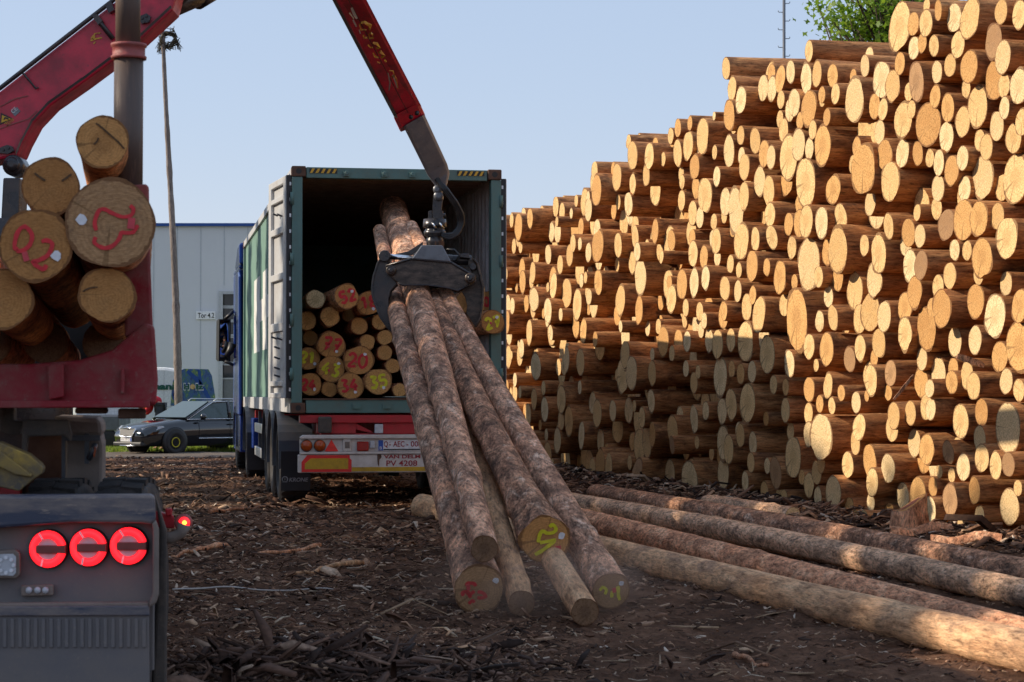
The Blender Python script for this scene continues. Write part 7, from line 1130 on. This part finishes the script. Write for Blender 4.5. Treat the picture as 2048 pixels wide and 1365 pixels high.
    h = MB(); h.uvprism([(-60, 885), (0, 885), (28, 897), (58, 910), (80, 928), (87, 938), (84, 948), (66, 960), (52, 972), (38, 983), (0, 975), (-60, 985)], Y + .35, .2); h.prism([W(u, v, Y + .33) for u, v in ((-60, 900), (0, 902), (30, 925), (64, 950), (62, 955), (30, 950), (0, 935), (-60, 930))], (0, .03, 0)); h.build('coupling_hook', M['yellow_worn'], r, bevel=.02)
    # bunk and stake
    Yb = 8.75; B = MB(); B.uvprism([(-900, 815), (312, 812), (316, 760), (309, 652), (290, 646), (262, 668), (225, 700), (160, 720), (60, 728), (-500, 728), (-700, 650), (-900, 650)], Yb, .42); bk = B.build('bunk', M['red_bunk'], r, bevel=.015)
    q = MB(); q.uvprism([(241, 738), (249, 738), (249, 788), (241, 788)], Yb - .04, .05); q.uvprism([(95, 730), (128, 726), (128, 795), (98, 800)], Yb - .05, .05); q.uvprism([(-500, 800), (300, 802), (300, 816), (-500, 818)], Yb - .05, .05); q.build('bunk_rib', M['red_bunk'], bk, bevel=.006)
    q = MB(); q.uvprism([(236, 818), (292, 818), (292, 838), (236, 838)], Yb + .05, .25); q.uvprism([(150, 816), (215, 816), (215, 828), (150, 828)], Yb + .1, .2); q.build('bunk_foot', M['rust'], bk, bevel=.008)
    s = MB(); s.uvprism([(252, 380), (298, 374), (300, 500), (306, 655), (250, 675), (245, 500)], Yb + .05, .2); s.build('stake_socket', M['red_bunk'], r, bevel=.012)
    s = MB(); s.uvprism([(250, 372), (292, 368), (298, 374), (297, 402), (284, 406), (250, 408)], Yb + .02, .26); s.build('socket_head', M['pink_red'], r, bevel=.01)
    s = MB(); zt, zb_ = W(256, -140, Yb + .12).z, W(256, 420, Yb + .12).z; x = W(255.5, 0, Yb + .12).x; xt = W(253, -140, Yb + .12).x
    s.tube([(x, Yb + .15, zb_), (x, Yb + .15, W(0, 102, Yb).z)], .062, 20); s.tube([(x - .003, Yb + .15, W(0, 102, Yb).z), (xt, Yb + .15, zt)], .053, 20); st = s.build('stake', M['stake'], r)
    s = MB(); z1, z0 = W(0, 84, Yb).z, W(0, 108, Yb).z; s.lathe((x, Yb + .15, z0), (0, 0, 1), [(0, .066), (.0, .074), (.012, .076), (.016, .069), (.05, .069), (.054, .076), (.066, .076), (.068, .055)], 24); s.build('stake_collar', M['pink_red'], st)
    # frame and forward axles further along the truck
    ch = MB()
    for dx in (-.45, .3): 
        p = [Vector((cx + dx, Y + 1.2, .85)) + FA * t for t in (0, 15)]; ch.prism([p[0], p[0] + Vector((.12, 0, 0)), p[0] + Vector((.12, 0, .22)), p[0] + Vector((0, 0, .22))], p[1] - p[0])
    hb = MB(); hb.uvprism([(-240, 470), (232, 470), (236, 815), (-240, 815)], 13.3, .08); hb.build('gap_shade_sheet', M['black_paint'], r, bevel=.01)  # added black sheet, stands in for the deep shade between load and bunk
    ch.build('chassis_rail', M['red_steel'], r); MB.along = Vector((0, 1, 0))
def stake_mat():
    m = worn('scuffed_steel_stake', (.085, .06, .05), (.19, .12, .09), .55, metal=.15, scale=5, amount=.7, fine=25, stretch=(2.2, 2.2, .25), bump=.12, spec=.5); return m
M['stake'] = stake_mat()
log_truck()
def load():
    spec = [((205, 284), 50, 8.42, 'bark_orange', 'cut_brown', 'short bright trunk topmost on the timber truck load'), ((101, 373), 55, 8.40, 'bark_orange', 'cut_brown', 'trunk with two dark cracks, second from top on the truck load'),
            ((221, 446), 85, 8.32, 'bark_rust', 'cut_grey', 'thickest trunk on the truck load, marked with a red looping stroke'), ((71, 491), 69, 8.28, 'bark_orange', 'cut_brown', 'trunk on the truck load with a red painted 02 and white smear'),
            ((214, 590), 53, 8.36, 'bark_orange', 'cut_brown', 'flaky trunk lowest against the red stake on the truck'), ((4, 598), 58, 8.34, 'bark_orange', 'cut_brown', 'trunk cut by the left picture edge, lowest on the truck load'), ((-118, 478), 66, 8.4, 'bark_rust', 'cut_brown', 'brown trunk beyond the left picture edge beside the red 02 trunk'), ((-122, 606), 60, 8.4, 'bark_rust', 'cut_brown', 'brown trunk beyond the left picture edge in the lowest row'),
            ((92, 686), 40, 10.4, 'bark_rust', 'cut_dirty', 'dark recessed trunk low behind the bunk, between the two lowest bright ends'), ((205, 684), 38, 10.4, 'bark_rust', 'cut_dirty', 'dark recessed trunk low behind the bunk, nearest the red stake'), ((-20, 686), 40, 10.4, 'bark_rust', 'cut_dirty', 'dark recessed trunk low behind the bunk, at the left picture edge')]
    for k, ((u, v), rp, Y, bm, cm, lab) in enumerate(spec):
        if lab is None: continue
        p = W(u, v, Y); R = rp * Y / F; d = FA + Vector((0, 0, -.012 if k > 1 else -.03))
        o = log('truck_log', lab, p, p + d * (4.6 if k < 8 else 2.6), R, R * .93, bm, cm, 100 + k, group='logs on the near timber truck', seg=40, nr=26, lobe=.03, rough=.012, flare=(.06, .3))
        def crack(lines, w_):
            for q in lines: marks(o, [[((p[0] - u) / F * Y, (v - p[1]) / F * Y) for p in q]], 'crack', 1.0, w_, name='drying_crack')
        if k == 0: crack([[(192, 247), (204, 256), (222, 272), (236, 284), (248, 298)], [(188, 290), (194, 284), (197, 276)]], .007)
        if k == 1: crack([[(70, 347), (78, 354), (91, 362)], [(123, 362), (132, 356), (142, 348)]], .008)
        if k == 4: crack([[(166, 584), (180, 577), (196, 575)]], .006)
        if k == 2:
            s = 1 / F * Y
            st = [[(u_ - u, v - v_) for u_, v_ in q] for q in ([(193, 462), (190, 446), (197, 424), (208, 419), (225, 427), (245, 434), (262, 430), (266, 418), (259, 411)], [(275, 450), (266, 464), (252, 466), (243, 466), (238, 478), (226, 492), (208, 497), (190, 487), (192, 475)])]
            marks(o, st, 'paint_red', s, .016); dot(o, (165 - u) * s, (v - 441) * s, .022, 'tag_white', 'white_dot'); small_tag(o, (262 - u) * s, (v - 447) * s, .014, .022, -.1)
        if k == 3:
            s = 1 / F * Y
            st = [[(u_ - u, v - v_) for u_, v_ in q] for q in ([(37, 500), (30, 494), (36, 466), (50, 454), (64, 470), (60, 490), (46, 502), (34, 503)], [(83, 484), (92, 481), (104, 488), (96, 510), (76, 522), (66, 524), (76, 534), (88, 539), (92, 530)])]
            marks(o, st, 'paint_red', s, .017); dot(o, (112 - u) * s, (v - 512) * s, .02, 'tag_white', 'white_dot'); small_tag(o, (52 - u) * s, (v - 514) * s, .011, .019, .25)
load()
# ---------------------------------------------------------------- trunks held by the grapple
def bundle():
    B = [('', (958, 1179), 41, 13.0, (759, 462), 24.1, 13, 'bark_grey', 'cut_grey', 'thick barky trunk at the left of the lifted bundle, end sprayed red'),
         ('', (969, 1098), 28, 12.9, (786, 420), 25.7, 28, 'bark_grey', 'cut_dirty', 'bare-ended trunk reaching deepest into the container, unmarked small end'),
         ('', (1043, 1207), 27, 12.85, (838, 560), 22.6, 18, 'bark_tan', 'cut_dirty', 'thin cracked trunk beneath the bundle between red and yellow marked ends'),
         ('', (1090, 1079), 37, 13.6, (836, 498), 22.9, 14, 'bark_dark', 'cut_brown', 'dark scaly trunk riding highest with a large yellow 72 on its end'),
         ('', (1222, 1182), 35, 13.15, (822, 455), 23.6, 14, 'bark_grey', 'cut_grey', 'rightmost trunk of the lifted bundle with a yellow 21'),
         ('', (1170, 1224), 28, 12.3, (868, 590), 21.6, 15, 'bark_tan', 'cut_dirty', 'thin pale trunk jutting nearest from under the yellow 72 trunk')]
    for k, (_, (u, v), rp, Y, (u2, v2), Y2, rp2, bm, cm, lab) in enumerate(B):
        p0 = W(u, v, Y); p1 = W(u2, v2, Y2); R0 = rp * Y / F; R1 = rp2 * Y2 / F
        if k == 2: p1 = W(893, 650, 20.8)
        if k == 5: p1 = W(930, 800, 20.6)
        o = log('lifted_log', lab, p0, p1, R0, R1, bm, cm, 300 + k, group='logs held by the grapple', seg=44, nr=90, lobe=.05 if k in (0, 3) else .025, rough=.016, bend=(.05, -.015, .03, .085, .05, .03)[k], lean=0, knots=26, flare=((.26, 1.6), 0, 0, (.36, 1.3), (.1, .8), 0)[k])
        s = Y / F
        if k == 0:
            st = [[(a - 961, 1179 - b) for a, b in q] for q in ([(935, 1171), (938, 1166), (950, 1166), (954, 1172)], [(930, 1192), (928, 1186), (936, 1184), (945, 1196)], [(958, 1184), (968, 1186), (975, 1194), (966, 1197), (958, 1196)], [(941, 1209), (948, 1203), (953, 1206)], [(936, 1180), (944, 1188), (952, 1182)])]
            marks(o, st, 'paint_red', s, .022); dot(o, 33 * s, 18 * s, .02, 'tag_white', 'white_dot'); small_tag(o, -22 * s, 6 * s, .012, .018)
        if k == 3:
            st = [[(a - 1090, 1079 - b) for a, b in q] for q in ([(1098, 1053), (1104, 1048), (1111, 1056), (1107, 1064), (1094, 1066), (1086, 1062), (1080, 1066), (1076, 1085)], [(1080, 1086), (1090, 1084), (1112, 1080)], [(1110, 1083), (1098, 1092), (1084, 1103), (1071, 1111)])]
            marks(o, st, 'paint_yellow', s, .024); dot(o, 33 * s, 7 * s, .025, 'tag_white', 'white_dot'); small_tag(o, 27 * s, -17 * s, .018, .012)
        if k == 4:
            st = [[(a - 1222, 1182 - b) for a, b in q] for q in ([(1199, 1181), (1204, 1174), (1212, 1179), (1210, 1189)], [(1224, 1196), (1224, 1182)], [(1228, 1186), (1236, 1174), (1237, 1190), (1241, 1202)])]
            marks(o, st, 'paint_yellow', s, .02); dot(o, 20 * s, 16 * s, .018, 'tag_white', 'white_dot'); small_tag(o, 6 * s, 2 * s, .012, .016)
bundle()
# ---------------------------------------------------------------- trunks already inside the container
def stowed():
    z = lambda x, y: (420 + x / 2.73, 300 + y / 2.73)
    Lst = [(577, 815, 52, 24.75, 'cut_pale', '', '', 'golden unmarked end topmost at the left wall of the container'), (747, 800, 69, 24.45, 'cut_brown', '52', 'r', 'big end sprayed red atop the stowed logs, sticking out of the row'),
           (866, 838, 66, 24.9, 'cut_brown', '18', 'r', 'end with red strokes beside the grapple claw'), (530, 935, 51, 25.0, 'cut_amber', '', '', 'unmarked amber end against the left wall, second row from top'), (656, 910, 54, 24.9, 'cut_amber', '', '', 'unmarked amber end under the big red 52 end'),
           (757, 905, 36, 25.5, 'cut_amber', '', '', 'small recessed end between two amber ends in the second row'), (815, 962, 47, 25.0, 'cut_amber', '', '', 'unmarked end above the large red 20 end'), (925, 940, 42, 25.1, 'cut_amber', '', '', 'amber end right behind the grapple claw tip'),
           (548, 1028, 42, 25.2, 'cut_brown', '', '', 'small dull end left of the red 77 end'), (663, 1067, 77, 24.9, 'cut_brown', '77', 'r', 'large end with red 77 in the middle of the left stack'), (860, 1050, 42, 25.0, 'cut_amber', '', '', 'small amber end right of the red 77 end'),
           (955, 1025, 42, 25.1, 'cut_amber', '', '', 'small end under the claw tip beside the lifted bundle'), (541, 1140, 62, 24.95, 'cut_brown', '21', 'y', 'end with yellow 21 against the left wall'), (813, 1150, 82, 24.9, 'cut_brown', '20', 'r', 'largest stowed end, sprayed with a red 20'),
           (955, 1108, 41, 25.0, 'cut_amber', '', '', 'small amber end just right of the red 20 end'), (663, 1197, 74, 24.9, 'cut_brown', '43', 'y', 'wide end with yellow 43 near the floor'), (998, 1180, 40, 25.0, 'cut_amber', '', '', 'small end touching the lifted bundle above the yellow 35 end'),
           (547, 1280, 63, 24.85, 'cut_brown', '24', 'r', 'floor row end with red 24 at the left wall'), (652, 1308, 43, 24.9, 'cut_brown', '', '', 'small floor row end between red 24 and red 34'), (768, 1290, 74, 24.85, 'cut_brown', '34', 'r', 'floor row end with red 34'),
           (919, 1265, 74, 24.85, 'cut_amber', '35', 'y', 'floor row end with a yellow 35 beside the bundle'), (1036, 1312, 38, 24.9, 'cut_amber', '', '', 'small amber floor row end at the lifted bundle'), (1508, 825, 55, 24.9, 'cut_brown', '0', 'r', 'end with a red loop at the right wall behind the claw'), (1545, 940, 66, 24.4, 'cut_brown', '27', 'y', 'end with yellow strokes jutting out at the right container post'),
           (1400, 830, 60, 25.2, 'cut_brown', '', '', 'end half hidden behind the right grapple claw'), (1080, 1060, 48, 25.3, 'cut_amber', '', '', 'dark end peeping out beside the bundle above the floor rows')]
    for k, (x, y, rp, Y, cm, num, colr, lab) in enumerate(Lst):
        u, v = z(x, y); p = W(u, v, Y); R = rp / 2.73 * Y / F
        d = FA.copy()
        if k == 1: d = (FA + FR * -.07 + Vector((0, 0, -.02))).normalized()
        if k in (0,): d = (FA + FR * -.0 + Vector((0, 0, -.01))).normalized()
        if k == 23: d = (FA + FR * -.06 + Vector((0, 0, .0))).normalized()
        lim = CP(0, 11.9, 0); Lg = 11.2 if k != 1 else 4.5
        if k == 0: Lg = 7
        o = log('stowed_log', lab, p, p + d * Lg, R, R * .86, 'bark_rust', cm, 500 + k, group='logs stowed in the container', seg=26, nr=6, lobe=.05, rough=.012)
        if num: number(o, num, 'paint_red' if colr == 'r' else 'paint_yellow', R * .56, .034, (random.uniform(-.02, .02), random.uniform(-.02, .02)), random.uniform(-.35, .35)); dot(o, R * random.uniform(.3, .55), R * random.choice([-.45, .4]), .02, 'tag_white', 'white_dot')
        if k in (1, 2, 9, 13, 15, 19, 23): small_tag(o, -R * .2, -R * .1, .012, .015, .3)
stowed()
# ---------------------------------------------------------------- trunks and offcuts on the ground
def grounded():
    def gp(u, v, dz=0):
        "ground point under the pixel"
        d = FW * F + RT * (u - CU) + UP * (CV - v); t = -CAMH / d.z; return CAM + d * t
    def lay(name, lab, a, b, r0, r1, bm, cm, seed, **kw):
        a = Vector(a); b = Vector(b); a.z = g1(a.x, a.y) * .6 + r0 * .93; b.z = g1(b.x, b.y) * .6 + r1 * .93
        kk = dict(seg=36, nr=80, lobe=.03, rough=.014, bend=.04, knots=22); kk.update(kw)
        return log(name, lab, a, b, r0, r1, bm, cm, seed, group='trunks lying on the yard', **kk)
    def ext(a, b, f): return b + (b - a) * f
    a, b = gp(845, 1036), gp(2048, 1337); lay('ground_log', 'longest pale trunk lying in front, sunlit at its near right end', a, ext(a, b, .12), .135, .103, 'bark_tan', 'cut_dirty', 701)
    a, b = gp(1130, 1052), gp(2048, 1306); lay('ground_log', 'brown trunk lying just behind the pale front trunk', a + (a - b) * .08, ext(a, b, .1), .11, .095, 'bark_rust', 'cut_dirty', 702)
    a, b = gp(1120, 1022), gp(2048, 1222); lay('ground_log', 'pale flaky trunk lying third back from the road side', a, ext(a, b, .15), .118, .09, 'bark_pale', 'cut_dirty', 703)
    a, b = gp(1192, 1008), gp(2048, 1188); lay('ground_log', 'dark red-brown trunk lying closest to the big pile', a, ext(a, b, .15), .122, .11, 'bark_dark', 'cut_dirty', 704)
    a, b = gp(1586, 1052), gp(1415, 1026); o = lay('broken_log', 'short pale snapped trunk piece at the foot of the pile', b, a, .09, .085, 'bark_pale', 'cut_pale', 705, nr=24, bend=.01)
    mb = MB(); rnd = random.Random(8); E = (Vector(a) - Vector(b)).normalized(); e0 = Vector(a) + Vector((0, 0, .09 + .0))
    for k in range(22):
        an = rnd.uniform(0, 6.28); s = E.cross(Vector((0, 0, 1))) * math.cos(an) * rnd.uniform(.02, .07) + Vector((0, 0, 1)) * math.sin(an) * rnd.uniform(.02, .07); mb.tube([e0 + s - E * .05, e0 + s * 1.05 + E * rnd.uniform(.03, .13)], [.014, .003], 4)
    sp = mb.build('splintered_end', M['bark_pale'], None, off=Vector((0, 0, 0))); mw = o.matrix_world.copy(); sp.parent = o; sp.matrix_parent_inverse = mw.inverted()
    c = gp(1818, 1086); mb = MB(); rnd = random.Random(31); stem_mesh(mb, .36, .155, .2, rnd, seg=30, nr=8, lobe=.08, rough=.02, ends=(True, True), slant=0)
    for i, p in enumerate(mb.v):  # cut on a slope
        if p.z < .02: p.z += -.09 * p.x / .15 + .05 * p.y / .15
    st = mb.build('stump', [M['bark_rust'], M['cut_brown']]); apply_uv(st, mb); st.matrix_world = Matrix.Translation(Vector((c.x, c.y, .34))) @ Euler((math.pi, 0, -.5)).to_matrix().to_4x4(); tag(st, 'stump with a slanting cut streaked in red paint before the pile', 'stump'); LOCAL.add(st.name)
    q = MB()
    for x0, y0, x1, y1 in ((-.10, -.03, .11, .0), (-.06, .03, .09, .05), (-.02, -.07, .08, -.05)):
        q.ribbon([Vector((x, y, -.09 * x / .15 + .05 * y / .15 - .006)) for x, y in ((x0, y0), ((x0 + x1) / 2, (y0 + y1) / 2 + .01), (x1, y1))], .022, Vector((-.09 / .15, .05 / .15, -1)).normalized(), .002)
    q.build('red_paint', M['pink_red'], st)
    # pale stick across the mulch
    a, b = gp(345, 1185), gp(668, 1184); mb = MB(); pts = [a.lerp(b, t) + Vector((0, .04 * math.sin(t * 5), .035 + .012 * math.sin(t * 9) + g1(*a.lerp(b, t)[:2]))) for t in [k / 24 for k in range(25)]]; mb.tube(pts, [.006 - .0025 * k / 24 for k in range(25)], 8)
    tag(mb.build('peeled_stick', M['pale_stick'], off=pts[0].copy()), 'long thin whitish peeled stick lying on the dark mulch', 'stick')
    def branch(lab, uv, rr, bm, seed, gname='branches on the mulch'):
        rnd = random.Random(seed); P = [gp(u, v) for u, v in uv]; pts = []
        for i in range(len(P) - 1):
            for k in range(5): p = P[i].lerp(P[i + 1], k / 5); pts.append(Vector((p.x, p.y, g1(p.x, p.y) + rr * .9 + rnd.uniform(0, .01))))
        mb = MB(); n = len(pts); mb.tube(pts, [rr * (1 - .6 * i / n) * rnd.uniform(.85, 1.15) for i in range(n)], 9); o = mb.build('branch', M[bm], off=pts[0].copy()); tag(o, lab, 'branch', gname)
    branch('red-brown branch with a pale broken tip right of the marker lamp', [(455, 1098), (415, 1102), (375, 1108), (336, 1117)], .03, 'bark_rust', 1)
    branch('long brown branch lying before the trailer wheels', [(420, 1027), (470, 1022), (530, 1017), (575, 1018)], .024, 'bark_rust', 2)
    branch('light split branch in the middle of the mulch', [(725, 1130), (660, 1138), (610, 1148), (560, 1152)], .022, 'bark_tan', 3)
    branch('thick brown stick left of the red marked trunk', [(640, 1102), (560, 1110), (500, 1113)], .022, 'bark_rust', 4)
    branch('reddish stick in the right foreground track', [(1470, 1300), (1500, 1312), (1545, 1330)], .018, 'bark_rust', 5)
    # a few large bark slabs by the pile
    for k, (u, v, L_, w_, yaw, lab) in enumerate(((1845, 1092, .55, .12, -.1, 'broad brown bark slab below the red streaked stump'), (1935, 1112, .6, .13, -.45, 'bark slab lying between stump and right picture edge'), (1785, 1100, .4, .1, .3, 'small bark slab left of the broad one'), (1130, 1150, .0, 0, 0, ''))):
        if not lab: continue
        c = gp(u, v); mb = MB(); n = 9; vs = []
        for i in range(n):
            t = i / (n - 1) - .5; ww = w_ * (1 - 1.2 * t * t) * random.uniform(.8, 1.15)
            for j in range(5): q = j / 4 - .5; vs.append(Vector((t * L_, q * ww, .03 + .06 * (1 - 4 * q * q) + .02 * math.sin(t * 9))))
        vs2 = [p - Vector((0, 0, .014)) for p in vs]; m5 = n * 5; fs = [(i * 5 + j, (i + 1) * 5 + j, (i + 1) * 5 + j + 1, i * 5 + j + 1) for i in range(n - 1) for j in range(4)]; fs += [tuple(m5 + x for x in f[::-1]) for f in fs]
        bd = [j for j in range(5)] + [i * 5 + 4 for i in range(1, n)] + [(n - 1) * 5 + j for j in (3, 2, 1, 0)] + [i * 5 for i in range(n - 2, 0, -1)]
        fs += [(bd[i], bd[(i + 1) % len(bd)], m5 + bd[(i + 1) % len(bd)], m5 + bd[i]) for i in range(len(bd))]
        mb.add(vs + vs2, fs); o = mb.build('bark_slab', M['bark_rust']); o.location = (c.x, c.y, g1(c.x, c.y) + .02); o.rotation_euler = (.1, -.1, yaw); tag(o, lab, 'bark', 'bark slabs by the pile'); LOCAL.add(o.name)
grounded()
# ---------------------------------------------------------------- the big pile of sawn trunks
P0 = Vector((4.46, 18.3, 0)); TT = Vector((-.263, .965, 0)).normalized(); NN = Vector((-TT.y, TT.x, 0))
ORD = ['', 'first', 'second', 'third', 'fourth', 'fifth', 'sixth', 'seventh', 'eighth', 'ninth', 'tenth', 'eleventh', 'twelfth', 'thirteenth', 'fourteenth', 'fifteenth', 'sixteenth', 'seventeenth', 'eighteenth', 'nineteenth', 'twentieth']
def big_pile():
    rows = [tuple(int(x) for x in s.split(',')) for s in PILE.split('|')]
    def end(t, z, e): return P0 + TT * t + NN * e + Vector((0, 0, z))
    def uv(p): d = p - CAM; k = F / d.dot(FW); return CU + d.x * k, CV - d.dot(UP) * k
    items = []
    rnd = random.Random(77)
    for i, (t, z, r, e) in enumerate(rows):
        p = end(t / 100, z / 100, e / 100); items.append((i, p, r / 1000, uv(p), e + .0615 * t))
    solo, rest = items[:300], items[300:]
    # columns read from the right edge, counted from the top
    sol = sorted(solo, key=lambda q: -q[3][0]); cols = {}
    ncol = 20; per = len(sol) / ncol
    for k, q in enumerate(sol): cols.setdefault(int(k / per), []).append(q)
    lab = {}
    for c, qs in cols.items():
        qs.sort(key=lambda q: q[3][1])
        for k, q in enumerate(qs): lab[q[0]] = (c + 1, k + 1)
    tones = {'cut_gold': 'golden', 'cut_pale': 'pale', 'cut_amber': 'amber', 'cut_grey': 'greyish'}
    for i, p, r, (u, v), e in solo:
        cm = rnd.choices(['cut_gold', 'cut_pale', 'cut_amber', 'cut_grey'], [.42, .3, .24, .04])[0]
        sz = 'thick' if r > .18 else 'thin' if r < .115 else 'medium'; c, k = lab[i]; pr = 'jutting' if e > 25 else 'recessed' if e < -30 else 'flush'
        text = f'{sz} {tones[cm]} {pr} log, {ORD[k]} from the top in the {ORD[c]} column from the right'
        d = -NN + TT * rnd.gauss(0, .012) + Vector((0, 0, rnd.gauss(0, .006)))
        o = log('pile_log', text, p, p + d * rnd.uniform(3.7, 4.6), r, r * rnd.uniform(.88, 1.04), 'bark_pile', cm, 1000 + i, group='sawn logs in the big pile', seg=26, nr=7, lobe=.055 if r > .15 else .035, rough=.013, bend=.02, knots=3, flare=(.05, .3) if r > .17 else 0, slant=rnd.gauss(0, .05))
    mb = MB(); R = axis_matrix(P0, -NN); Ri = R.inverted(); pal = rnd
    for i, p, r, _, e in rest:
        q = Ri @ p; o_ = len(mb.m); stem_mesh(mb, rnd.uniform(3.4, 4.2), r, r * .95, rnd, seg=18, nr=3, lobe=.05, rough=.012, ox=q.x, oy=q.y, oz=q.z)
        mi = rnd.choice([1, 1, 2, 3])
        for k in range(o_, len(mb.m)):
            if mb.m[k] == 1: mb.m[k] = mi
    # second tier of trunks deep inside, closing the gaps
    for i, p, r, _, e in items[::2]:
        q = Ri @ (p - NN * (1.5 + e / 100 + rnd.uniform(0, .5))); stem_mesh(mb, 2.2, r * 1.0, r * .95, rnd, seg=10, nr=1, lobe=.03, rough=0, ox=q.x + rnd.uniform(-.1, .1), oy=max(r, q.y + rnd.uniform(-.1, .1)), oz=q.z, ends=(True, False))
    ob = mb.build('log_pile', [M['bark_pile'], M['cut_gold'], M['cut_pale'], M['cut_amber']]); apply_uv(ob, mb); ob.matrix_world = R
    tag(ob, 'mass of smaller sawn trunks filling the gaps and far end of the pile', kind='stuff')
    # loose bark caught between the trunks
    for lab_, (u, v), Y, L_, w_, rot in (('grey bark strip hanging from the pile among golden ends at the right', (1942, 722), 19.35, .26, .06, -.35), ('dark splintered stick wedged in the pile', (1808, 775), 20.0, .3, .028, .9)):
        c = W(u, v, Y); m2 = MB(); n = 8; d = Vector((math.cos(rot), -.1, math.sin(rot))); s = Vector((-math.sin(rot), 0, math.cos(rot))); pts = []
        up = []; lo = []
        for i in range(n):
            t = i / (n - 1) - .5; up.append(c + d * t * L_ + s * w_ * .5 * (1 - 1.5 * t * t) * random.uniform(.7, 1.2)); lo.append(c + d * t * L_ - s * w_ * .5 * (1 - 1.5 * t * t) * random.uniform(.7, 1.2))
        m2.prism(up + lo[::-1], (0, .025, 0)); o = m2.build('bark_strip', M['bark_dark'], off=c.copy()); tag(o, lab_, 'bark')
big_pile()
# ---------------------------------------------------------------- dust kicked up where the trunks drag
def dust():
    mb = MB(); c = Vector((.22, 12.75, .2)); n1, n2 = 18, 9; vs = []
    for j in range(n2 + 1):
        el = math.pi * j / n2
        for k in range(n1): a = 2 * math.pi * k / n1; vs.append(c + Vector((math.cos(a) * math.sin(el) * 1.05, math.sin(a) * math.sin(el) * .75, math.cos(el) * .36)))
    mb.add(vs, [(j * n1 + k, (j + 1) * n1 + k, (j + 1) * n1 + (k + 1) % n1, j * n1 + (k + 1) % n1) for j in range(n2) for k in range(n1)])
    m = bpy.data.materials.new('brown_dust'); m.use_nodes = True; nt = m.node_tree; nt.nodes.remove(nt.nodes['Principled BSDF']); L = nt.links
    pv = N(nt, 'ShaderNodeVolumePrincipled'); pv.inputs['Color'].default_value = (.9, .6, .45, 1); L.new(pv.outputs[0], nt.nodes['Material Output'].inputs['Volume'])
    tc = N(nt, 'ShaderNodeTexCoord'); sc = N(nt, 'ShaderNodeVectorMath', operation='MULTIPLY'); sc.inputs[1].default_value = (1 / 1.05, 1 / .75, 1 / .36); L.new(tc.outputs['Object'], sc.inputs[0]); ln = N(nt, 'ShaderNodeVectorMath', operation='LENGTH'); L.new(sc.outputs[0], ln.inputs[0])
    mr = N(nt, 'ShaderNodeMapRange', interpolation_type='SMOOTHSTEP'); mr.inputs[1].default_value = 1.0; mr.inputs[2].default_value = .1; L.new(ln.outputs['Value'], mr.inputs[0])
    nz = N(nt, 'ShaderNodeTexNoise', i_Scale=3.2, i_Detail=4.0); L.new(tc.outputs['Object'], nz.inputs[0]); r = ramp(nt, [(.4, (0, 0, 0)), (.72, (1, 1, 1))]); L.new(nz.outputs[0], r.inputs[0])
    mu = N(nt, 'ShaderNodeMath', operation='MULTIPLY'); L.new(mr.outputs[0], mu.inputs[0]); L.new(r.outputs[0], mu.inputs[1]); m2 = N(nt, 'ShaderNodeMath', operation='MULTIPLY'); m2.inputs[1].default_value = 1.2; L.new(mu.outputs[0], m2.inputs[0]); L.new(m2.outputs[0], pv.inputs['Density'])
    o = mb.build('dust', m, off=c.copy()); tag(o, 'brown dust rising where the trunk ends meet the ground', kind='stuff')
dust()
